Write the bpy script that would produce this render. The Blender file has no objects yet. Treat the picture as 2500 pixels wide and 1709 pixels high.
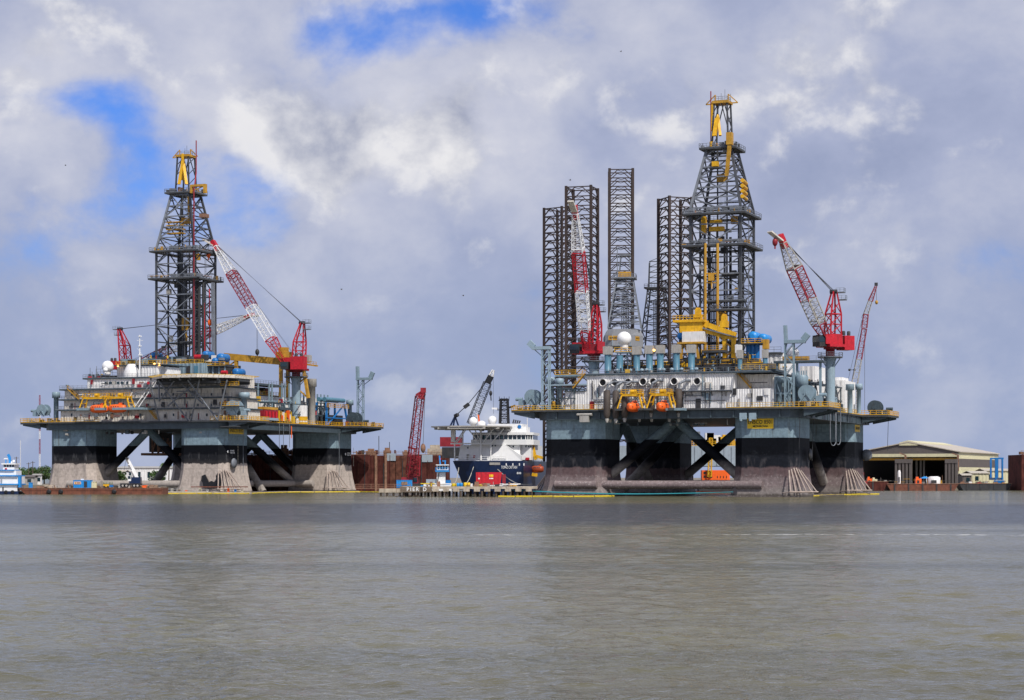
import bpy, math, random
from mathutils import Vector, Matrix
random.seed(11)
R_ = math.radians
PI = math.pi
scene = bpy.context.scene
COL = scene.collection

# ------------------------------------------------------------------ camera, sky, sun, exposure
CAM_H = 4.8            # eye height over the water
FPX = 5000.0           # focal length in photograph pixels (2500 wide)
HZ = 1165.0            # horizon row
cam_data = bpy.data.cameras.new('camera')
cam = bpy.data.objects.new('camera', cam_data)
COL.objects.link(cam)
cam.location = (0, 0, CAM_H)
cam.rotation_euler = (R_(90), 0, 0)
cam_data.sensor_width = 36.0
cam_data.lens = 36.0 * FPX / 2500.0
cam_data.shift_y = (HZ - 854.5) / 2500.0
cam_data.clip_start = 1.0
cam_data.clip_end = 30000.0
scene.camera = cam

SUN_AZ, SUN_EL = 30.0, 50.0      # degrees right of straight-behind-the-camera, height
to_sun = Vector((math.sin(R_(SUN_AZ)) * math.cos(R_(SUN_EL)), -math.cos(R_(SUN_AZ)) * math.cos(R_(SUN_EL)), math.sin(R_(SUN_EL))))
sun_data = bpy.data.lights.new('sun', 'SUN')
sun_data.energy = 4.2
sun_data.angle = R_(1.2)
sun_data.color = (1.0, 0.955, 0.88)
sun = bpy.data.objects.new('sun', sun_data)
COL.objects.link(sun)
sun.rotation_euler = to_sun.to_track_quat('Z', 'Y').to_euler()

def build_world():
    w = bpy.data.worlds.new('World')
    scene.world = w
    w.use_nodes = True
    nt = w.node_tree
    nt.nodes.clear()
    N, L = nt.nodes.new, nt.links.new
    def math_(op, a, b=None, clamp=False):
        n = N('ShaderNodeMath'); n.operation = op; n.use_clamp = clamp
        for i, v in enumerate((a, b)):
            if v is None: continue
            if isinstance(v, (int, float)): n.inputs[i].default_value = v
            else: L(v, n.inputs[i])
        return n.outputs[0]
    def mix(fac, a, b):
        n = N('ShaderNodeMix'); n.data_type = 'RGBA'; n.clamp_factor = True
        if isinstance(fac, (int, float)): n.inputs[0].default_value = fac
        else: L(fac, n.inputs[0])
        for i, v in ((6, a), (7, b)):
            if isinstance(v, tuple): n.inputs[i].default_value = (*v, 1)
            else: L(v, n.inputs[i])
        return n.outputs[2]
    def smooth(v, lo, hi):
        n = N('ShaderNodeMapRange'); n.interpolation_type = 'SMOOTHSTEP'
        L(v, n.inputs[0]); n.inputs[1].default_value = lo; n.inputs[2].default_value = hi
        return n.outputs[0]
    tc = N('ShaderNodeTexCoord')
    vec = tc.outputs['Generated']
    def noise(scale, detail, rough, stretch=(1, 1, 1.3), offs=(0, 0, 0), dist=0.0):
        m = N('ShaderNodeMapping'); L(vec, m.inputs[0])
        m.inputs['Scale'].default_value = stretch; m.inputs['Location'].default_value = offs
        n = N('ShaderNodeTexNoise'); L(m.outputs[0], n.inputs['Vector'])
        n.inputs['Scale'].default_value = scale; n.inputs['Detail'].default_value = detail
        n.inputs['Roughness'].default_value = rough; n.inputs['Distortion'].default_value = dist
        return n.outputs['Fac']
    sky = N('ShaderNodeTexSky'); sky.sky_type = 'NISHITA'; sky.sun_disc = False
    sky.sun_elevation = R_(SUN_EL); sky.sun_rotation = R_(180 - SUN_AZ)
    sky.air_density = 1.0; sky.dust_density = 0.6; sky.ozone_density = 3.0
    bg_scale = N('ShaderNodeMix'); bg_scale.data_type = 'RGBA'; bg_scale.blend_type = 'MULTIPLY'
    bg_scale.inputs[0].default_value = 1.0
    L(sky.outputs[0], bg_scale.inputs[6]); bg_scale.inputs[7].default_value = (0.036, 0.068, 0.140, 1)
    blue = bg_scale.outputs[2]
    # high soft sheet of cloud with thin places
    big = noise(5.5, 2, 0.5, offs=(3.1, 0.2, 1.7))
    mid = noise(13.0, 6, 0.56, offs=(0.7, 4.2, 2.3), dist=0.12)
    cover = math_('ADD', math_('MULTIPLY', big, 0.40), math_('MULTIPLY', mid, 0.60))
    sep = N('ShaderNodeSeparateXYZ'); L(vec, sep.inputs[0])
    inv = math_('DIVIDE', 1.0, math_('MAXIMUM', sep.outputs[1], 0.05))
    front = math_('GREATER_THAN', sep.outputs[1], 0.05)
    sx_, sz_ = math_('MULTIPLY', sep.outputs[0], inv), math_('MULTIPLY', sep.outputs[2], inv)
    def blob(px, py, rx, rz, amp):
        """one bank or gap of this day's sky, centred on a direction"""
        cx, cz = (px - 1250) / FPX, (HZ - py) / FPX
        dx = math_('DIVIDE', math_('SUBTRACT', sx_, cx), rx / FPX)
        dz = math_('DIVIDE', math_('SUBTRACT', sz_, cz), rz / FPX)
        r2 = math_('ADD', math_('MULTIPLY', dx, dx), math_('MULTIPLY', dz, dz))
        return math_('MULTIPLY', math_('MULTIPLY', math_('EXPONENT', math_('MULTIPLY', r2, -1.0)), amp), front)
    for b in ((895, 95, 190, 115, -0.20), (1080, 20, 190, 75, -0.20), (235, 245, 200, 75, -0.135), (640, 470, 130, 170, -0.07), (620, 60, 150, 60, -0.05), (590, 580, 120, 60, -0.09), (330, 520, 300, 120, -0.04),
              (1900, 300, 800, 500, 0.10), (160, 90, 260, 90, 0.10), (500, 120, 150, 200, 0.08), (1250, 650, 600, 300, 0.04), (60, 400, 200, 150, 0.05)):
        cover = math_('ADD', cover, blob(*b))
    mask = math_('MULTIPLY', smooth(cover, 0.28, 0.48), 0.97)
    shade = math_('ADD', 0.50, math_('MULTIPLY', math_('SUBTRACT', mid, 0.5), 1.15))
    shade = math_('ADD', shade, math_('MULTIPLY', math_('SUBTRACT', big, 0.5), -0.35))
    for b in ((850, 330, 420, 240, 0.14), (1900, 420, 560, 120, -0.10), (120, 150, 330, 120, 0.20), (1500, 120, 500, 160, 0.10), (2250, 640, 380, 150, 0.10)):
        shade = math_('ADD', shade, blob(*b))
    shade = math_('ADD', shade, 0.0, clamp=True)
    ramp = N('ShaderNodeValToRGB'); L(shade, ramp.inputs[0])
    cr = ramp.color_ramp
    cr.elements[0].position = 0.0; cr.elements[0].color = (0.22, 0.27, 0.43, 1)
    cr.elements[1].position = 1.0; cr.elements[1].color = (0.80, 0.79, 0.82, 1)
    e = cr.elements.new(0.45); e.color = (0.40, 0.44, 0.60, 1)
    col = mix(mask, blue, ramp.outputs[0])
    # lower heaps of cumulus: crisp, sunlit heads over grey bases
    c1 = noise(17.0, 8, 0.55, stretch=(1, 1, 1.15), offs=(1.9, 0.6, 5.3), dist=0.10)
    c1s = noise(17.0, 8, 0.55, stretch=(1, 1, 1.15), offs=(1.9 - 0.006, 0.6, 5.3 - 0.020), dist=0.10)
    cov2 = math_('SUBTRACT', c1, 0.03)
    for b in ((850, 400, 230, 140, 0.20), (1080, 300, 260, 200, 0.12), (720, 350, 110, 60, 0.12), (640, 520, 110, 120, -0.1), (2200, 560, 420, 120, 0.045), (950, 930, 160, 70, 0.09), (1150, 930, 140, 60, 0.06), (150, 740, 260, 80, 0.05), (1200, 150, 260, 120, 0.08), (940, 90, 240, 80, -0.2), (250, 250, 220, 90, -0.12)):
        cov2 = math_('ADD', cov2, blob(*b))
    m2 = smooth(cov2, 0.525, 0.69)
    sh2 = math_('ADD', 0.62, math_('MULTIPLY', math_('SUBTRACT', c1, c1s), 4.4))
    sh2 = math_('ADD', math_('SUBTRACT', sh2, math_('MULTIPLY', smooth(cov2, 0.62, 0.86), 0.42)), 0.0, clamp=True)
    ramp2 = N('ShaderNodeValToRGB'); L(sh2, ramp2.inputs[0])
    cr = ramp2.color_ramp
    cr.elements[0].position = 0.1; cr.elements[0].color = (0.28, 0.315, 0.44, 1)
    cr.elements[1].position = 0.98; cr.elements[1].color = (0.90, 0.885, 0.88, 1)
    col = mix(math_('MULTIPLY', m2, 0.72), col, ramp2.outputs[0])
    # pale blue air low over the horizon
    s = N('ShaderNodeSeparateXYZ'); L(vec, s.inputs[0])
    low = math_('SUBTRACT', 1.0, smooth(s.outputs[2], -0.01, 0.15))
    low = math_('MULTIPLY', low, math_('SUBTRACT', 1.05, math_('MULTIPLY', smooth(mid, 0.42, 0.66), 0.45)))
    col = mix(math_('MULTIPLY', low, 0.86), col, (0.31, 0.385, 0.59))
    bg = N('ShaderNodeBackground'); L(col, bg.inputs[0]); bg.inputs[1].default_value = 1.0
    out = N('ShaderNodeOutputWorld'); L(bg.outputs[0], out.inputs[0])
build_world()
scene.world.cycles.sampling_method = 'MANUAL'
scene.world.cycles.sample_map_resolution = 256

vs = scene.view_settings
vs.view_transform = 'Standard'
vs.look = 'None'
vs.exposure = 0.0
vs.gamma = 1.0
scene.render.engine = 'CYCLES'
scene.cycles.max_bounces = 4
scene.cycles.diffuse_bounces = 2
scene.cycles.glossy_bounces = 2
scene.cycles.transmission_bounces = 0
scene.cycles.use_denoising = True
scene.cycles.denoiser = 'OPENIMAGEDENOISE'
scene.cycles.denoising_input_passes = 'RGB_ALBEDO_NORMAL'

# ------------------------------------------------------------------ materials
MATS = {}
def new_mat(name):
    m = bpy.data.materials.new(name); m.use_nodes = True
    nt = m.node_tree
    return m, nt, nt.nodes['Principled BSDF']

def paint(name, col, rough=0.5, metal=0.0, var=0.12, dirt=0.25, dirt_col=(0.10, 0.065, 0.045), scale=0.8, streak=0.18, spec=0.4, bump=0.0):
    """painted or weathered surface: tone variation plus dirt and rust streaks running down"""
    m, nt, b = new_mat(name)
    N, L = nt.nodes.new, nt.links.new
    g = N('ShaderNodeNewGeometry')
    n1 = N('ShaderNodeTexNoise'); L(g.outputs['Position'], n1.inputs['Vector']); n1.inputs['Scale'].default_value = scale; n1.inputs['Detail'].default_value = 5
    mp = N('ShaderNodeMapping'); L(g.outputs['Position'], mp.inputs[0]); mp.inputs['Scale'].default_value = (1.7, 1.7, streak)
    n2 = N('ShaderNodeTexNoise'); L(mp.outputs[0], n2.inputs['Vector']); n2.inputs['Scale'].default_value = 1.6; n2.inputs['Detail'].default_value = 6; n2.inputs['Roughness'].default_value = 0.65
    mr = N('ShaderNodeMapRange'); L(n1.outputs[0], mr.inputs[0]); mr.inputs[1].default_value = 0.3; mr.inputs[2].default_value = 0.7
    mr.inputs[3].default_value = 1 - var; mr.inputs[4].default_value = 1 + var
    mul = N('ShaderNodeMix'); mul.data_type = 'RGBA'; mul.blend_type = 'MULTIPLY'; mul.inputs[0].default_value = 1
    mul.inputs[6].default_value = (*col, 1); L(mr.outputs[0], mul.inputs[7])
    dr = N('ShaderNodeMapRange'); L(n2.outputs[0], dr.inputs[0]); dr.inputs[1].default_value = 0.50; dr.inputs[2].default_value = 0.72; dr.inputs[4].default_value = dirt
    mx = N('ShaderNodeMix'); mx.data_type = 'RGBA'; L(dr.outputs[0], mx.inputs[0]); L(mul.outputs[2], mx.inputs[6]); mx.inputs[7].default_value = (*dirt_col, 1)
    L(mx.outputs[2], b.inputs['Base Color'])
    b.inputs['Roughness'].default_value = rough; b.inputs['Metallic'].default_value = metal; b.inputs['Specular IOR Level'].default_value = spec
    if bump:
        bp = N('ShaderNodeBump'); bp.inputs['Strength'].default_value = bump; bp.inputs['Distance'].default_value = 0.1
        L(n1.outputs[0], bp.inputs['Height']); L(bp.outputs[0], b.inputs['Normal'])
    MATS[name] = m
    return m

def glow(name, col, strength):
    m, nt, b = new_mat(name)
    b.inputs['Base Color'].default_value = (*col, 1)
    b.inputs['Emission Color'].default_value = (*col, 1)
    b.inputs['Emission Strength'].default_value = strength
    MATS[name] = m
    return m

def bands(name, stops, blend, growth_scale=0.5, patch=None):
    """hull coating: paint bands by height over the water, ragged where marine growth starts.
    stops: list of (height, colour, ragged)"""
    m, nt, b = new_mat(name)
    N, L = nt.nodes.new, nt.links.new
    def math_(op, a, c=None, clamp=False):
        n = N('ShaderNodeMath'); n.operation = op; n.use_clamp = clamp
        for i, v in enumerate((a, c)):
            if v is None: continue
            if isinstance(v, (int, float)): n.inputs[i].default_value = v
            else: L(v, n.inputs[i])
        return n.outputs[0]
    g = N('ShaderNodeNewGeometry')
    s = N('ShaderNodeSeparateXYZ'); L(g.outputs['Position'], s.inputs[0])
    def noise(scale, detail, st=(1, 1, 1), rough=0.6):
        mp = N('ShaderNodeMapping'); L(g.outputs['Position'], mp.inputs[0]); mp.inputs['Scale'].default_value = st
        n = N('ShaderNodeTexNoise'); L(mp.outputs[0], n.inputs['Vector']); n.inputs['Scale'].default_value = scale; n.inputs['Detail'].default_value = detail; n.inputs['Roughness'].default_value = rough
        return n.outputs[0]
    def mixc(f, a, c):
        n = N('ShaderNodeMix'); n.data_type = 'RGBA'
        if isinstance(f, (int, float)): n.inputs[0].default_value = f
        else: L(f, n.inputs[0])
        for i, v in ((6, a), (7, c)):
            if isinstance(v, tuple): n.inputs[i].default_value = (*v, 1)
            else: L(v, n.inputs[i])
        return n.outputs[2]
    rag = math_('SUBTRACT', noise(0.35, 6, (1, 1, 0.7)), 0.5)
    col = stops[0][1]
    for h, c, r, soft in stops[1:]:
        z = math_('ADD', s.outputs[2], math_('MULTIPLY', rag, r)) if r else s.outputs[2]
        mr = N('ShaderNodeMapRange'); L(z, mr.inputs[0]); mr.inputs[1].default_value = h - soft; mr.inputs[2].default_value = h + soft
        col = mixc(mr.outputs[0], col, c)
    v = N('ShaderNodeMapRange'); L(noise(1.3, 8, (1, 1, 1)), v.inputs[0]); v.inputs[1].default_value = 0.3; v.inputs[2].default_value = 0.7; v.inputs[3].default_value = 1 - blend; v.inputs[4].default_value = 1 + blend
    mul = N('ShaderNodeMix'); mul.data_type = 'RGBA'; mul.blend_type = 'MULTIPLY'; mul.inputs[0].default_value = 1
    L(col, mul.inputs[6]); L(v.outputs[0], mul.inputs[7])
    col = mul.outputs[2]
    # scuffed, salt-bleached patches and down-streaks
    for (sc, st, lo, hi, amt, c, zlo, zhi) in (patch or []):
        mr = N('ShaderNodeMapRange'); L(noise(sc, 7, st), mr.inputs[0]); mr.inputs[1].default_value = lo; mr.inputs[2].default_value = hi; mr.inputs[4].default_value = amt
        za = N('ShaderNodeMapRange'); L(s.outputs[2], za.inputs[0]); za.inputs[1].default_value = zlo - 0.4; za.inputs[2].default_value = zlo + 0.4
        zb = N('ShaderNodeMapRange'); L(s.outputs[2], zb.inputs[0]); zb.inputs[1].default_value = zhi - 0.4; zb.inputs[2].default_value = zhi + 0.4; zb.inputs[3].default_value = 1; zb.inputs[4].default_value = 0
        col = mixc(math_('MULTIPLY', math_('MULTIPLY', mr.outputs[0], za.outputs[0]), zb.outputs[0]), col, c)
    # welded shell plating
    add = N('ShaderNodeMath'); add.operation = 'ADD'; L(s.outputs[0], add.inputs[0]); L(s.outputs[1], add.inputs[1])
    cv = N('ShaderNodeCombineXYZ'); L(add.outputs[0], cv.inputs[0]); L(s.outputs[2], cv.inputs[1])
    br = N('ShaderNodeTexBrick'); L(cv.outputs[0], br.inputs['Vector']); br.inputs['Scale'].default_value = 1.0
    br.inputs['Brick Width'].default_value = 5.2; br.inputs['Row Height'].default_value = 2.45; br.inputs['Mortar Size'].default_value = 0.035; br.inputs['Mortar Smooth'].default_value = 0.3
    br.inputs['Color1'].default_value = (1, 1, 1, 1); br.inputs['Color2'].default_value = (0.90, 0.90, 0.90, 1); br.inputs['Mortar'].default_value = (0.62, 0.60, 0.58, 1)
    pm = N('ShaderNodeMix'); pm.data_type = 'RGBA'; pm.blend_type = 'MULTIPLY'; pm.inputs[0].default_value = 0.9
    L(col, pm.inputs[6]); L(br.outputs['Color'], pm.inputs[7]); col = pm.outputs[2]
    L(col, b.inputs['Base Color'])
    b.inputs['Roughness'].default_value = 0.68
    b.inputs['Specular IOR Level'].default_value = 0.10
    bp = N('ShaderNodeBump'); bp.inputs['Strength'].default_value = 0.25; bp.inputs['Distance'].default_value = 0.12
    L(noise(2.2, 8), bp.inputs['Height']); L(bp.outputs[0], b.inputs['Normal'])
    MATS[name] = m
    return m

STEEL = (0.205, 0.285, 0.335)
paint('steel', STEEL, 0.45, var=0.10, dirt=0.35, dirt_col=(0.07, 0.065, 0.06))
paint('steel_light', (0.27, 0.36, 0.42), 0.45, var=0.08, dirt=0.2)
paint('stack_blue', (0.085, 0.205, 0.285), 0.4, var=0.08, dirt=0.25)
paint('girder', (0.050, 0.072, 0.088), 0.5, var=0.2, dirt=0.5, dirt_col=(0.035, 0.032, 0.03))  # tone lowered to carry the shadow on deck box and undersides
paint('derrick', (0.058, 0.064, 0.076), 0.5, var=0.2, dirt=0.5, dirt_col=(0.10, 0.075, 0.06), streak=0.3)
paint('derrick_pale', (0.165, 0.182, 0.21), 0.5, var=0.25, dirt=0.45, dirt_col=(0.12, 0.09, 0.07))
paint('dark', (0.030, 0.032, 0.036), 0.6, var=0.3, dirt=0.4)
paint('grating', (0.050, 0.055, 0.062), 0.7, var=0.25, dirt=0.4)
paint('black', (0.012, 0.013, 0.016), 0.5, var=0.2, dirt=0.2)
paint('white', (0.74, 0.73, 0.72), 0.5, var=0.06, dirt=0.38, dirt_col=(0.30, 0.24, 0.19))
paint('white_clean', (0.80, 0.80, 0.80), 0.4, var=0.03, dirt=0.12, dirt_col=(0.42, 0.38, 0.33))
paint('beige', (0.62, 0.58, 0.52), 0.6, var=0.10, dirt=0.5, dirt_col=(0.22, 0.15, 0.10))
paint('louvre', (0.36, 0.345, 0.32), 0.6, var=0.1, dirt=0.4)
paint('yellow', (0.70, 0.38, 0.010), 0.5, var=0.2, dirt=0.5, dirt_col=(0.20, 0.10, 0.03))
paint('ochre', (0.50, 0.27, 0.03), 0.5, var=0.2, dirt=0.5, dirt_col=(0.10, 0.055, 0.03))
paint('rail_yellow', (0.66, 0.40, 0.03), 0.5, var=0.2, dirt=0.3)
paint('red', (0.47, 0.011, 0.024), 0.5, var=0.18, dirt=0.45, dirt_col=(0.16, 0.02, 0.02), scale=1.5)
paint('dark_red', (0.26, 0.016, 0.026), 0.5, var=0.2, dirt=0.4, dirt_col=(0.06, 0.02, 0.02))
paint('orange', (0.86, 0.13, 0.018), 0.42, var=0.08, dirt=0.2, dirt_col=(0.4, 0.08, 0.02))
paint('blue', (0.012, 0.15, 0.42), 0.4, var=0.1, dirt=0.2)
paint('bright_blue', (0.015, 0.24, 0.62), 0.4, var=0.08, dirt=0.2)
paint('navy', (0.005, 0.018, 0.066), 0.3, var=0.12, dirt=0.18, dirt_col=(0.05, 0.05, 0.06), spec=0.5)
paint('rust', (0.070, 0.020, 0.017), 0.85, var=0.45, dirt=0.6, dirt_col=(0.17, 0.065, 0.042), scale=0.5, streak=0.10, spec=0.15)
paint('peach', (0.70, 0.45, 0.32), 0.6, dirt=0.2)
paint('rust_brown', (0.105, 0.042, 0.028), 0.85, var=0.5, dirt=0.7, dirt_col=(0.04, 0.02, 0.017), scale=0.7, streak=0.08, spec=0.15)
paint('orange_red', (0.38, 0.065, 0.025), 0.5, var=0.15, dirt=0.35)
paint('rust_pale', (0.24, 0.13, 0.085), 0.8, var=0.35, dirt=0.6, dirt_col=(0.09, 0.04, 0.03), scale=1.2)
paint('barge_rust', (0.16, 0.055, 0.032), 0.75, var=0.35, dirt=0.8, dirt_col=(0.05, 0.032, 0.03), scale=0.9)
paint('leg_brown', (0.042, 0.030, 0.028), 0.7, var=0.35, dirt=0.55, dirt_col=(0.10, 0.045, 0.028), scale=0.15)
paint('fascia', (0.15, 0.115, 0.085), 0.9, var=0.35, dirt=0.6, dirt_col=(0.33, 0.27, 0.2), scale=0.9)
paint('concrete', (0.40, 0.34, 0.27), 0.85, var=0.25, dirt=0.6, dirt_col=(0.15, 0.11, 0.075), scale=0.9, bump=0.3)
paint('pile_wood', (0.075, 0.058, 0.045), 0.9, var=0.35, dirt=0.5)
paint('exhaust_brown', (0.06, 0.048, 0.042), 0.7, var=0.25, dirt=0.4)
paint('hull_grey', (0.28, 0.33, 0.38), 0.5, var=0.06, dirt=0.25)
paint('box_grey', (0.25, 0.26, 0.28), 0.5, var=0.05, dirt=0.25)
paint('cream', (0.62, 0.58, 0.38), 0.6, var=0.06, dirt=0.2)
paint('shed_brown', (0.115, 0.10, 0.095), 0.65, var=0.1, dirt=0.3)
paint('shed_roof', (0.48, 0.43, 0.36), 0.6, var=0.12, dirt=0.4)
paint('tarmac', (0.20, 0.175, 0.14), 0.9, var=0.25, dirt=0.5, scale=0.2)
paint('rope', (0.42, 0.40, 0.36), 0.9, dirt=0.1)
paint('teal_rope', (0.02, 0.22, 0.26), 0.8, dirt=0.1)
paint('cable', (0.10, 0.105, 0.12), 0.5, metal=0.4, dirt=0.1)
paint('boom_yellow', (0.60, 0.44, 0.012), 0.6, dirt=0.15)
paint('sign_yellow', (0.78, 0.50, 0.015), 0.5, dirt=0.12)
paint('ink', (0.012, 0.012, 0.012), 0.6, dirt=0.0)
paint('letter_white', (0.78, 0.78, 0.78), 0.6, dirt=0.1)
paint('letter_cream', (0.62, 0.58, 0.48), 0.7, dirt=0.3)
paint('growth_rod', (0.36, 0.29, 0.25), 0.8, var=0.25, dirt=0.4)
paint('trunk', (0.10, 0.075, 0.055), 0.9, var=0.3)
paint('leaf', (0.050, 0.095, 0.022), 0.6, var=0.45, dirt=0.4, dirt_col=(0.02, 0.05, 0.012), scale=0.5)
paint('palm_leaf', (0.075, 0.12, 0.035), 0.6, var=0.4, dirt=0.2)
paint('scrap', (0.24, 0.16, 0.11), 0.9, var=0.5, dirt=0.5, scale=2.0)
def glass_mat(name, col, rough=0.08):
    m, nt, b = new_mat(name)
    b.inputs['Base Color'].default_value = (*col, 1); b.inputs['Roughness'].default_value = rough
    b.inputs['Specular IOR Level'].default_value = 0.7
    MATS[name] = m
glass_mat('glass', (0.012, 0.03, 0.04))
glass_mat('glass_green', (0.02, 0.09, 0.085))
glow('lamp_glow', (1.0, 0.50, 0.12), 6.0)
BLK = (0.0045, 0.0055, 0.0085)
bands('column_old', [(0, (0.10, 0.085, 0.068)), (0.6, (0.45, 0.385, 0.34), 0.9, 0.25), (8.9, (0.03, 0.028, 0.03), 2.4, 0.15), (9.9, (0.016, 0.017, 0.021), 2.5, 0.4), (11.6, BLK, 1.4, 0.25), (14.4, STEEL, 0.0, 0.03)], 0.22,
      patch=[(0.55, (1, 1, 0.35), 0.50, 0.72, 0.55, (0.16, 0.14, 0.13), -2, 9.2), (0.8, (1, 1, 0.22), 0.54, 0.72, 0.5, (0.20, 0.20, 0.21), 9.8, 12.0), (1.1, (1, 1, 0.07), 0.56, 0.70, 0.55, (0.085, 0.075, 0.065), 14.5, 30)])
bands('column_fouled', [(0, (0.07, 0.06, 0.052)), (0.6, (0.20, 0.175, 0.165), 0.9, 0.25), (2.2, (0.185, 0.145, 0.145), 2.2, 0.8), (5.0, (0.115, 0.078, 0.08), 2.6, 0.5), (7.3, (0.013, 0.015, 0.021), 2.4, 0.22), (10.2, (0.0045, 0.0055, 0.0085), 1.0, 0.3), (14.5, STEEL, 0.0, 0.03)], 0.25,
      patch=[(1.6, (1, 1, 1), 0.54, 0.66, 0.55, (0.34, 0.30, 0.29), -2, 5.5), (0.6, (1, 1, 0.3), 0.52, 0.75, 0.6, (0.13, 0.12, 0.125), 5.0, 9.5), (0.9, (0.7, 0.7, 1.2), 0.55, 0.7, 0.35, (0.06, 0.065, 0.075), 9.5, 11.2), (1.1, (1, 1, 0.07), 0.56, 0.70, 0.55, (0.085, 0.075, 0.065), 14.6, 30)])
bands('brace_paint', [(0, (0.30, 0.27, 0.245)), (7.5, (0.045, 0.042, 0.045), 1.5, 1.2), (9.0, BLK, 1.0, 0.4), (14.4, (0.12, 0.165, 0.19), 0.0, 0.05)], 0.25)
bands('pipe_fouled', [(0, (0.12, 0.10, 0.095)), (2.3, (0.21, 0.165, 0.165), 0.6, 0.3)], 0.3,
      patch=[(2.2, (1, 1, 1), 0.55, 0.64, 0.7, (0.42, 0.38, 0.37), -2, 9)])
bands('pipe_old', [(0, (0.24, 0.21, 0.19)), (2.0, (0.36, 0.32, 0.29), 0.6, 0.4)], 0.2)

# ------------------------------------------------------------------ mesh helpers
def unit(v):
    v = Vector(v); l = v.length
    return v / l if l else Vector((0, 0, 1))
def frame(a, b, up=None):
    d = unit(Vector(b) - Vector(a))
    u = Vector(up) if up else (Vector((0, 0, 1)) if abs(d.z) < 0.95 else Vector((0, 1, 0)))
    s = unit(d.cross(u)); t = unit(s.cross(d))
    return d, s, t

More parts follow.
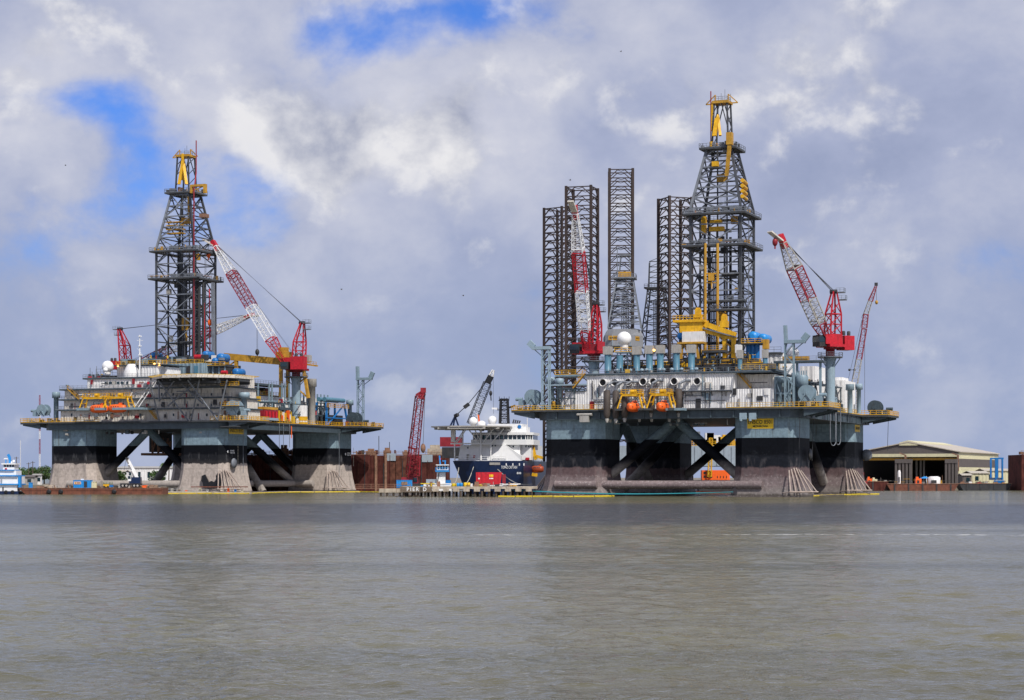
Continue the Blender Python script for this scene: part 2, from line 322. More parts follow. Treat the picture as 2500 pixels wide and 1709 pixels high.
class MB:
    def __init__(self): self.v = []; self.f = []; self.sm = []
    def add(self, vs, fs, smooth=False):
        o = len(self.v); self.v += [tuple(p) for p in vs]
        for f in fs: self.f.append(tuple(i + o for i in f)); self.sm.append(smooth)
        return self
    def box(self, x0, x1, y0, y1, z0, z1):
        return self.add([(x0, y0, z0), (x1, y0, z0), (x1, y1, z0), (x0, y1, z0), (x0, y0, z1), (x1, y0, z1), (x1, y1, z1), (x0, y1, z1)],
                        [(0, 3, 2, 1), (4, 5, 6, 7), (0, 1, 5, 4), (1, 2, 6, 5), (2, 3, 7, 6), (3, 0, 4, 7)])
    def beam(self, a, b, w, h=None, up=None):
        h = h or w; a = Vector(a); b = Vector(b)
        d, s, t = frame(a, b, up)
        vs = [p + s * (w / 2 * i) + t * (h / 2 * j) for p in (a, b) for i, j in ((-1, -1), (1, -1), (1, 1), (-1, 1))]
        return self.add(vs, [(0, 3, 2, 1), (4, 5, 6, 7), (0, 1, 5, 4), (1, 2, 6, 5), (2, 3, 7, 6), (3, 0, 4, 7)])
    def tube(self, a, b, r, r2=None, n=10, cap=True):
        r2 = r if r2 is None else r2
        a = Vector(a); b = Vector(b); d, s, t = frame(a, b)
        vs = []
        for p, q in ((a, r), (b, r2)):
            for i in range(n):
                an = 2 * PI * i / n
                vs.append(p + s * (q * math.cos(an)) + t * (q * math.sin(an)))
        fs = [(i, (i + 1) % n, n + (i + 1) % n, n + i) for i in range(n)]
        self.add(vs, fs, True)
        if cap: self.add(vs, [tuple(range(n - 1, -1, -1)), tuple(range(n, 2 * n))])
        return self
    def pipe(self, pts, r, n=8):
        for a, b in zip(pts, pts[1:]): self.tube(a, b, r, n=n)
        return self
    def prism(self, pts, z0, z1, z_top=None):
        n = len(pts)
        vs = [(x, y, z0) for x, y in pts] + [(x, y, z1) for x, y in pts]
        return self.add(vs, [tuple(range(n - 1, -1, -1)), tuple(range(n, 2 * n))] + [(i, (i + 1) % n, n + (i + 1) % n, n + i) for i in range(n)])
    def loft(self, rings, cap=True, smooth=False):
        n = len(rings[0]); vs = [p for r in rings for p in r]; fs = []
        for k in range(len(rings) - 1):
            for i in range(n):
                fs.append((k * n + i, k * n + (i + 1) % n, (k + 1) * n + (i + 1) % n, (k + 1) * n + i))
        self.add(vs, fs, smooth)
        if cap: self.add(vs, [tuple(range(n - 1, -1, -1)), tuple(range((len(rings) - 1) * n, len(rings) * n))])
        return self
    def lathe(self, c, prof, n=20, axis='z', cap=True):
        c = Vector(c); rings = []
        for r, h in prof:
            ring = []
            for i in range(n):
                a = 2 * PI * i / n; p, q = r * math.cos(a), r * math.sin(a)
                ring.append(c + Vector({'z': (p, q, h), 'y': (q, h, p), 'x': (h, p, q)}[axis]))
            rings.append(ring)
        return self.loft(rings, cap, True)
    def ball(self, c, r, n=20, m=12, sx=1, sy=1, sz=1):
        c = Vector(c); rings = []
        for k in range(m + 1):
            th = PI * k / m; rr = max(r * math.sin(th), 0.002)
            rings.append([c + Vector((sx * rr * math.cos(2 * PI * i / n), sy * rr * math.sin(2 * PI * i / n), -sz * r * math.cos(th))) for i in range(n)])
        return self.loft(rings, True, True)
    def rail(self, pts, h=1.1, step=1.7, t=0.08):
        pts = [Vector(p) for p in pts]
        for a, b in zip(pts, pts[1:]):
            L = (b - a).length; k = max(1, round(L / step))
            for i in range(k + 1):
                p = a.lerp(b, i / k); self.beam(p, p + Vector((0, 0, h)), t)
            for q in (h, h * 0.55): self.beam(a + Vector((0, 0, q)), b + Vector((0, 0, q)), t, t)
            self.beam(a + Vector((0, 0, 0.08)), b + Vector((0, 0, 0.08)), t * 0.6, 0.16)
        return self
    def stair(self, a, b, w=0.9, n=9, side=(0, 1, 0)):
        a = Vector(a); b = Vector(b); s = unit(side) * (w / 2)
        for q in (s, -s): self.beam(a + q, b + q, 0.08, 0.28)
        for q in (s, -s): self.beam(a + q + Vector((0, 0, 1)), b + q + Vector((0, 0, 1)), 0.07)
        for i in range(n + 1):
            p = a.lerp(b, i / n); self.beam(p - s, p + s, 0.28, 0.05)
            if i % 3 == 0:
                for q in (s, -s): self.beam(p + q, p + q + Vector((0, 0, 1)), 0.07)
        return self
    def truss4(self, A, B, wa, wb, n, chord=0.2, lace=0.09, ha=None, hb=None, up=None, ends=True):
        """four-chord lattice girder from A to B"""
        A = Vector(A); B = Vector(B); d, s, t = frame(A, B, up)
        ha = ha or wa; hb = hb or wb
        def P(k, i, j):
            f = k / n; return A.lerp(B, f) + s * (i * (wa + (wb - wa) * f) / 2) + t * (j * (ha + (hb - ha) * f) / 2)
        C = ((-1, -1), (1, -1), (1, 1), (-1, 1))
        for i, j in C: self.beam(P(0, i, j), P(n, i, j), chord)
        for k in range(n):
            for q in range(4):
                a, b = C[q], C[(q + 1) % 4]
                if k % 2: a, b = b, a
                self.beam(P(k, *a), P(k + 1, *b), lace)
                self.beam(P(k, *a), P(k, *b), lace)
        if ends:
            for q in range(4): self.beam(P(n, *C[q]), P(n, *C[(q + 1) % 4]), chord)
        return self
    def mesh(self, name):
        me = bpy.data.meshes.new(name); me.from_pydata(self.v, [], self.f)
        me.polygons.foreach_set('use_smooth', self.sm)
        me.update()
        return me
    def build(self, name, mat, parent=None):
        me = self.mesh(name); me.materials.append(MATS[mat])
        o = bpy.data.objects.new(name, me); COL.objects.link(o)
        if parent: o.parent = parent
        return o

def tag(o, label=None, cat=None, group=None, kind=None):
    for k, v in (('label', label), ('category', cat), ('group', group), ('kind', kind)):
        if v: o[k] = v
    return o
def thing(name, label, cat, loc=(0, 0, 0), rz=0.0, group=None):
    o = bpy.data.objects.new(name, None); COL.objects.link(o); o.empty_display_size = 0.5
    o.location = loc; o.rotation_euler = (0, 0, rz)
    return tag(o, label, cat, group)
def struct(o): return tag(o, kind='structure')
UNIT = {}
def member(name, a, b, w, mat, parent, h=None, up=None, round_=False):
    """one steel member; alike members share one mesh"""
    key = (name, mat, round_)
    if key not in UNIT:
        m = MB()
        if round_: m.tube((0, 0, 0), (0, 0, 1), 0.5, n=10)
        else: m.box(-0.5, 0.5, -0.5, 0.5, 0, 1)
        me = m.mesh(name); me.materials.append(MATS[mat]); UNIT[key] = me
    o = bpy.data.objects.new(name, UNIT[key]); COL.objects.link(o); o.parent = parent
    a = Vector(a); b = Vector(b); d, s, t = frame(a, b, up); L = (b - a).length; h = h or w
    o.matrix_local = Matrix(((s.x * w, t.x * h, d.x * L, a.x), (s.y * w, t.y * h, d.y * L, a.y), (s.z * w, t.z * h, d.z * L, a.z), (0, 0, 0, 1)))
    return o
def copy_tree(o, parent=None):
    c = o.copy(); COL.objects.link(c); c.parent = parent
    for ch in [k for k in bpy.data.objects if k.parent == o]: copy_tree(ch, c)
    return c
def text(name, body, size, mat, parent, loc, rot, width=None, depth=0.02, bold=0.0, align='CENTER'):
    cu = bpy.data.curves.new(name, 'FONT'); cu.body = body; cu.size = size; cu.align_x = align; cu.align_y = 'CENTER'
    cu.extrude = depth; cu.offset = bold; cu.resolution_u = 3
    tmp = bpy.data.objects.new(name + '_tmp', cu); COL.objects.link(tmp)
    dg = bpy.context.evaluated_depsgraph_get()
    me = bpy.data.meshes.new_from_object(tmp.evaluated_get(dg))
    bpy.data.objects.remove(tmp); bpy.data.curves.remove(cu)
    me.materials.clear(); me.materials.append(MATS[mat]); me.name = name
    if width:
        xs = [v.co.x for v in me.vertices]; k = width / max(1e-6, max(xs) - min(xs))
        for v in me.vertices: v.co.x *= k
    o = bpy.data.objects.new(name, me); COL.objects.link(o); o.parent = parent
    o.location = loc; o.rotation_euler = rot
    return o
def corr(pts, edges, pitch=0.9, depth=0.14):
    """plan outline whose listed edges are corrugated sheet"""
    out = []
    for i, a in enumerate(pts):
        b = pts[(i + 1) % len(pts)]; a = Vector(a); b = Vector(b)
        out.append(tuple(a))
        if i in edges:
            d = (b - a); L = d.length; d /= L; nrm = Vector((d.y, -d.x)); k = max(1, int(L / pitch)); s = L / k
            for j in range(k):
                p = a + d * (j * s)
                for f, q in ((0.15, 0), (0.3, depth), (0.65, depth), (0.8, 0)):
                    out.append(tuple(p + d * (f * s) + nrm * q))
    return out
def W(px, py, Y):
    """photograph pixel at distance Y in front of the camera -> world point"""
    return Vector(((px - 1250) / FPX * Y, Y, CAM_H + (HZ - py) / FPX * Y))
def WX(px, Y): return (px - 1250) / FPX * Y
def WZ(py, Y): return CAM_H + (HZ - py) / FPX * Y
class Yard:
    """a local frame turned about the vertical: x along its front, y into its depth"""
    def __init__(self, px, Y, deg):
        self.P = Vector((WX(px, Y), Y)); self.t = R_(deg); self.c = math.cos(self.t); self.s = math.sin(self.t)
    def world(self, x, y): return Vector((self.P.x + x * self.c + y * self.s, self.P.y - x * self.s + y * self.c))
    def F(self, px, py, y):
        k = (px - 1250) / FPX
        x = (k * (self.P.y + y * self.c) - self.P.x - y * self.s) / (self.c + k * self.s)
        return Vector((x, y, WZ(py, self.world(x, y).y)))
    def S(self, px, py, x):
        k = (px - 1250) / FPX
        y = (k * (self.P.y - x * self.s) - self.P.x - x * self.c) / (self.s - k * self.c)
        return Vector((x, y, WZ(py, self.world(x, y).y)))
    def fb(self, pxl, pxr, pyt, pyb, y):
        a = self.F((pxl + pxr) / 2, pyt, y); b = self.F((pxl + pxr) / 2, pyb, y)
        return self.F(pxl, 0, y).x, self.F(pxr, 0, y).x, b.z, a.z
    def empty(self, name, label, cat): return thing(name, label, cat, (self.P.x, self.P.y, 0), -self.t)
# ------------------------------------------------------------------ water and land
def water_mat():
    m, nt, b = new_mat('water')
    N, L = nt.nodes.new, nt.links.new
    g = N('ShaderNodeNewGeometry')
    def noise(scale, detail, st, rough=0.55, dist=0.0):
        mp = N('ShaderNodeMapping'); L(g.outputs['Position'], mp.inputs[0]); mp.inputs['Scale'].default_value = st
        n = N('ShaderNodeTexNoise'); L(mp.outputs[0], n.inputs['Vector']); n.inputs['Scale'].default_value = scale
        n.inputs['Detail'].default_value = detail; n.inputs['Roughness'].default_value = rough; n.inputs['Distortion'].default_value = dist
        return n.outputs[0]
    def math_(op, a, c=None):
        n = N('ShaderNodeMath'); n.operation = op
        for i, v in enumerate((a, c)):
            if v is None: continue
            if isinstance(v, (int, float)): n.inputs[i].default_value = v
            else: L(v, n.inputs[i])
        return n.outputs[0]
    def ramp(v, lo, hi, o0=0.0, o1=1.0):
        n = N('ShaderNodeMapRange'); n.interpolation_type = 'SMOOTHSTEP'; L(v, n.inputs[0])
        for i, x in enumerate((lo, hi, o0, o1)): n.inputs[i + 1].default_value = x
        return n.outputs[0]
    def mixc(f, a_, c_):
        n = N('ShaderNodeMix'); n.data_type = 'RGBA'; L(f, n.inputs[0])
        for i, v in ((6, a_), (7, c_)):
            if isinstance(v, tuple): n.inputs[i].default_value = (*v, 1)
            else: L(v, n.inputs[i])
        return n.outputs[2]
    s = N('ShaderNodeSeparateXYZ'); L(g.outputs['Position'], s.inputs[0]); py = s.outputs[1]
    # silt colour drifting in broad tongues
    silt = noise(0.02, 4, (0.3, 1, 1))
    col = mixc(ramp(silt, 0.35, 0.65), (0.106, 0.101, 0.052), (0.134, 0.118, 0.059))
    # a gust lane ruffles the channel some way off: small steep ripples plus a painted-in dark tone
    wob = math_('MULTIPLY', math_('SUBTRACT', noise(0.012, 3, (0.5, 1, 1)), 0.5), 120.0)
    yy = math_('ADD', py, wob)
    lane = math_('MULTIPLY', ramp(yy, 180, 225), ramp(yy, 330, 420, 1.0, 0.0))
    cat = math_('MULTIPLY', ramp(noise(0.035, 4, (0.12, 1, 1)), 0.46, 0.66), 0.55)
    lane = math_('MAXIMUM', lane, cat)
    col = mixc(lane, col, (0.052, 0.054, 0.056))  # darker body colour stands for the lane's weaker sky reflection
    # thin broken foam line left by a passing boat
    fy = math_('ADD', py, math_('MULTIPLY', math_('SUBTRACT', noise(0.018, 2, (1, 0.02, 1)), 0.5), 26.0))
    fo = math_('MULTIPLY', math_('MULTIPLY', ramp(math_('ABSOLUTE', math_('SUBTRACT', fy, 168.0)), 0.15, 0.9, 0.6, 0.0), ramp(noise(1.3, 3, (1, 0.5, 1)), 0.36, 0.56)), ramp(noise(0.09, 3, (1, 0.3, 1)), 0.47, 0.55))
    col = mixc(fo, col, (0.75, 0.76, 0.78))
    rip = noise(2.6, 3, (0.8, 1.0, 1), 0.6, 0.4)
    far = noise(0.5, 3, (0.7, 1.0, 1), 0.55, 0.4)
    h = math_('ADD', math_('MULTIPLY', rip, math_('ADD', 0.16, math_('MULTIPLY', lane, 0.12))), math_('MULTIPLY', far, ramp(py, 150, 420, 0.10, 0.75)))
    bp = N('ShaderNodeBump'); bp.inputs['Distance'].default_value = 0.5; bp.inputs['Strength'].default_value = 1.0
    L(h, bp.inputs['Height'])
    # cloudy water body under a wind-broken mirror
    body = N('ShaderNodeBsdfDiffuse'); L(col, body.inputs[0])
    gl = N('ShaderNodeBsdfGlossy'); gl.inputs['Roughness'].default_value = 0.10; gl.inputs[0].default_value = (1, 1, 1, 1)
    fr = N('ShaderNodeFresnel'); fr.inputs[0].default_value = 1.33
    for n in (gl, fr): L(bp.outputs[0], n.inputs['Normal'])
    fac = math_('MULTIPLY', math_('MULTIPLY', fr.outputs[0], math_('SUBTRACT', 0.84, math_('MULTIPLY', lane, 0.16))), math_('SUBTRACT', 1.0, fo))
    ms = N('ShaderNodeMixShader'); L(fac, ms.inputs[0]); L(body.outputs[0], ms.inputs[1]); L(gl.outputs[0], ms.inputs[2])
    L(ms.outputs[0], nt.nodes['Material Output'].inputs[0])
    nt.nodes.remove(b)
    MATS['water'] = m
water_mat()
def water_sheet():
    """one sheet: real wavelets on a fan of fine mesh in front of the viewpoint, flat water all round and beyond"""
    import numpy as np
    rng = np.random.default_rng(7)
    y0, y1, A = 24.0, 430.0, 0.36
    nr, nc = 980, 620
    ys = y0 * (y1 / y0) ** (np.arange(nr + 1) / nr)
    us = np.linspace(-A, A, nc + 1)
    Yg = np.repeat(ys[:, None], nc + 1, 1); Xg = Yg * us[None, :]
    Z = np.zeros_like(Xg)
    n = 90
    lam = 0.42 * (4.6 / 0.42) ** rng.random(n)
    th = np.radians(250) + rng.normal(0, 0.75, n)
    ph = rng.random(n) * 6.283
    cell = Yg * math.log(y1 / y0) / nr
    gust = 0.75 + 0.5 * (np.sin(Xg * 0.021 + 1.3 * np.sin(Yg * 0.017)) * np.sin(Yg * 0.031 + 0.8) * 0.5 + 0.5)
    for l, t, p in zip(lam, th, ph):
        k = 2 * np.pi / l
        slope = 0.0165 * (0.6 if l > 3.2 else 1.0)
        keep = np.clip((l / cell - 2.2) / 2.0, 0, 1)
        q = np.sin(k * (Xg * math.cos(t) + Yg * math.sin(t)) + p)
        Z += keep * (slope / k) * (q + 0.25 * q * q)
    Z *= gust
    edge = np.clip((A - np.abs(us)) / 0.02, 0, 1)[None, :] * np.clip((ys - y0) / 2, 0, 1)[:, None] * np.clip((y1 - ys) / 40, 0, 1)[:, None]
    Z *= edge
    vs = np.stack([Xg, Yg, Z], -1).reshape(-1, 3)
    idx = np.arange((nr + 1) * (nc + 1)).reshape(nr + 1, nc + 1)
    quads = np.stack([idx[:-1, :-1], idx[:-1, 1:], idx[1:, 1:], idx[1:, :-1]], -1).reshape(-1, 4)
    extra = np.array([(-6000, -300, 0), (6000, -300, 0), (6000, y0, 0), (-6000, y0, 0), (-6000, y1, 0), (6000, y1, 0), (6000, 9000, 0), (-6000, 9000, 0)], float)
    o = len(vs); a, b, c, d = idx[0, 0], idx[0, -1], idx[-1, 0], idx[-1, -1]
    vs = np.concatenate([vs, extra])
    q2 = np.array([(o, o + 1, o + 2, o + 3), (o + 3, a, c, o + 4), (b, o + 2, o + 5, d), (o + 4, o + 5, o + 6, o + 7)])
    quads = np.concatenate([quads, q2])
    me = bpy.data.meshes.new('water'); me.vertices.add(len(vs)); me.vertices.foreach_set('co', vs.ravel().astype('f4'))
    me.loops.add(quads.size); me.loops.foreach_set('vertex_index', quads.ravel().astype('i4'))
    me.polygons.add(len(quads)); me.polygons.foreach_set('loop_start', (np.arange(len(quads)) * 4).astype('i4'))
    me.polygons.foreach_set('use_smooth', np.concatenate([np.ones(len(quads) - 4, bool), np.zeros(4, bool)]))
    me.update(calc_edges=True)
    me.materials.append(MATS['water'])
    ob = bpy.data.objects.new('water', me); COL.objects.link(ob)
    return ob
struct(water_sheet())
lm = MB(); lm.prism([(-6000, 745), (-230, 745), (-175, 735), (-92, 735), (-92, 790), (-30, 800), (120, 800), (140, 752), (400, 752), (6000, 760), (6000, 8900), (-6000, 8900)], -3, 2.0)
struct(lm.build('quay_ground', 'tarmac'))
# ------------------------------------------------------------------ parts shared by the rigs
def ch_square(x0, x1, y0, y1, ch, g=0.0):
    x0 -= g; x1 += g; y0 -= g; y1 += g
    return [(x0 + ch, y0), (x1 - ch, y0), (x1, y0 + ch), (x1, y1 - ch), (x1 - ch, y1), (x0 + ch, y1), (x0, y1 - ch), (x0, y0 + ch)]
def column(par, x0, y0, c, ztop, zfl, mat, fl=1.1):
    m = MB(); rings = []
    for z, g in ((-4, fl * 1.3), (0, fl), (zfl * 0.25, fl * 0.62), (zfl * 0.5, fl * 0.32), (zfl * 0.75, fl * 0.1), (zfl, 0), (14.45, 0), (ztop, 0)):
        rings.append([(x, y, z) for x, y in ch_square(x0, x0 + c, y0, y0 + c, 2.2, g)])
    m.loft(rings)
    return m.build('column', mat, par)
def winch(par, c, r, w=2.6, axis='y', mat='steel', side=1):
    """mooring winch: drum between two big flanges on a bed, gearbox and motor beside"""
    c = Vector(c); m = MB()
    m.lathe(c, [(r * 0.55, -w / 2), (r * 0.55, w / 2)], 20, axis)
    for k in (-1, 1):
        m.lathe(c, [(r, k * w / 2 - 0.14), (r, k * w / 2 + 0.14)], 26, axis)
        m.lathe(c, [(r * 0.30, k * w / 2 - 0.35), (r * 0.30, k * w / 2 + 0.35)], 14, axis)
    o = m.build('mooring_winch', mat, par)
    f = MB(); base = c.z - r - 0.15
    d = Vector((1, 0, 0)) if axis == 'y' else Vector((0, 1, 0))
    n = Vector((0, 1, 0)) if axis == 'y' else Vector((1, 0, 0))
    for k in (-1, 1):
        q = c + n * (k * (w / 2 + 0.3))
        for e in (-0.75, 0.75):
            f.beam(q, Vector((q.x, q.y, base)) + d * (e * r), 0.28)
    f.build('winch_stand', mat, o)
    g = MB(); q = c + d * (side * (r + 1.0)); q.z = base
    g.box(q.x - 0.8, q.x + 0.8, q.y - 0.8, q.y + 0.8, base, base + 1.5)
    g.tube((q.x, q.y, base + 1.7), q + d * (side * 1.8) + Vector((0, 0, 1.7)), 0.45, n=12)
    g.build('winch_motor', mat, o)
    return o
def mushroom(par, x, y, z0, z1, r, cap, mat='steel', name='ventilator'):
    h = z1 - z0
    m = MB(); m.lathe((x, y, 0), [(r, z0), (r, z1 - h * 0.2), (cap, z1 - h * 0.2 + 0.01), (cap, z1 - 0.15), (cap * 0.85, z1)], 18)
    return m.build(name, mat, par)
def boom_rest(par, xs, y, z0, ztop, mat, horn_l, horn_r, wide):
    """lattice post carrying a U-shaped cradle for a crane boom"""
    m = MB(); xa, xb = xs
    for x in (xa, xb):
        for q in (0, 1.2): m.beam((x, y + q, z0), (x, y + q, ztop), 0.26)
    n = max(3, int((ztop - z0) / 2.3))
    for i in range(n):
        za, zb = z0 + (ztop - z0) * i / n, z0 + (ztop - z0) * (i + 1) / n
        a, b = (xa, xb) if i % 2 else (xb, xa)
        for q in (0, 1.2): m.beam((a, y + q, za), (b, y + q, zb), 0.16)
        m.beam((xa, y, zb), (xa, y + 1.2, zb), 0.14); m.beam((xb, y, zb), (xb, y + 1.2, zb), 0.14)
    o = m.build('boom_rest', mat, par)
    k = MB(); xl, xr = wide
    k.box(xl, xr, y - 0.3, y + 1.5, ztop, ztop + 0.8)
    k.beam((xl + 0.35, y + 0.6, ztop + 0.7), (xl + 0.35 - horn_l[0], y + 0.6, ztop + horn_l[1]), 0.7, 1.5)
    k.beam((xr - 0.5, y + 0.6, ztop + 0.7), (xr - 0.5 + horn_r[0], y + 0.6, ztop + horn_r[1]), 0.7, 1.5)
    k.beam((xl + 0.6, y + 0.6, ztop), (xa, y + 0.6, ztop - 1.8), 0.2); k.beam((xr - 0.6, y + 0.6, ztop), (xb, y + 0.6, ztop - 1.8), 0.2)
    k.build('boom_cradle', mat, o)
    return o
def radome(par, c, r):
    m = MB(); m.ball(c, r, 28, 18)
    o = m.build('radome', 'white_clean', par)
    b = MB(); b.lathe((c.x, c.y, 0), [(r * 0.55, c.z - r * 1.35), (r * 0.55, c.z - r * 0.8)], 16); b.build('radome_base', 'white', o)
    return o
def railing(par, pts, mat='rail_yellow', h=1.15, t=0.085, step=1.7):
    return MB().rail(pts, h, step, t).build('handrail', mat, par)
def deck_plate(par, pts, z0, z1, mat='grating', name='deck_platform'):
    return MB().prism(pts, z0, z1).build(name, mat, par)
def rect(x0, x1, y0, y1): return [(x0, y0), (x1, y0), (x1, y1), (x0, y1)]
def slip(par, c, sx, sy, sz, mat, name): return MB().box(c[0], c[0] + sx, c[1], c[1] + sy, c[2], c[2] + sz).build(name, mat, par)

def derrick(par, x0, y0, a, zb, zs, zt, b, n1, n2, mats, plat, crown_h, crown_w):
    """square drilling derrick: straight lower part, tapered upper part, crown frame"""
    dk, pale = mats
    sub = MB(); sub.box(x0 - 1.6, x0 + a + 1.6, y0 - 1.6, y0 + a + 1.6, zb - 1.2, zb)
    o = sub.build('derrick', 'girder', par)
    cx, cy = x0 + a / 2, y0 + a / 2
    def C(z, i, j):
        w = a if z <= zs else a + (b - a) * (z - zs) / (zt - zs)
        return Vector((cx + i * w / 2, cy + j * w / 2, z))
    cor = ((-1, -1), (1, -1), (1, 1), (-1, 1))
    for i, j in cor:
        member('derrick_leg', C(zb, i, j), C(zs, i, j), 0.62, dk, o)
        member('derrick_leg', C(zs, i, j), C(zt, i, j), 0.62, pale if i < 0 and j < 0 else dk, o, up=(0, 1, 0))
    lv = [zb + (zs - zb) * k / n1 for k in range(n1 + 1)] + [zs + (zt - zs) * k / n2 for k in range(1, n2 + 1)]
    for k in range(len(lv) - 1):
        za, zc = lv[k], lv[k + 1]
        for q in range(4):
            (i0, j0), (i1, j1) = cor[q], cor[(q + 1) % 4]
            if q == 0 and k == 0:      # the V-door is open below
                continue
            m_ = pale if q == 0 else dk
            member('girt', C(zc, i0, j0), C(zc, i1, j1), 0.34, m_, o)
            mid = (C(zc, i0, j0) + C(zc, i1, j1)) / 2 if k % 2 == 0 else (C(za, i0, j0) + C(za, i1, j1)) / 2
            e0, e1 = (C(za, i0, j0), C(za, i1, j1)) if k % 2 == 0 else (C(zc, i0, j0), C(zc, i1, j1))
            member('brace', e0, mid, 0.29, m_, o); member('brace', mid, e1, 0.29, m_, o)
            zm_ = (za + zc) / 2
            for e_, (ii, jj) in ((e0, cor[q]), (e1, cor[(q + 1) % 4])): member('strut', C(zm_, ii, jj), (e_ + mid) / 2, 0.17, dk, o)
    for z, ov in plat:
        w = (C(z, 1, 1) - C(z, -1, -1)).x / 2
        p = MB(); q = w + ov
        for (xa, xb, ya, yb) in ((-q, q, -q, -w + 0.6), (-q, q, w - 0.6, q), (-q, -w + 0.6, -w + 0.6, w - 0.6), (w - 0.6, q, -w + 0.6, w - 0.6)):
            p.box(cx + xa, cx + xb, cy + ya, cy + yb, z - 0.45, z)
        pl = p.build('derrick_platform', 'grating', o)
        r = MB().rail([(cx - q, cy - q, z), (cx + q, cy - q, z), (cx + q, cy + q, z), (cx - q, cy + q, z), (cx - q, cy - q, z)], 1.15, 1.9, 0.085)
        for k in range(5):
            xx = cx - q + 2 * q * random.random(); r.box(xx, xx + 0.8 + random.random(), cy - q + 0.3, cy - q + 1.2, z, z + 0.6 + random.random())
        r.build('platform_rail', 'derrick_pale', o)
        clutter(o, 16, cx - q + .3, cx + q - .3, cy - q + .2, cy - w + .5, z, 1.7, int(z * 10), ['ochre', 'rust_pale', 'dark', 'derrick_pale', 'white', 'ochre', 'dark', 'yellow'])
        clutter(o, 10, cx + w - .4, cx + q - .2, cy - q + .3, cy + q - .3, z, 1.7, int(z * 10) + 1, ['ochre', 'rust_pale', 'dark', 'derrick_pale', 'louvre', 'dark'])
    # crown: narrow frame with gin-pole beam
    zc = zt + crown_h; w = crown_w / 2
    for i, j in cor:
        member('crown_leg', (cx + i * w, cy + j * w, zt), (cx + i * w * 0.8, cy + j * w * 0.8, zc), 0.42, dk, o)
    for k in range(4):
        za, zb_ = zt + crown_h * k / 4, zt + crown_h * (k + 1) / 4
        for sx in (-1, 1):
            member('crown_brace', (cx + sx * w * (1 - .05 * k), cy - w, za), (cx + sx * w * (1 - .05 * k), cy + w * .9, zb_), 0.2, dk, o)
    for sx in (-1, 1):
        member('crown_brace', (cx + sx * w * 0.1, cy - w * 0.8, zc - 0.4), (cx + sx * w * 0.9, cy - w, zt + crown_h * 0.45), 0.24, dk, o)
        member('crown_brace', (cx + sx * w * 0.1, cy + w * 0.8, zc - 0.4), (cx + sx * w * 0.9, cy + w, zt + crown_h * 0.45), 0.24, dk, o)
    g = MB(); q = w * 0.8
    g.box(cx - q - 0.5, cx + q + 0.5, cy - q - 0.5, cy + q + 0.5, zc - 0.4, zc + 0.3)
    g.build('crown_block_floor', 'ochre', o)
    for s_ in (-1, 1):
        g = MB(); tip = Vector((cx + s_ * (q + 2.6), cy - q * 0.3, zc - 0.3)); root = Vector((cx + s_ * q, cy - q * 0.3, zc - 0.3)); up = root + Vector((0, 0, 2.4))
        g.beam(root, tip, 0.28); g.beam(up, tip, 0.24); g.beam(root, up, 0.28)
        g.build('gin_pole_bracket', 'ochre', o)
    MB().rail([(cx - q, cy - q, zc + .3), (cx + q, cy - q, zc + .3), (cx + q, cy + q, zc + .3)], 1.1, 1.2, 0.08).build('platform_rail', 'derrick_pale', o)
    m = MB()
    for k in range(4): m.beam((cx - q + k * 1.3, cy + (k % 2) - .5, zc + .3), (cx - q + k * 1.3, cy + (k % 2) - .5, zc + 2.0 + (k * 37 % 5) * 0.35), 0.07)
    m.build('antenna', 'dark', o)
    # monkey-board levels, drill pipe racked inside, guide rails, ladder
    for k, z in enumerate(lv[1:n1 + 1:2]):
        t_ = MB(); t_.box(x0 + 0.8, x0 + a - 0.8, cy + (1.5 if k % 2 else -2.2), cy + (3.2 if k % 2 else -0.9), z - 0.35, z)
        t_.box(x0 + a * 0.6, x0 + a - 0.5, y0 + 0.6, y0 + 2.4, z - 0.3, z)
        t_.build('inner_platform', 'grating', o)
    for i in range(7):
        xx = cx - 4.6 + i * 0.42
        member('drill_pipe', (xx, cy + 2.6, zb), (xx + 0.2, cy + 2.9, zb + 27 + (i % 3)), 0.30, 'dark', o, round_=True)
    for xx, yy in ((cx - 1.3, cy), (cx + 1.3, cy)):
        member('guide_rail', (xx, yy, zb), (xx, yy, zt), 0.34, dk, o)
    l = MB(); xx, yy = x0 + a + 0.5, y0 + a * 0.45
    for q in (0, 0.7): l.beam((xx, yy + q, zb), (xx, yy + q, zs), 0.10)
    z = zb
    while z < zs: l.beam((xx, yy, z), (xx, yy + 0.7, z), 0.07); z += 0.9
    l.build('ladder', 'derrick_pale', o)
    t_ = MB(); t_.box(cx - 1.1, cx + 1.1, cy - 0.9, cy + 0.9, zb + 9, zb + 13); t_.tube((cx, cy, zb + 5), (cx, cy, zb + 9), 0.4)
    t_.build('top_drive', 'ochre', o); MB().box(cx - 1.4, cx + 1.4, cy - .6, cy + .6, zt - 9, zt - 7).build('travelling_block', 'ochre', o)
    for i, (fx_, fy_, w_) in enumerate(((.12, .9, .7), (.3, .85, .5), (.82, .8, .9), (.9, .25, .5), (.55, .92, .6), (.08, .4, .45), (.7, .1, .35), (.42, .95, .4))):
        member('riser_duct', (x0 + a * fx_, y0 + a * fy_, zb), (x0 + a * fx_, y0 + a * fy_, zs - (i * 37 % 5) * 2.2), w_, 'dark' if i % 3 else dk, o)
    for k in range(14):
        z = zb + 3 + (zs - zb - 4) * ((k * 5) % 14) / 14; xx = x0 + 1.2 + (k * 7 % 10) * .1 * (a - 3); yy_ = y0 + 1 + (k * 3 % 7) / 7 * (a - 3)
        MB().box(xx, xx + .8 + (k % 3) * .5, yy_, yy_ + 1.2, z, z + .7 + (k % 4) * .45).build('derrick_equipment', ('dark', 'derrick_pale', 'dark', 'louvre', 'ochre', 'dark', 'derrick')[k % 7], o)
    c_ = MB()
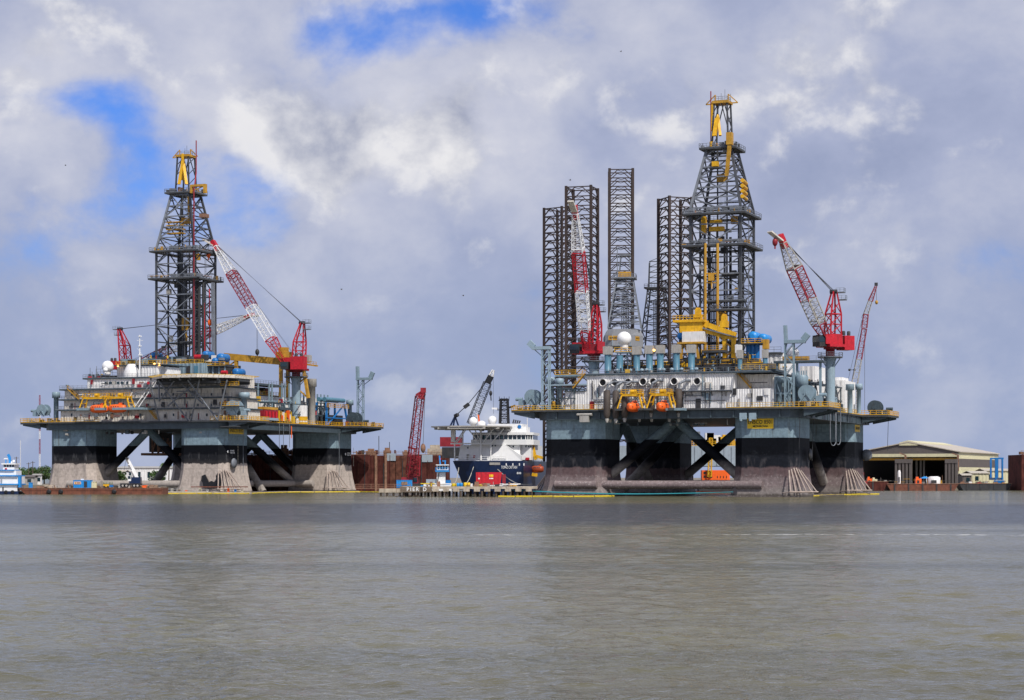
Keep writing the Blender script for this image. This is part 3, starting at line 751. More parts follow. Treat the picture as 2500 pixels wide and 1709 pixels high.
    for q in range(6): c_.beam((cx - .9 + .36 * q, cy, zb + 13), (cx - .9 + .36 * q, cy, zt), 0.06)
    c_.build('drill_line', 'cable', o)
    return o, C

def pedestal_crane(yd, label, base, zped, rped, slew, tower_top, boom_base, boom_tip, wide, tall, cols, splits, cab=-1, n_lace=40, up=(0, 0, 1), house=(6.0, 5.0, 3.2), hook=True, tower_w=3.0, eng=1, heading=None, back=False):
    """offshore pedestal crane; every point is given in the rig's own frame"""
    base = Vector(base); w = yd.world(base.x, base.y)
    o = thing('pedestal_crane', label, 'crane', (w.x, w.y, base.z), -yd.t, 'pedestal cranes on the drilling rigs')
    q = lambda p: Vector(p) - base
    zp = zped - base.z; zs = slew - base.z
    m = MB(); m.lathe((0, 0, 0), [(rped * 1.05, 0), (rped, 0.4), (rped, zp - 1.6), (rped * 1.25, zp)], 20); m.build('pedestal', 'steel_light', o)
    m = MB(); m.lathe((0, 0, 0), [(rped * 2.6, zp), (rped * 2.6, zp + 0.22)], 12); m.build('pedestal_platform', 'grating', o)
    ring = [(rped * 2.6 * math.cos(2 * PI * i / 12), rped * 2.6 * math.sin(2 * PI * i / 12), zp + 0.2) for i in range(13)]
    railing(o, ring, 'derrick_pale')
    for k in range(4):
        an = PI / 4 + k * PI / 2
        member('platform_strut', (rped * math.cos(an), rped * math.sin(an), zp - 2.2), (rped * 2.4 * math.cos(an), rped * 2.4 * math.sin(an), zp), 0.2, 'steel', o)
    m = MB(); m.lathe((0, 0, 0), [(rped * 0.95, zp + .2), (rped * 0.95, zs - .5), (rped * 1.4, zs - .5), (rped * 1.4, zs)], 18); m.build('slew_ring', 'dark_red', o)
    bb, bt, tt = q(boom_base), q(boom_tip), q(tower_top)
    bd = bt - bb; hd = Vector((bd.x, bd.y, 0)) if heading is None else Vector((*heading, 0))
    hd = unit(hd); sd = Vector((0, 0, 1)).cross(hd)        # heading, and its left side
    hl, hw, hh = house
    def hb(m_, f0, f1, s0, s1, z0, z1):
        vs = [hd * f + sd * s + Vector((0, 0, z)) for z in (z0, z1) for f, s in ((f0, s0), (f1, s0), (f1, s1), (f0, s1))]
        return m_.add(vs, [(0, 3, 2, 1), (4, 5, 6, 7), (0, 1, 5, 4), (1, 2, 6, 5), (2, 3, 7, 6), (3, 0, 4, 7)])
    m = MB(); hb(m, -hl * 0.45, hl * 0.35, -hw / 2, hw / 2, zs, zs + 0.7)
    for s_ in (-1, 1): hb(m, -hl * 0.35, hl * 0.45, s_ * hw * 0.33 - 0.15, s_ * hw * 0.33 + 0.15, zs + 0.7, zs + hh)
    m.build('turntable', 'red', o)
    m = MB(); hb(m, -hl * 0.42, hl * 0.30, -hw * 0.3, hw * 0.3, zs + 0.7, zs + hh * 0.8); m.build('winch_house', 'dark_red', o)
    m = MB(); hb(m, -hl * 0.98, -hl * 0.50, -hw * .3, hw * .3, zs - .6, zs + hh - .2) if back else hb(m, -hl * 0.75, -hl * 0.1, eng * hw * 0.55, eng * hw * 1.0, zs + 0.1, zs + hh); m.build('engine_house', 'red', o)
    m = MB()
    for k in range(2): m.lathe(hd * (-hl * (0.3 + 0.25 * k)) + sd * (eng * hw * 0.75 * (0 if back else 1)) - hd * (hl * .35 if back else 0), [(0.45, zs + hh), (0.45, zs + hh + 0.9), (0.3, zs + hh + 1.1)], 12)
    m.build('exhaust', 'dark', o)
    m = MB(); hb(m, hl * 0.38, hl * 0.72, -hw * .2, hw * .3, zs + .1, zs + 2.9) if back else hb(m, hl * 0.05, hl * 0.42, cab * hw * 0.5, cab * hw * 0.92, zs + 0.2, zs + 2.6); cb = m.build('cab', 'dark', o)
    m = MB(); hb(m, hl * 0.42, hl * 0.725, -hw * .21, hw * .31, zs + 1.2, zs + 2.5) if back else hb(m, hl * 0.10, hl * 0.425, cab * hw * 0.52, cab * hw * 0.925, zs + 1.1, zs + 2.3); m.build('cab_window', 'glass', cb)
    # gantry tower
    tz = tt.z - zs; g = MB()
    feet = [hd * f + sd * s for f, s in ((hl * 0.15, -tower_w / 2), (hl * 0.15, tower_w / 2), (-hl * 0.38, tower_w / 2), (-hl * 0.38, -tower_w / 2))]
    feet = [p + Vector((0, 0, zs + 0.7)) for p in feet]
    knee = [Vector((p.x, p.y, 0)) * 0.92 + Vector((tt.x, tt.y, 0)) * 0.25 + Vector((0, 0, zs + tz * 0.6)) for p in feet]
    top = [Vector((tt.x, tt.y, tt.z)) + Vector((p.x, p.y, 0)) * 0.28 for p in feet]
    for i in range(4):
        for a_, b_ in ((feet, knee), (knee, top)): g.beam(a_[i], b_[i], 0.36)
        j = (i + 1) % 4
        g.beam(knee[i], knee[j], 0.26); g.beam(top[i], top[j], 0.26)
        for k in range(3):
            p0, p1 = feet[i].lerp(knee[i], k / 3), feet[j].lerp(knee[j], (k + 1) / 3)
            g.beam(p0, p1, 0.18); g.beam(feet[i].lerp(knee[i], (k + 1) / 3), p1, 0.16)
        g.beam(knee[i], knee[j].lerp(top[j], 0.5), 0.16)
    g.build('gantry', 'red', o)
    m = MB(); m.lathe(tt, [(0.55, -0.9), (0.55, 0.9)], 14, 'x'); m.build('sheave', 'dark', o)
    m = MB(); back = -hd * 1.2
    for f in (0.62, 0.95):
        p = knee[2].lerp(top[2], f) + back
        m.box(p.x - 1, p.x + 1, p.y - 1, p.y + 1, p.z, p.z + 0.12)
        m.rail([(p.x - 1, p.y - 1, p.z + .1), (p.x + 1, p.y - 1, p.z + .1), (p.x + 1, p.y + 1, p.z + .1)], 1.1, 1.0, 0.07)
    m.build('gantry_platform', 'derrick_pale', o)
    # boom
    prof = [0.0] + list(splits) + [1.0]
    def wd(f): return wide * (min(1, 0.55 + f / 0.25 * 0.45) if f < 0.75 else 1 - (f - 0.75) / 0.25 * 0.55)
    def ht(f): return tall * (min(1, 0.25 + f / 0.2 * 0.75) if f < 0.75 else 1 - (f - 0.75) / 0.25 * 0.6)
    for k, c in enumerate(cols):
        f0, f1 = prof[k], prof[k + 1]; m = MB(); cuts = [f0] + [f for f in (0.22, 0.75) if f0 < f < f1] + [f1]
        for e0, e1 in zip(cuts, cuts[1:]):
            m.truss4(bb.lerp(bt, e0), bb.lerp(bt, e1), wd(e0), wd(e1), max(2, round(n_lace * (e1 - e0))), 0.25, 0.095, ht(e0), ht(e1), up)
        m.build('boom_section', c, o)
    d, s_, t_ = frame(bb, bt, up)
    m = MB(); tipw = wide * 0.5
    m.beam(bt - d * 1.5, bt + d * 2.2, tipw, tall * 0.45, up); m.build('boom_head', 'red', o)
    m = MB(); m.beam(bt + d * 0.5 - t_ * 0.3, bt + d * 3.4 + hd * 1.6 - t_ * 1.0, tipw * 1.15, 0.35, up); m.build('boom_nose', 'beige', o)
    m = MB()
    for i in (-1.5, -0.5, 0.5, 1.5):
        m.beam(tt + sd * (i * 0.4), bt + s_ * (i * 0.35) + t_ * tall * 0.2, 0.085)
    m.build('pendant_cable', 'cable', o)
    m = MB()
    for i in (-1, 1): m.beam(Vector((0, 0, zs + hh)) + sd * (i * .5), bt + s_ * (i * .3) - t_ * tall * .1, 0.06)
    m.build('hoist_rope', 'cable', o)
    if hook:
        p = bt + d * 2.6 + hd * 1.2; m = MB()
        for i in (-0.25, 0.25): m.beam(p + sd * i, p + sd * i - Vector((0, 0, hook)), 0.07)
        m.build('hoist_cable', 'cable', o)
        b_ = p - Vector((0, 0, hook)); m = MB(); m.ball(b_ - Vector((0, 0, .8)), 0.7, 12, 8, sz=1.5); m.tube(b_ - Vector((0, 0, 1.7)), b_ - Vector((0, 0, 2.5)), 0.2)
        m.build('hook_block', 'orange' if hook == 4 else ('dark_red' if hook < 6 else 'dark'), o)
    return o

def lifeboat(yd, label, p, length, beam_, axis):
    """totally enclosed survival craft: pod hull, canopy with hatch, keel and portholes"""
    w = yd.world(p[0], p[1])
    o = thing('lifeboat', label, 'lifeboat', (w.x, w.y, p[2]), -yd.t + (0 if axis == 'x' else R_(90)), 'orange lifeboats hanging in davits')
    h = beam_ * 0.95; rings = []
    n = 16; L = length
    for f, k in ((0, .10), (.04, .42), (.12, .74), (.25, .94), (.5, 1), (.75, .95), (.9, .78), (.97, .5), (1, .15)):
        ring = []
        for i in range(n):
            a = 2 * PI * i / n; c, s = math.cos(a), math.sin(a)
            yy = beam_ / 2 * k * (abs(c) ** 0.8) * (1 if c > 0 else -1)
            zz = h / 2 + (h / 2) * (0.35 + 0.65 * k) * s * (1.0 if s < 0 else 0.92)
            ring.append((-L / 2 + L * f, yy, zz))
        rings.append(ring)
    m = MB(); m.loft(rings, True, True); m.build('hull', 'orange', o)
    m = MB(); m.loft([[(x * 1.012, y * 1.04, z) for x, y, z in ((-L / 2 + .3, -beam_ * .30, h * .46), (L / 2 - .4, -beam_ * .36, h * .46), (L / 2 - .4, beam_ * .36, h * .46), (-L / 2 + .3, beam_ * .30, h * .46))],
                      [(x * 1.012, y * 1.04, z) for x, y, z in ((-L / 2 + .3, -beam_ * .30, h * .52), (L / 2 - .4, -beam_ * .36, h * .52), (L / 2 - .4, beam_ * .36, h * .52), (-L / 2 + .3, beam_ * .30, h * .52))]])
    m.build('fender_strip', 'dark', o)
    m = MB(); m.box(L * .12, L * .30, -beam_ * .2, beam_ * .2, h * .92, h * 1.12); hb_ = m.build('conning_hatch', 'orange', o)
    m = MB(); m.box(L * .115, L * .305, -beam_ * .15, beam_ * .15, h * .98, h * 1.06); m.build('hatch_window', 'glass', hb_)
    m = MB()
    for i in range(4):
        for s in (-1, 1): m.box(-L * .25 + i * L * .13, -L * .25 + i * L * .13 + .3, s * beam_ * .47 - .04, s * beam_ * .47 + .04, h * .62, h * .74)
    m.build('porthole_row', 'glass', o)
    for s in (-1, 1):
        m = MB(); m.tube((s * L * .32, 0, h * .9), (s * L * .32, 0, h * 1.0 + 1.4), .07); m.box(s * L * .32 - .2, s * L * .32 + .2, -.2, .2, h * .95, h * 1.05); m.build('hoist_cable', 'cable', o)
    return o
def davit(par, x0, x1, y0, y1, z0, z1, n=2):
    """yellow lifeboat davit: splayed legs and a railed gallery"""
    m = MB()
    for x in (x0, x1):
        s = 1 if x == x0 else -1
        m.beam((x, y0, z0), (x + s * 1.0, y0 + .4, z1), 0.34); m.beam((x, y1, z0), (x + s * 1.0, y1 - .4, z1), 0.34)
        m.beam((x + s * .5, y0 + .2, (z0 + z1) / 2), (x + s * .5, y1 - .2, (z0 + z1) / 2), 0.22)
    m.box(x0 + .8, x1 - .8, y0 + .3, y0 + .7, z1 - .1, z1 + .35); m.box(x0 + .8, x1 - .8, y1 - .7, y1 - .3, z1 - .1, z1 + .35)
    for x in (x0 + 1.0, x1 - 1.0): m.box(x - .2, x + .2, y0 - .6, y1, z1 + .35, z1 + .7)
    o = m.build('davit', 'yellow', par)
    MB().rail([(x0 + .9, y0 + .3, z1 + .35), (x1 - .9, y0 + .3, z1 + .35), (x1 - .9, y1 - .3, z1 + .35)], 1.2, 1.1, 0.11).build('davit_rail', 'yellow', o)
    m = MB(); cx = (x0 + x1) / 2; m.lathe((cx - .6, y1 - 1.0, z1 + 1.0), [(.55, 0), (.55, 1.4)], 12, 'x'); m.build('davit_winch', 'yellow', o)
    return o
def sign(par, face, pos, w, h, lines, size):
    """yellow name board; face: rotation about z of the board in its parent's frame"""
    rot = Matrix.Rotation(face, 4, 'Z')
    m = MB(); m.box(-w / 2, w / 2, -0.06, 0.0, -h / 2, h / 2); o = m.build('name_board', 'sign_yellow', par)
    o.location = pos; o.rotation_euler = (0, 0, face)
    for body, dz, sz, ww in lines: text('board_lettering', body, sz, 'ink', o, (0, -0.09, dz), (PI / 2, 0, 0), ww, 0.01, 0.012)
    return o
def floodlight(par, p, s=0.35):
    m = MB(); m.ball(p, s, 10, 6); return m.build('lit_floodlight', 'lamp_glow', par)
def guard_frame(par, corner, out, z0, z1, n=5, spread=7.0):
    """fan of bent guard pipes in front of the mooring fairlead at a column's foot"""
    o_ = Vector((*out, 0)); side = Vector((-out[1], out[0], 0)); c = Vector((*corner, 0))
    m = MB()
    for i in range(n):
        f = i / (n - 1) - .5
        m.tube(c + side * (f * spread * .45) + Vector((0, 0, z1 - abs(f) * 1.5)), c + o_ * 3.2 + side * (f * spread) + Vector((0, 0, z0)), .19, n=6)
    m.tube(c + o_ * 3.2 - side * (spread * .55) + Vector((0, 0, z0)), c + o_ * 3.2 + side * (spread * .55) + Vector((0, 0, z0)), .2, n=6)
    for f in (-.5, 0, .5): m.tube(c + o_ * 3.2 + side * (f * spread) + Vector((0, 0, z0)), c + o_ * .3 + side * (f * spread) + Vector((0, 0, z0 - .3)), .16, n=6)
    return m.build('fairlead_guard', 'growth_rod', par)

def clutter(par, n, x0, x1, y0, y1, z0, hmax, seed, mats=None, wall=False):
    """pipework, boxes and small tanks standing on a deck or fixed along a wall"""
    rnd = random.Random(seed)
    mats = mats or ['dark', 'dark', 'girder', 'steel', 'derrick_pale', 'louvre', 'grating', 'white', 'rail_yellow', 'steel_light', 'dark_red']
    for i in range(n):
        x, y = rnd.uniform(x0, x1), rnd.uniform(y0, y1); m_ = rnd.choice(mats); k = rnd.random(); h = hmax * rnd.uniform(.25, 1)
        zz = z0 + (rnd.uniform(0, hmax * .6) if wall else 0)
        if k < .32: member('pipe', (x, y, zz), (x, y, zz + h), rnd.uniform(.14, .34), m_, par, round_=True)
        elif k < .52:
            L_ = rnd.uniform(1.5, 5.5); zc = zz + h * .6
            if abs(x1 - x0) > abs(y1 - y0): member('pipe_run', (x, y, zc), (min(x + L_, x1 + 1), y, zc), rnd.uniform(.12, .3), m_, par, round_=True)
            else: member('pipe_run', (x, y, zc), (x, min(y + L_, y1 + 1), zc), rnd.uniform(.12, .3), m_, par, round_=True)
        elif k < .82: member('junction_box', (x, y, zz), (x, y, zz + min(h, 1.6)), rnd.uniform(.4, 1.2), m_, par, rnd.uniform(.3, .9) if not wall else .3)
        else: member('pressure_bottle', (x, y, zz), (x, y, zz + min(h, 2.4)), rnd.uniform(.4, 1.0) if not wall else .35, m_, par, round_=True)

def frame_grid(par, xs, ys, z0, zs, mat, w=.28, brace=True):
    """open steel module frame: posts, beams at each level, a few diagonals"""
    for x in xs:
        for y in ys: member('module_post', (x, y, z0), (x, y, zs[-1]), w, mat, par)
    for z in zs:
        for x in xs: member('module_beam', (x, ys[0], z), (x, ys[-1], z), w, mat, par)
        for y in ys: member('module_beam', (xs[0], y, z), (xs[-1], y, z), w, mat, par)
    if brace:
        for i, y in enumerate(ys[:-1]): member('module_brace', (xs[-1], y, z0 if i % 2 else zs[-1]), (xs[-1], ys[i + 1], zs[-1] if i % 2 else z0), w * .6, mat, par)
        for i, x in enumerate(xs[:-1]): member('module_brace', (x, ys[0], z0 if i % 2 else zs[-1]), (xs[i + 1], ys[0], zs[-1] if i % 2 else z0), w * .6, mat, par)
# ------------------------------------------------------------------ drilling rig on the right
Y1 = Yard(1945, 500, 21.3)
rig = Y1.empty('drilling_rig', 'larger grey drilling rig on the right, black-banded columns and yellow board reading ENSCO 8501', 'oil rig')
rig['group'] = 'semi-submersible drilling rigs'
RW, RL, RC, ZB, ZD = 66.0, 82.0, 16.0, 19.4, 21.9
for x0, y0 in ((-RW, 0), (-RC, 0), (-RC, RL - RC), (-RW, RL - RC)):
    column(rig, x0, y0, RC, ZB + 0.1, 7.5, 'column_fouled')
# horizontal bracing pipes near the water and pontoons awash below them
for y in (1.6, RL - 8): MB().tube((-RW + RC - 1, y, 2.9), (-RC + 1, y, 2.9), 1.05, n=16).build('horizontal_brace', 'pipe_fouled', rig)
MB().tube((-RW + 3.5, -0.6, 2.9), (-RW + RC - 1.2, -0.6, 2.9), 1.0, n=16).build('horizontal_brace', 'pipe_fouled', rig)
MB().tube((-RC + 1, -0.6, 2.9), (-RC + 7.5, -0.6, 2.9), 1.0, n=16).build('horizontal_brace', 'column_fouled', rig)
for x0 in (-RW - 1, -RC - 1):
    MB().box(x0, x0 + RC + 2, -2, RL + 2, -6, 0.25).build('pontoon', 'pipe_fouled', rig)
# diagonal braces
for a, b in (((-33, 8, ZB), (-RW + RC - 3, 8, 3.5)), ((-33, 8, ZB), (-RC + 1, 8, 3.5)), ((-33, RL - 8, ZB), (-RW + RC - 2, RL - 8, 3.5)), ((-33, RL - 8, ZB), (-RC + 1, RL - 8, 3.5)),
             ((-8, 41, ZB), (-8, 17, 3.5)), ((-8, 41, ZB), (-8, RL - 17, 3.5)), ((-RW + 8, 41, ZB), (-RW + 8, 17, 3.5)), ((-RW + 8, 41, ZB), (-RW + 8, RL - 17, 3.5)),
             ((-26, 41, ZB), (-8, 41, 1.5)), ((-40, 41, ZB), (-RW + 8, 41, 1.5))):
    MB().tube(a, b, 1.25, n=14).build('diagonal_brace', 'brace_paint', rig)
# deck box
MB().prism(ch_square(-RW - 1.6, 1.6, -1.4, RL + 1.4, 3.0), ZB, ZD - 0.45).build('deck_box', 'girder', rig)
for i in range(11): member('deck_stiffener', (-RW + 4.15 + i * 5.8, -1.5, ZB + 0.1), (-RW + 4.15 + i * 5.8, -1.5, ZD - 0.6), .4, 'girder', rig)
for i in range(13): member('deck_stiffener', (1.6, 3 + i * 6, ZB + 0.1), (1.6, 3 + i * 6, ZD - 0.6), .4, 'girder', rig)
deck_plate(rig, [(-RW - 2, -2.4), (2, -2.4), (2, RL + 2), (-RW - 2, RL + 2)], ZD - 0.44, ZD, 'grating', 'main_deck')
for (xa, xb, ya, yb) in ((-74.2, -RW - 2.01, -1.5, 12), (2.01, 8.2, -1.5, 12), (2.01, 9.2, RL - 14, RL + 2), (-74.2, -RW - 2.01, RL - 14, RL + 2)):
    p = deck_plate(rig, rect(xa, xb, ya, yb), ZD - 0.55, ZD, 'grating', 'winch_platform')
    s = -1 if xa < -50 else 1; xi, xo = (xb, xa) if s < 0 else (xa, xb)
    for y in (ya + .6, (ya + yb) / 2, yb - .6):
        m = MB(); m.add([(xi, y - .15, ZD - .56), (xi, y + .15, ZD - .56), (xo - s * .6, y + .15, ZD - .56), (xo - s * .6, y - .15, ZD - .56), (xi, y - .15, ZB + .3), (xi, y + .15, ZB + .3), (xo - s * .6, y + .15, ZD - 1.0), (xo - s * .6, y - .15, ZD - 1.0)],
              [(0, 1, 2, 3), (7, 6, 5, 4), (0, 3, 7, 4), (1, 5, 6, 2), (2, 6, 7, 3), (0, 4, 5, 1)])
        m.build('platform_bracket', 'girder', p)
    if s < 0: MB().rail([(xi, ya, ZD), (xo, ya, ZD), (xo, yb, ZD), (xi, yb, ZD)], 1.2, 1.5, .11).build('platform_handrail', 'yellow', p)
    else: MB().rail([(xi - 4, ya, ZD), (xo, ya, ZD), (xo, yb, ZD), (xi, yb, ZD)], 1.2, 1.5, .11).build('platform_handrail', 'yellow', p)
railing(rig, [(-RW - 2, -2.35, ZD), (-44, -2.35, ZD)], 'rail_yellow')
railing(rig, [(-17, -2.35, ZD), (-2, -2.35, ZD)], 'rail_yellow')
railing(rig, [(2, 12, ZD), (2, RL - 14, ZD)], 'rail_yellow')
# front house: white corrugated engine-room wall in steps
def wall_block(par, pxl, pxr, pyt, y0, y1, mat='white', z0=ZD, name='deckhouse', pitch=0.62, yd=Y1, sides=(0, 1, 3)):
    x0, x1, _, z1 = yd.fb(pxl, pxr, pyt, 990, y0)
    o = MB().prism(corr(rect(x0, x1, y0, y1), sides, pitch, .11), z0, z1).build(name, mat, par)
    return o, x0, x1, z1
h1, hx0, hx1, hz = wall_block(rig, 1380, 1432, 956, 2.0, 20)
h1b, *_ = wall_block(rig, 1366, 1379.5, 974, 2.6, 18)
h2, ux0, ux1, ZR = wall_block(rig, 1432.6, 1791, 914, 2.0, 24)
h3, *_ = wall_block(rig, 1792, 1886, 949, 2.0, 22)
h4, kx0, kx1, _ = wall_block(rig, 1792.5, 1890, 914, 5.2, 22, 'beige', Y1.fb(1792, 1886, 949, 990, 2.0)[3] + .01, 'upper_deckhouse')
MB().box(ux0 - .3, kx1 + .3, 1.4, 60, ZR + .01, ZR + .36).build('roof_deck', 'girder', rig)
railing(rig, [(ux0, 1.6, ZR + .36), (kx1, 1.6, ZR + .36), (kx1, 20, ZR + .36)], 'derrick_pale', t=.07)
x, _, z0, z1 = Y1.fb(1372, 1440, 905, 905, 3)
MB().box(hx0 - .2, ux0 - .2, 1.6, 10, hz + .01, hz + .25).build('roof_deck', 'girder', rig)
a = Y1.F(1358, 905, 9); b = Y1.F(1425, 905, 9)
MB().box(a.x, b.x, 8, 16, a.z - 1.6, a.z - 1.1).build('upper_walkway', 'steel', rig)
railing(rig, [(a.x, 8, a.z - 1.1), (b.x, 8, a.z - 1.1)], 'yellow', t=.11)
MB().stair(Y1.F(1400, 948, 1.0), Y1.F(1428, 912, 1.0), 0.9, 12).build('stair', 'ochre', rig)
MB().stair(Y1.F(1797, 906, 4.4), Y1.F(1834, 948, 4.4), 0.9, 12).build('stair', 'ochre', rig)
for pxl, pxr, y in ((1290, 1432, 1.0),):
    a, b = Y1.F(pxl + 52, 942, 1.2), Y1.F(pxr, 942, 1.2); MB().box(a.x, b.x, 1.0, 1.6, a.z, a.z + .35).build('cable_tray', 'steel_light', rig)
for pxl, pxr, pyt, pyb in ((1440, 1451, 980, 996), (1699, 1711, 973, 993), (1734, 1750, 966, 993)):
    x0, x1, z0, z1 = Y1.fb(pxl, pxr, pyt, 993, 1.85); MB().box(x0, x1, 1.75, 2.1, ZD, z1).build('door', 'red' if pxl == 1440 else ('dark' if pxl == 1699 else 'white'), rig)
# ventilator mouths in the wall
for px, py in ((1472, 934), (1501, 934), (1534, 933), (1570, 932), (1595, 932), (1646, 931), (1702, 931)):
    p = Y1.F(px, py, 0.9); m = MB()
    m.lathe((p.x, 0, p.z), [(.95, 0.5), (.95, 2.2)], 20, 'y', False); m.lathe((p.x, 0, p.z), [(.95, 0.5), (.85, .5), (.85, 1.6)], 20, 'y', False)
    o = m.build('air_intake', 'white', rig)
    m = MB(); m.lathe((p.x, 0, p.z), [(.84, 1.2), (.84, 1.5)], 18, 'y'); m.beam((p.x - .8, 1.15, p.z), (p.x + .8, 1.15, p.z), .08); m.beam((p.x, 1.15, p.z - .8), (p.x, 1.15, p.z + .8), .08)
    m.build('intake_grille', 'black', o)
# exhaust silencers hung over the deck edge, with bent pipes
for px, pyt, pyb, yy in ((1482, 955, 1013, -3.6), (1503.5, 956, 1014, -3.6), (1525, 955, 1012, -3.6), (1590, 952, 1000, -1.2), (1657, 952, 1000, -1.2)):
    a, b = Y1.F(px, pyt, yy), Y1.F(px, pyb, yy); m = MB()
    m.lathe((a.x, yy, 0), [(.5, b.z - .8), (.85, b.z), (.85, a.z), (.4, a.z + .3)], 16)
    o = m.build('exhaust_silencer', 'exhaust_brown', rig)
    m = MB(); m.pipe([(a.x, yy, a.z + .2), (a.x + .2, yy, a.z + 1.6), (a.x + 1.2, yy + 1.2, a.z + 2.4), (a.x + 2.0, 2.1, a.z + 2.5)], .32); m.build('exhaust_pipe', 'derrick_pale', o)
    m = MB(); m.lathe((a.x, yy, 0), [(.3, b.z - 1.9), (.5, b.z - 1.0), (.25, b.z - .8)], 12); m.build('drain_pot', 'louvre', o)
for i, px in enumerate((1540, 1556, 1575, 1597, 1612, 1630, 1668, 1784)):
    a = Y1.F(px, 985, .6); b = Y1.F(px + 9, 915, 1.5)
    member('wall_pipe', a, b, .22, 'derrick_pale', rig, round_=True)
for px, py in ((1561, 1021), (1591, 1021), (1634, 1021), (1657, 1021), (1490, 1023)):
    p = Y1.F(px, py, 1.0); m = MB(); m.lathe(p, [(.3, -.9), (.5, 0), (.25, .9)], 10); m.build('deck_drain', 'louvre', rig)
p = Y1.F(1427, 1018, -2.2); m = MB(); m.tube(p + Vector((-2, 0, .6)), p + Vector((2, 0, .6)), .35); m.box(p.x - 1.2, p.x + 1.2, -2.6, -1.8, p.z - 1.3, p.z + .3); m.build('hose_reel', 'louvre', rig)
# exhaust stacks with square silencer heads on the roof
for px, top, head, yy in ((1484, 866, 1, 7), (1513, 868, 0, 7.5), (1554.5, 866, 1, 8), (1585.5, 864, 1, 8), (1612, 863, 1, 8), (1651.5, 862, 1, 8), (1688, 862, 1, 8), (1806.5, 875, 1, 9), (1868, 874, 1, 11)):
    a = Y1.F(px, top, yy); m = MB(); rr = .86 if px < 1800 else .6
    m.lathe((a.x, yy, 0), [(rr, ZR + .36), (rr, ZR + 1.2), (rr * 1.06, ZR + 1.25), (rr * 1.06, ZR + 1.4), (rr, ZR + 1.45), (rr, a.z)], 18)
    o = m.build('exhaust_stack', 'stack_blue', rig)
    if head:
        m = MB(); k = rr * 1.18; m.box(a.x - k, a.x + k, yy - k, yy + k, a.z, a.z + 2.1); m.build('stack_head', 'louvre', o)
for i, px in enumerate((1507, 1540, 1567, 1579, 1611, 1620, 1640, 1664, 1700)):
    p = Y1.F(px, 903, 3.2); m = MB(); m.lathe((p.x, 3.2, ZR + .36), [(.35, 0), (.35, .6), (.55, .6), (.5, 1.1), (.15, 1.35)], 12); m.build('deck_ventilator', 'steel_light', rig)
# radome on a yellow-railed tower
c = Y1.F(1524, 827, 10); radome(rig, c, 1.85)
m = MB(); 
for dx in (-1.4, 1.4):
    for dy in (-1.4, 1.4): m.beam((c.x + dx, 10 + dy, ZR), (c.x + dx, 10 + dy, c.z - 3.6), .2)
m.box(c.x - 2, c.x + 2, 8, 12, c.z - 3.7, c.z - 3.5); m.beam((c.x - 1.4, 8.6, ZR), (c.x + 1.4, 8.6, c.z - 3.6), .16)
m.build('radome_tower', 'steel', rig)
railing(rig, [(c.x - 2, 8, c.z - 3.5), (c.x + 2, 8, c.z - 3.5), (c.x + 2, 12, c.z - 3.5)], 'yellow', t=.12)
for dx in (-1.0, .1, 1.0): member('radome_leg', (c.x + dx, 9.6, c.z - 3.5), (c.x + dx * .8, 9.8, c.z - 1.6), .22, 'white', rig)
# lower machinery behind the stacks
random.seed(5)
for i in range(26):
    px = 1478 + random.random() * 330; yy = 11 + random.random() * 10; p = Y1.F(px, 900, yy); hgt = .8 + random.random() * 2.4; w_ = .6 + random.random() * 1.8
    slip(rig, (p.x, yy, ZR + .36), w_, 1.2, hgt, random.choice(['dark', 'yellow', 'rail_yellow', 'steel', 'louvre', 'girder', 'dark_red']), 'machinery_skid')
MB().box(ux0 + 5, kx1 - 4, 14, 24, ZR + .37, ZR + 3.0).build('machinery_house', 'dark', rig)
railing(rig, [(ux0 + 5, 14, ZR + 3.0), (kx1 - 4, 14, ZR + 3.0)], 'ochre', t=.07)
# drill-floor substructure and derrick
dx1 = Y1.F(1808, 600, 30).x; DA = 13.6; dx0 = dx1 - DA
zq = lambda py: Y1.F(1750, py, 30).z
MB().box(dx0 - 5, dx1 + 5, 25, 50, ZR + .37, zq(884)).build('drill_floor_house', 'dark', rig)
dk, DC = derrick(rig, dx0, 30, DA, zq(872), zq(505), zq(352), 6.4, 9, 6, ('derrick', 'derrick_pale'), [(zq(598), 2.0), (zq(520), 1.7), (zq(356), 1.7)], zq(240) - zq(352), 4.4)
cx, cy = dx0 + DA / 2, 30 + DA / 2
for z, y_, xx0, xx1 in ((zq(735), 29, 2, DA + 1.5), (zq(757), 28.5, 4, DA + 2.5)):
    MB().box(dx0 + xx0 + 2, dx0 + xx1, y_ - 1, y_ + 2, z - .4, z).build('derrick_walkway', 'grating', rig)
    railing(rig, [(dx0 + xx0 + 2, y_ - 1, z), (dx0 + xx1, y_ - 1, z), (dx0 + xx1, y_ + 2, z)], 'derrick_pale')
member('crown_mast', (cx - 2.6, cy - 2, zq(352)), (cx - 2.6, cy - 2, zq(213)), .3, 'dark_red', rig, round_=True)
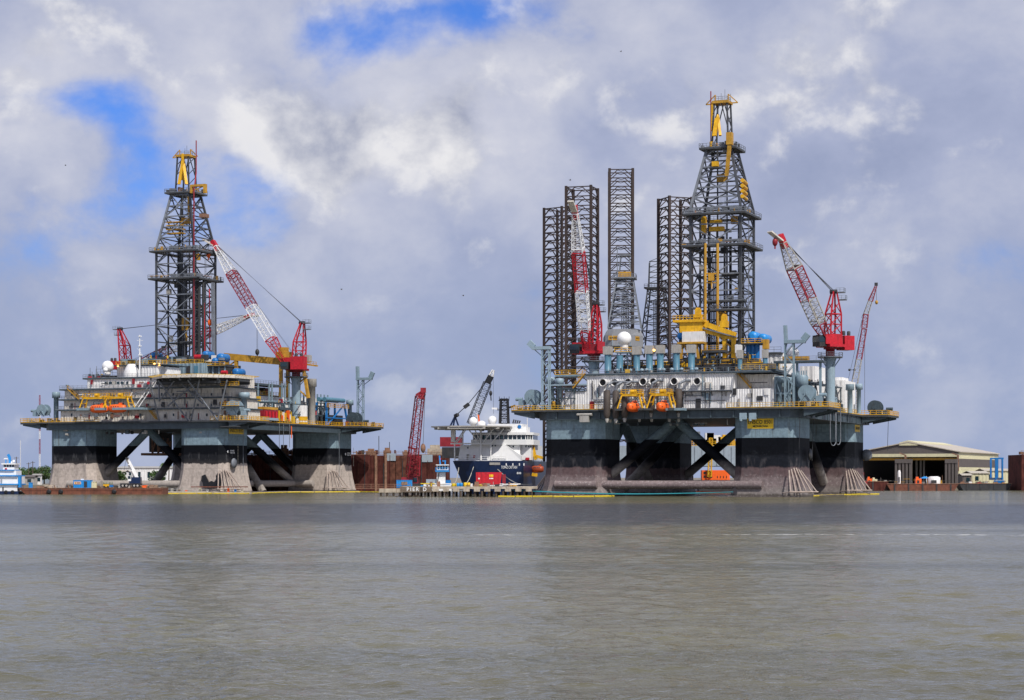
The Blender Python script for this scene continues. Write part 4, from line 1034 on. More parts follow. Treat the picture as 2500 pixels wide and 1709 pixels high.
# yellow pipe-handling gear at the derrick front and crown
for px in (1722, 1752): 
    a, b = Y1.F(px, 868, 28), Y1.F(px, 594, 28); member('racking_column', a, b, .75, 'ochre', rig, round_=True)
m = MB(); a, b = Y1.F(1722, 668, 28), Y1.F(1752, 668, 28); m.beam(a, b, .4); m.beam(a - Vector((0, 0, 2.4)), b - Vector((0, 0, 2.4)), .3); c_ = (a + b) / 2; m.box(c_.x - .7, c_.x + .7, 27.4, 28.6, c_.z - 1.9, c_.z - .2); m.beam(c_ - Vector((0, 0, 1.6)), c_ + Vector((.3, -.5, -4)), .3); m.build('racking_arm', 'ochre', rig)
for (pl, pr, pt, pb) in ((1712, 1722, 528, 570), (1731, 1766, 553, 564), (1733, 1760, 537, 546)):
    x0, x1, z0, z1 = Y1.fb(pl, pr, pt, pb, 32); MB().box(x0, x1, 32, 33.5, z0, z1).build('fingerboard', 'yellow', rig)
m = MB(); a = Y1.F(1744, 332, 33); m.beam(a, Y1.F(1751, 285, 35), 1.1, .5); m.beam(a + Vector((1.6, 0, 0)), Y1.F(1752, 280, 36), .7, .5); m.beam(Y1.F(1739, 320, 35), Y1.F(1739, 250, 35), .6); m.build('crown_hoist', 'yellow', rig)
m = MB(); a = Y1.F(1774, 335, 31); m.box(a.x, a.x + 1.5, 30.4, 32.4, a.z - 2, a.z + 1.2); m.beam((a.x + .8, 31, a.z - 2), Y1.F(1774, 430, 32), .9); m.build('crown_trolley', 'ochre', rig)
for i in range(4):
    a, b = Y1.S(1806, 444 + i * 10, dx1 - 1.2), Y1.S(1829, 452 + i * 10, dx1 - 1.2)
    MB().tube((dx1 + .2, 31, a.z - i * .3), (dx1 - .5, 37.5, a.z - i * .3), .52, n=12).build('air_bottle', 'yellow', rig)
p = Y1.F(1746, 399, 31.5); MB().box(p.x - .8, p.x + .8, 31, 32.4, p.z - .8, p.z + .5).build('crown_winch', 'yellow', rig)
MB().box(p.x - 1.5, p.x + 1.5, 30.5, 32.5, p.z - 1.4, p.z - 1.1).build('derrick_walkway', 'grating', rig)
# yellow knuckle gantry in front of the drill floor
yy = 23.5; FK = lambda px, py, y=23.5: Y1.F(px, py, y)
g = MB(); a, b = FK(1648, 784), FK(1724, 784)
g.box(a.x, b.x, 21.5, 26, a.z - .5, a.z); g.prism([(FK(1663, 0).x, 22), (FK(1718, 0).x, 22), (FK(1718, 0).x, 25.5), (FK(1663, 0).x, 25.5)], FK(1690, 812).z, a.z - .5)
gantry = g.build('pipe_gantry', 'yellow', rig)
MB().rail([(a.x, 21.6, a.z), (b.x, 21.6, a.z)], 1.3, .9, .13).build('gantry_rail', 'yellow', gantry)
for px, pt, pb, yq in ((1704, 751, 784, 23), (1768, 767, 800, 24)):
    q0, q1 = FK(px - 9, pb, yq), FK(px + 9, pt, yq); m = MB(); m.prism([(q0.x, yq - 1), (q1.x, yq - 1), (q1.x, yq + 1), (q0.x, yq + 1)], q0.z, q0.z + (q1.z - q0.z) * .5); w_ = (q1.x - q0.x)
    m.box(q0.x + w_ * .2, q1.x - w_ * .15, yq - .9, yq + .9, q0.z + (q1.z - q0.z) * .5, q1.z - .4); m.box(q0.x + w_ * .3, q1.x - w_ * .25, yq - .6, yq + .6, q1.z - .4, q1.z); m.build('gantry_winch', 'yellow', gantry)
for (p0, p1, w_) in (((1718, 790), (1797, 818), 1.3), ((1712, 806), (1797, 828), 1.0)):
    MB().beam(FK(*p0), FK(*p1), 1.0, w_).build('gantry_girder', 'yellow', gantry)
MB().beam(FK(1712, 800, 22.6), FK(1797, 823, 22.6), .7, .3).build('gantry_walkway', 'derrick_pale', gantry)
for px in (1769, 1791): member('gantry_leg', FK(px, 820), FK(px, 900), .95, 'yellow', gantry)
m = MB(); m.beam(FK(1770, 836), FK(1790, 850), .35); m.beam(FK(1790, 856), FK(1770, 872), .35); m.box(FK(1764, 0).x, FK(1798, 0).x, 22.6, 24.4, FK(1780, 882).z, FK(1780, 876).z); m.build('gantry_bracing', 'ochre', gantry)
x0, x1, z0, z1 = Y1.fb(1668, 1720, 810, 835, 22); MB().box(x0, x1, 21.0, 24, z0, z1).build('control_cabin', 'white', rig)
x0b, x1b, z0b, z1b = Y1.fb(1652, 1706, 835, 839, 21.5); MB().box(x0 - 1.2, x1, 20.5, 25, z0 - .5, z0 - .02).build('cabin_platform', 'ochre', rig)
for (p0, p1) in (((1666, 838), (1660, 905)), ((1700, 838), (1709, 905)), ((1668, 838), (1686, 880)), ((1699, 838), (1684, 880))): member('cabin_leg', FK(*p0, 21.5), FK(*p1, 21.5), .62 if p0[0] in (1666, 1700) else .35, 'ochre', rig)
a, b = FK(1716, 856, 17), FK(1770, 856, 17); MB().box(a.x, b.x, 16, 21, a.z - .6, a.z).build('upper_walkway', 'grating', rig); railing(rig, [(a.x, 16, a.z), (b.x, 16, a.z)], 'ochre', t=.1)
for px in (1728, 1758): member('walkway_post', FK(px, 858, 17), FK(px, 908, 17), .35, 'steel', rig)
member('walkway_post', FK(1730, 905, 17), FK(1756, 862, 17), .25, 'steel', rig)
MB().box(*[v for v in (Y1.F(1797, 0, 20).x, Y1.F(1810, 0, 20).x)], 19, 21, Y1.F(1803, 862, 20).z, Y1.F(1803, 842, 20).z).build('control_box', 'white', rig)
# blue mud tanks with round ends
for px, py, r, pb in ((1838, 822, 1.4, 872), (1862, 826, 1.25, 872), (1662, 821, 1.0, 830)):
    yy = 30 if px > 1700 else 44; p = Y1.F(px, py, yy); m = MB(); m.lathe((p.x, 0, p.z), [(r * .4, yy - .7), (r * .9, yy - .5), (r, yy), (r, yy + 5), (r * .5, yy + 5.6)], 24, 'y'); m.build('blue_drum', 'bright_blue', rig)
for px in (1828, 1838, 1848):
    a, b = Y1.F(px, 875, 29), Y1.F(px, 838, 29); MB().tube(a, b, .75, n=14).build('blue_vessel', 'blue', rig)
a, b = Y1.F(1812, 830, 28), Y1.F(1862, 830, 28); MB().box(a.x, b.x, 27, 33, a.z - 1.2, a.z - .9).build('upper_walkway', 'grating', rig); railing(rig, [(a.x, 27, a.z - .9), (b.x, 27, a.z - .9)], 'yellow', t=.12)
p = Y1.F(1868, 838, 29); m = MB(); m.box(p.x - .6, p.x + .9, 28.4, 30, p.z - 1.5, p.z + 1.0); m.beam((p.x - .2, 29, p.z - 3), (p.x + .4, 29, p.z), .5); m.build('davit_arm', 'ochre', rig)
for px, pxr in ((1822, 1848), (1858, 1888)):
    x0, x1, z0, z1 = Y1.fb(px, pxr, 880, 895, 6); MB().box(x0, x1, 5, 9, ZR + 1.0, ZR + 2.4).build('hvac_unit', 'shed_brown', rig)
a, b = Y1.F(1812, 903, 4), Y1.F(1895, 903, 4); MB().box(a.x, b.x, 3.0, 12, ZR + .4, ZR + .9).build('upper_walkway', 'girder', rig); railing(rig, [(a.x, 3.1, ZR + .9), (b.x, 3.1, ZR + .9)], 'rail_yellow', t=.1)
# starboard deck: white quarters behind, ventilators, tanks and winches
for (pl, pr, pt, yy, dep) in ((1876, 1912, 863, 40, 14), (1953, 1990, 894, 38, 12), (1930, 2006, 928, 44, 16), (1988, 2062, 929, 56, 14), (2036, 2056, 921, 60, 8)):
    wall_block(rig, pl, pr, pt, yy, yy + dep, 'white', ZD, 'quarters_block', 1.2)
x0, x1, z0, z1 = Y1.fb(1873, 1908, 836, 850, 40); MB().box(x0 - .4, x1 + .4, 39.5, 50, z0 - 1.6, z0 - 1.2).build('upper_walkway', 'grating', rig); railing(rig, [(x0, 39.6, z0 - 1.2), (x1, 39.6, z0 - 1.2)], 'derrick_pale', h=1.5)
x0, x1, z0, z1 = Y1.fb(1976, 1997, 912, 926, 42); MB().box(x0, x1, 41, 44, z0, z1).build('filter_rack', 'ochre', rig)
radome(rig, Y1.F(1935, 862, 24), 1.65)
a, b = Y1.F(1892, 883, 14), Y1.F(2013, 883, 14); MB().box(a.x, b.x, 12.5, 16, a.z - .45, a.z).build('pipe_bridge', 'girder', rig); railing(rig, [(a.x, 12.6, a.z), (b.x, 12.6, a.z)], 'derrick_pale')
for px in (1898, 1946, 2003): member('bridge_post', Y1.F(px, 886, 14), Y1.F(px, 993, 14), .55, 'steel', rig)
for px, yy in ((1926, 14), (1958, 14)):
    p = Y1.F(px, 876, yy); MB().box(p.x - 1.4, p.x + 1.6, 13, 15.5, p.z - .4, p.z + .6).build('valve_skid', 'ochre', rig)
for px, pt, r, cap, yy in ((1901, 919, .75, 1.25, 6), (1925, 921, .55, .9, 9), (1941, 910, .8, .95, 11), (1916, 926, .5, .8, 12), (2097, 937, .55, 1.0, 52), (1366, 924, .62, 1.1, 5), (1344, 921, .7, 1.15, 10)):
    p = Y1.F(px, pt, yy); mushroom(rig, p.x, yy, ZD, p.z, r, cap, 'steel_light' if px in (2097, 1366, 1344) else 'steel')
p = Y1.F(1958, 921, 10); m = MB(); m.lathe((p.x, 10, 0), [(.8, ZD), (.9, p.z - 2.6), (1.55, p.z - 2.4), (1.6, p.z), (1.3, p.z + .5)], 20)
for i in range(5): m.beam((p.x - 1.2 + i * .6, 9.4, p.z), (p.x - 1.2 + i * .6, 9.4, p.z + 1.6), .28)
m.build('mud_tank', 'steel', rig)
for px, pt, pb, r in ((2075, 938, 953, 1.15),):
    yy = 50; p = Y1.F(px, pt, yy); m = MB(); m.lathe((p.x, yy, 0), [(.7, ZD), (.7, p.z - 1.7), (r, p.z - 1.6), (r, p.z)], 18); m.build('ventilator', 'steel_light', rig)
winch(rig, Y1.F(1302, 970, 2.5), 2.0, 2.4, 'y', 'steel', -1)
winch(rig, Y1.F(1971, 960, 2), 2.0, 2.6, 'y', 'steel', 1)
winch(rig, Vector((4.4, RL - 7, ZD + 2.2)), 2.0, 2.6, 'y', 'girder', 1)
winch(rig, Vector((-70, RL - 7, ZD + 2.2)), 2.0, 2.6, 'y', 'girder', -1)
for (xs, y, top, wide, hl, hr, pm) in (((Y1.F(1325, 0, 0).x, Y1.F(1342, 0, 0).x), -.8, 853, (Y1.F(1301, 0, 0).x, Y1.F(1344, 0, 0).x), (1.4, 2.0), (0, .8), 'steel_light'),
                                   ((Y1.F(1916, 0, -1).x, Y1.F(1937, 0, -1).x), -1.2, 838, (Y1.F(1917, 0, 0).x, Y1.F(1967, 0, 0).x), (.2, 4.4), (1.2, 2.2), 'steel')):
    boom_rest(rig, xs, y, ZD, Y1.F(1330 if xs[0] < -40 else 1930, top, y).z, pm, hl, hr, wide)
m = MB(); p = Y1.F(2025, 960, 10)
for i in range(16):
    y_ = 14 + i * 3.3; w_ = 1 + (i * 7 % 5) * .45
    slip(rig, (-2.5 - (i * 5 % 7) * .6, y_, ZD), w_, 2.0, .8 + (i * 11 % 6) * .5, ('steel', 'girder', 'dark', 'rail_yellow', 'steel_light', 'louvre')[i % 6], 'machinery_skid')
for px, py in ((1995, 985), (2042, 983)):
    p = Y1.S(px if px > 2000 else 2000, py, -1); MB().tube((-2, p.y, ZD + 1.2), (-1.0, p.y + 4, ZD + 1.2), .55, n=12).build('air_receiver', 'white', rig)
for i in range(3): MB().pipe([(1.6, 30 + i, ZD), (1.6, 30 + i, ZD + 3 + i * .3), (1.6, 36 + i, ZD + 3 + i * .3), (1.6, 36 + i, ZD)], .14).build('pipe_loop', 'steel_light', rig)
# hose loops hanging over the side
m = MB()
for (pa, pb, yq) in ((2027, 2041, 1088), (2040, 2052, 1086)):
    a, b = Y1.S(pa, 995, 2.6), Y1.S(pb, 995, 2.6); lo = Y1.S((pa + pb) / 2, yq, 2.6); pts = [a]
    for k in range(9):
        an = PI * k / 8; pts.append(Vector((2.6, (a.y + b.y) / 2 - math.cos(an) * (b.y - a.y) / 2, lo.z + 1.5 - math.sin(an) * 1.5)))
    m.pipe(pts + [b], .12, 6)
m.build('hanging_hose', 'derrick_pale', rig)
for px, yb in ((1955, 1100), (2090, 1110)):
    pass
m = MB(); m.tube(Y1.F(1953, 1010, -.3), Y1.F(1951, 1095, -.3), .06, n=5); m.build('mooring_chain', 'dark', rig)
for (pt, pb, x) in (((1986, 1025), (1978, 1125), 2.5), ((2169, 1020), (2157, 1100), 8)):
    m = MB(); a, b = Y1.S(*pt, x), Y1.S(*pb, x); m.tube(a, Vector((x, a.y - 1.5, b.z)), .07, n=5); m.build('mooring_wire', 'dark', rig)
# column boards, draught marks and guards
p = Y1.F(1856.5, 1034, -.02); sign(rig, 0, (p.x, -.04, p.z), 6.6, 2.45, (('ENSCO 8501', .35, 1.35, 6.1), ('MONROVIA', -.7, .75, 3.8)), 1)
p = Y1.S(2093, 1046, .02); sign(rig, PI / 2, (.04, p.y, p.z), 6.4, 1.9, (('ENSCO 8501', 0.0, 1.1, 5.2),), 1)
for (cx_, cy_) in ((-.6, 0.6), (-.6, RL - RC + .6)): guard_frame(rig, (cx_, cy_), (.82, -.57), 1.2, 7.2, 6, 8.5)
guard_frame(rig, (-RW - .9, 8), (-1, 0), 1.2, 7.0, 5, 8)
m = MB(); m.lathe((1.1, RL - 3, 11), [(.3, -.3), (1.6, -.2), (1.6, .2), (.3, .3)], 16, 'y'); m.build('fairlead_sheave', 'derrick_pale', rig)
m = MB(); m.lathe((1.0, 10, 10.5), [(.3, -.3), (1.4, -.2), (1.4, .2), (.3, .3)], 16, 'x'); m.build('fairlead_sheave', 'dark', rig)
for px in (1815, 1838): 
    p = Y1.F(px, 1016, -1.6); m = MB(); m.box(p.x - .9, p.x + .9, -2, -1.5, p.z - .8, p.z + .8); m.tube((p.x - .6, -1.8, p.z - 1.2), (p.x - .6, -1.8, p.z - .8), .35); m.build('valve_cluster', 'steel_light', rig)
for x, y, z in ((Y1.F(1597, 856, 8).x, 8, Y1.F(1597, 855, 8).z), ): floodlight(rig, (x, y, z), .3)
# lifeboats in their davits
zl = ZD - 1.1
for i, px in enumerate((1541, 1613)):
    p = Y1.F(px, 1000, -3.4)
    lifeboat(Y1, ('orange lifeboat on the right-hand rig, the one nearer the brown exhaust silencers', 'orange lifeboat on the right-hand rig, nearer the middle of the white wall')[i], (p.x + .5, -3.4, zl + .25), 6.0, 2.7, 'y')
    davit(rig, p.x - 3.0, p.x + 3.6, -5.4, -1.6, ZD, ZD + 3.2)
    for xx in (p.x - 3.4, p.x + 2.6):
        deck_plate(rig, rect(xx, xx + 1.4, -6, -2.41), ZD - .5, ZD, 'grating', 'embarkation_platform')
deck_plate(rig, rect(Y1.F(1628, 0, -4).x, Y1.F(1672, 0, -4).x, -5, -2.41), ZD - .6, ZD, 'steel', 'embarkation_platform')
# cranes of this rig
b = Y1.F(1450, 905, 20)
pedestal_crane(Y1, 'steeply raised red and white crane at the left end of the right rig', (b.x, 20, ZR - 2), Y1.F(1450, 884, 20).z, 1.25, Y1.F(1450, 864, 20).z, Y1.F(1455, 742, 20), Y1.F(1432, 852, 15.5), Y1.F(1404, 522, 2), 2.8, 2.2,
               ('red', 'white_clean', 'red', 'white_clean'), (0.13, 0.43, 0.72), cab=-1, n_lace=34, up=(0, 1, 1), house=(6, 6.4, 3.2), hook=False, tower_w=2.6, eng=-1, heading=(-.05, -1))
b = Y1.F(2027, 955, 22)
pedestal_crane(Y1, 'red crane on tall pale blue pedestal, right end of the right rig, boom raised leftward', (b.x, 22, ZD), Y1.F(2027, 874, 22).z, 1.22, Y1.F(2027, 848, 22).z, Y1.F(2035, 712, 22), Y1.F(2018, 832, 20), Y1.F(1912, 592, 10), 3.4, 2.6,
               ('dark_red', 'louvre', 'dark_red', 'louvre'), (0.17, 0.42, 0.74), cab=1, n_lace=26, house=(6.4, 6.0, 3.2), hook=1.5, tower_w=2.8, eng=-1, back=True)

# pipework and fittings that crowd the decks
DK = ['dark', 'dark', 'girder', 'grating', 'derrick_pale', 'steel', 'louvre', 'rail_yellow']
clutter(rig, 34, ux0 + .5, kx1 - 1, 1.55, 1.8, ZD, 6.5, 61, ['derrick_pale', 'louvre', 'dark', 'steel', 'white', 'girder', 'dark'], True)
clutter(rig, 40, ux0 + 1, kx1 - 1, 2.2, 5.5, ZR + .36, 1.5, 62, DK)
clutter(rig, 44, ux0 + 1, kx1 - 1, 11, 22, ZR + .36, 3.6, 63, DK + ['yellow', 'ochre'])
clutter(rig, 26, -73, -66.5, -.5, 10, ZD, 1.8, 64, DK + ['ochre'])
clutter(rig, 20, -66, hx0 - .5, -.8, 8, ZD, 4.6, 65, DK + ['ochre', 'steel_light'])
clutter(rig, 26, kx1 + .4, 1.2, 3.5, 12, ZD, 4.8, 66, DK + ['steel'])
clutter(rig, 40, -8, 1.2, 12, 64, ZD, 3.4, 67, DK + ['ochre', 'white'])
clutter(rig, 14, 2.4, 8, RL - 13, RL, ZD, 1.6, 68, DK)
clutter(rig, 40, dx0 - 3, dx1 + 4, 25.5, 29.5, zq(884), 3.4, 69, DK + ['ochre', 'dark'])
clutter(rig, 24, -60, -10, 1.0, 5, ZB - 1.6, 1.5, 70, ['dark', 'girder', 'louvre'])
for i in range(5):
    z = ZD + 2.0 + i * 1.25; member('pipe_run', (ux0 + 1 + i * 3, 1.6, z), (ux1 - 2 - i * 4, 1.6, z), .16, ('dark', 'derrick_pale', 'girder', 'louvre', 'dark')[i], rig, round_=True)
for px in (1450, 1462, 1555, 1640, 1722, 1762):
    a = Y1.F(px, 990, 1.5); MB().rail([(a.x, 1.6, ZD), (a.x, 1.6, ZD + .01)], 6.5, 1, .1).build('wall_ladder', 'dark', rig)
for px, py, w_ in ((1662, 960, 7), (1730, 940, 9), (1716, 925, 6), (1765, 945, 5), (1560, 962, 5), (1830, 965, 6), (1855, 972, 7)):
    x0_, x1_, z0_, z1_ = Y1.fb(px - w_, px + w_, py - w_ * .8, py + w_ * .8, 1.8); MB().box(x0_, x1_, 1.7, 1.88, z0_, z1_).build('wall_hatch', ('louvre', 'dark', 'beige')[px % 3], rig)
for px in (1480, 1530, 1580, 1625, 1670, 1715, 1760, 1820, 1870):
    p_ = Y1.F(px, 989, -2.3); member('lamp_post', (p_.x, -2.3, ZD), (p_.x, -2.3, ZD + 2.6), .09, 'derrick_pale', rig)

frame_grid(rig, [-14, -9.5, -5, -1], [13, 19, 25, 31, 37, 43, 49, 55, 61], ZD, [ZD + 3.4, ZD + 7.0], 'girder', .3)
frame_grid(rig, [kx1 + .8, kx1 + 3.2], [3, 7, 11], ZD, [ZD + 3.6, ZD + 7.4], 'steel', .26)
frame_grid(rig, [ux0 + 3 + i * 4.1 for i in range(9)], [11.2, 13.6], ZR + .36, [ZR + 2.2, ZR + 4.2], 'dark', .22)
frame_grid(rig, [-65, -61.5, -58], [1, 5, 9], ZD, [ZD + 3.0, ZD + 5.6], 'girder', .24)
wx0, wx1 = Y1.F(1640, 0, 1).x, Y1.F(1786, 0, 1).x
MB().box(wx0, wx1, .6, 1.95, ZD + 4.2, ZD + 4.4).build('wall_gallery', 'dark', rig); MB().rail([(wx0, .65, ZD + 4.4), (wx1, .65, ZD + 4.4)], 1.1, 1.4, .07).build('gallery_rail', 'derrick_pale', rig)
for i in range(7): xx = wx0 + (wx1 - wx0) * i / 6; member('gallery_bracket', (xx, 1.9, ZD + 3.2), (xx, .7, ZD + 4.2), .14, 'dark', rig)
clutter(rig, 50, -13.5, -1, 13, 60, ZD + 3.5, 2.8, 71, DK + ['white', 'ochre', 'steel_light'])
clutter(rig, 40, -13.5, -1, 13, 60, ZD + 7.1, 1.8, 72, DK + ['ochre', 'white'])
clutter(rig, 40, ux0 + 6, kx1 - 5, 14.5, 22, ZR + 3.0, 2.2, 73, DK + ['ochre', 'yellow', 'dark'])
# ------------------------------------------------------------------ drilling rig on the left
Y2 = Yard(548, 609, 21.5)
rig2 = Y2.empty('drilling_rig', 'farther grey drilling rig on the left with tiered quarters, round helideck and pale fouled columns', 'oil rig')
rig2['group'] = 'semi-submersible drilling rigs'
LW, LL, LC, ZB2, ZE = 62.0, 88.0, 16.0, 19.3, 21.7
F2, S2 = Y2.F, Y2.S
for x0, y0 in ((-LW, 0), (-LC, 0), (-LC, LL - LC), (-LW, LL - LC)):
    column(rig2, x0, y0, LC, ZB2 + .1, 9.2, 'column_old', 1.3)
for y in (1.5, LL - 8): MB().tube((-LW + LC - 1, y, 2.7), (-LC + 1, y, 2.7), 1.1, n=16).build('horizontal_brace', 'pipe_old', rig2)
MB().tube((-LC + 3, 17, 2.7), (-LC + 3, LL - 15, 2.7), 1.1, n=16).build('horizontal_brace', 'pipe_old', rig2)
MB().tube((-LC + 3.0, LL - LC - 2.5, 2.7), (-LC + 10, LL - LC - 2.5, 2.7), 1.1, n=16).build('horizontal_brace', 'pipe_old', rig2)
MB().tube((-LW + LC - 8, -1.0, 2.7), (-LW + LC + 4, -1.0, 2.7), 1.1, n=16).build('horizontal_brace', 'pipe_old', rig2)
for x0 in (-LW - 1, -LC - 1): MB().box(x0, x0 + LC + 2, -2, LL + 2, -6, .25).build('pontoon', 'pipe_old', rig2)
for a, b in (((-31, 8, ZB2), (-LW + LC - 3, 8, 3.5)), ((-31, 8, ZB2), (-LC + 2, 8, 3.5)), ((-31, LL - 8, ZB2), (-LW + LC - 2, LL - 8, 3.5)), ((-31, LL - 8, ZB2), (-LC + 2, LL - 8, 3.5)),
             ((-24, 44, ZB2), (-9, 40.6, 0)), ((-19, 42, ZB2), (-14.8, 70.5, 3.6)), ((-19, 42, ZB2), (-12, 17, 3.6)), ((-38, 44, ZB2), (-LW + 9, 44, 0))):
    MB().tube(a, b, 1.25, n=14).build('diagonal_brace', 'brace_paint', rig2)
xm_ = F2(352, 0, 44).x, F2(427, 0, 44).x
MB().box(F2(372, 0, 46).x, F2(397, 0, 46).x, 44, 52, 13, ZB2).build('moonpool_trunk', 'dark', rig2)
m = MB(); m.box(xm_[0], xm_[1], 42, 52, F2(390, 1112, 44).z, F2(390, 1106, 44).z)
for x in (372, 386, 398, 410): m.beam(F2(x, 1107, 43), F2(x + 8, 1078, 43), .5); m.beam(F2(x, 1107, 43), F2(x, 1070, 43), .45)
m.build('moonpool_frame', 'rust_pale', rig2)
MB().prism(ch_square(-LW - 1.6, 1.6, -1.4, LL + 1.4, 3.0), ZB2, ZE - .45).build('deck_box', 'girder', rig2)
deck_plate(rig2, [(-LW - 2, -2.4), (2, -2.4), (2, LL + 2), (-LW - 2, LL + 2)], ZE - .44, ZE, 'grating', 'main_deck')
for (xa, xb, ya, yb) in ((-71.0, -LW - 2.01, -1.5, 13), (2.01, 8.5, -1.5, 12), (2.01, 9.5, LL - 14, LL + 3), (-70, -LW - 2.01, LL - 14, LL + 2)):
    p = deck_plate(rig2, rect(xa, xb, ya, yb), ZE - .6, ZE, 'grating', 'winch_platform')
    s = -1 if xa < -50 else 1; xi, xo = (xb, xa) if s < 0 else (xa, xb)
    for y in (ya + .6, (ya + yb) / 2, yb - .6):
        MB().add([(xi, y - .15, ZE - .61), (xi, y + .15, ZE - .61), (xo - s * .6, y + .15, ZE - .61), (xo - s * .6, y - .15, ZE - .61), (xi, y - .15, ZB2 + .3), (xi, y + .15, ZB2 + .3), (xo - s * .6, y + .15, ZE - 1.0), (xo - s * .6, y - .15, ZE - 1.0)],
                 [(0, 1, 2, 3), (7, 6, 5, 4), (0, 3, 7, 4), (1, 5, 6, 2), (2, 6, 7, 3), (0, 4, 5, 1)]).build('platform_bracket', 'girder', p)
    MB().rail([(xi - (0 if s < 0 else 6), ya, ZE), (xo, ya, ZE), (xo, yb, ZE), (xi, yb, ZE)], 1.2, 1.4, .12).build('platform_handrail', 'yellow', p)
railing(rig2, [(-LW - 2, -2.35, ZE), (-42, -2.35, ZE)], 'yellow', t=.1)
railing(rig2, [(2, 12, ZE), (2, LL - 14, ZE)], 'yellow', t=.1)
# quarters: stepped tiers with walkways between
tz = lambda py: F2(330, py, 2).z
tiers = []
lv = [ZE] + [tz(p) for p in (1001, 975.5, 950.5, 924)]
spec = [(148, 572, 'beige'), (156, 566, 'beige'), (158, 562, 'beige'), (213, 398, 'white')]
for k, (pl, pr, mt) in enumerate(spec):
    x0, x1 = F2(pl, 0, 2).x, F2(pr, 0, 2).x
    o = MB().prism(corr(rect(x0, x1, 2, 18), (0, 1, 3), 1.0, .1), lv[k] + (0.36 if k else 0), lv[k + 1]).build('quarters_tier', mt, rig2); tiers.append(o)
    ov = 1.0 if k < 3 else 1.5
    MB().box(x0 - 1.4, x1 + .6, ov, 18.6, lv[k + 1] + .005, lv[k + 1] + .35).build('walkway_deck', 'girder', rig2)
    MB().rail([(x0 - 1.3, 18, lv[k + 1] + .35), (x0 - 1.3, ov + .1, lv[k + 1] + .35), (x1 + .5, ov + .1, lv[k + 1] + .35)], 1.1, 1.6, .06).build('handrail', 'derrick_pale', rig2)
x0, x1 = F2(398.5, 0, 3).x, F2(562, 0, 3).x
MB().prism(corr(rect(x0, x1, 3, 18), (0, 1), 1.0, .1), lv[3] + .37, tz(926)).build('quarters_tier', 'beige', rig2)
for i in range(5):
    px = 260 + i * 9.55; xx0, xx1, z0, z1 = Y2.fb(px - 3.6, px + 3.6, 932, 938, 1.9)
    MB().box(xx0, xx1, 1.78, 2.1, z0, z1).build('bridge_window', 'glass', tiers[3])
bx = F2(252, 0, 1.6).x, F2(304, 0, 1.6).x
for px, py in ((311, 934.5), (386, 936)):
    xx0, xx1, z0, z1 = Y2.fb(px - 2.5, px + 2.5, py - 3, py + 3, 1.9); MB().box(xx0, xx1, 1.78, 2.1, z0, z1).build('window', 'glass', tiers[3])
MB().box(bx[0], bx[1], 1.2, 1.77, F2(280, 950, 1.6).z + .4, F2(280, 941, 1.6).z).build('bridge_bulwark', 'white', tiers[3])
for k, py, cols_ in ((0, 1013, 9), (1, 989, 12), (2, 963, 12)):
    for i in range(cols_):
        px = 175 + i * (370 / cols_) + (i * 7 % 5); xx0, xx1, z0, z1 = Y2.fb(px - 1.6, px + 1.6, py - 3.5, py + (10 if i % 4 == 1 else 3), 1.9)
        z0 = max(z0, lv[k] + .4); MB().box(xx0, xx1, 1.8, 2.1, z0, z1).build('window' if i % 4 != 1 else 'door', 'glass' if i % 4 != 1 else ('dark_red' if i % 8 == 1 else 'louvre'), tiers[k])
for px, py in ((340, 942), (364, 935), (364, 966), (334, 1018), (448, 1016)):
    xx0, xx1, z0, z1 = Y2.fb(px - 4, px + 4, py - 3.5, py + 3.5, 1.5); MB().box(xx0, xx1, 1.2, 1.9, z0, z1).build('fire_locker', 'red', rig2)
MB().stair(F2(166, 949, 1.2), F2(194, 975, 1.2), .9, 10).build('stair', 'ochre', rig2)
MB().stair(F2(364, 1000, .6), F2(383, 1024, .6), .9, 10).build('stair', 'ochre', rig2)
# top houses, funnel block, radome, mast
x0, x1 = F2(286, 0, 8).x, F2(338, 0, 8).x
MB().prism(corr(rect(x0, x1, 8, 17), (0, 1, 3), .9), lv[4] + .36, F2(310, 893, 8).z).build('upper_house', 'white', rig2)
x0, x1 = F2(345, 0, 6.5).x, F2(386, 0, 6.5).x; zz = F2(365, 893, 6.5).z
MB().prism(corr(rect(x0, x1, 6.5, 17), (0, 1, 3), .9), lv[4] + .36, zz).build('upper_house', 'white', rig2)
x0, x1 = F2(386.5, 0, 9).x, F2(408, 0, 9).x
MB().prism(corr(rect(x0, x1, 9, 17), (0, 1, 3), .9), lv[4] + .36, F2(395, 896, 9).z).build('upper_house', 'white', rig2)
m = MB(); m.lathe((F2(322, 0, 6).x, 6, lv[4] + .36), [(2.6, 0), (2.6, 1.4), (1.9, 3.2), (1.2, 4.3)], 20); m.build('funnel', 'white', rig2)
xx0, xx1 = F2(252, 0, 9).x, F2(286, 0, 9).x
MB().box(xx0, xx1, 5, 12, lv[4] + 1.0, lv[4] + 1.3).build('monkey_island', 'grating', rig2)
railing(rig2, [(xx0, 5, lv[4] + 1.3), (xx1, 5, lv[4] + 1.3)], 'derrick_pale', h=2.0); railing(rig2, [(xx0, 9, lv[4] + 1.3), (xx1, 9, lv[4] + 1.3)], 'derrick_pale', h=2.0)
xx0, xx1 = F2(286, 0, 8).x, F2(410, 0, 8).x; zt_ = F2(350, 893, 8).z
railing(rig2, [(xx0, 7.4, zt_ + .3), (xx1, 7.4, zt_ + .3)], 'rail_yellow', t=.1)
MB().box(xx0, xx1, 6.0, 20, zt_ + .02, zt_ + .3).build('walkway_deck', 'girder', rig2)
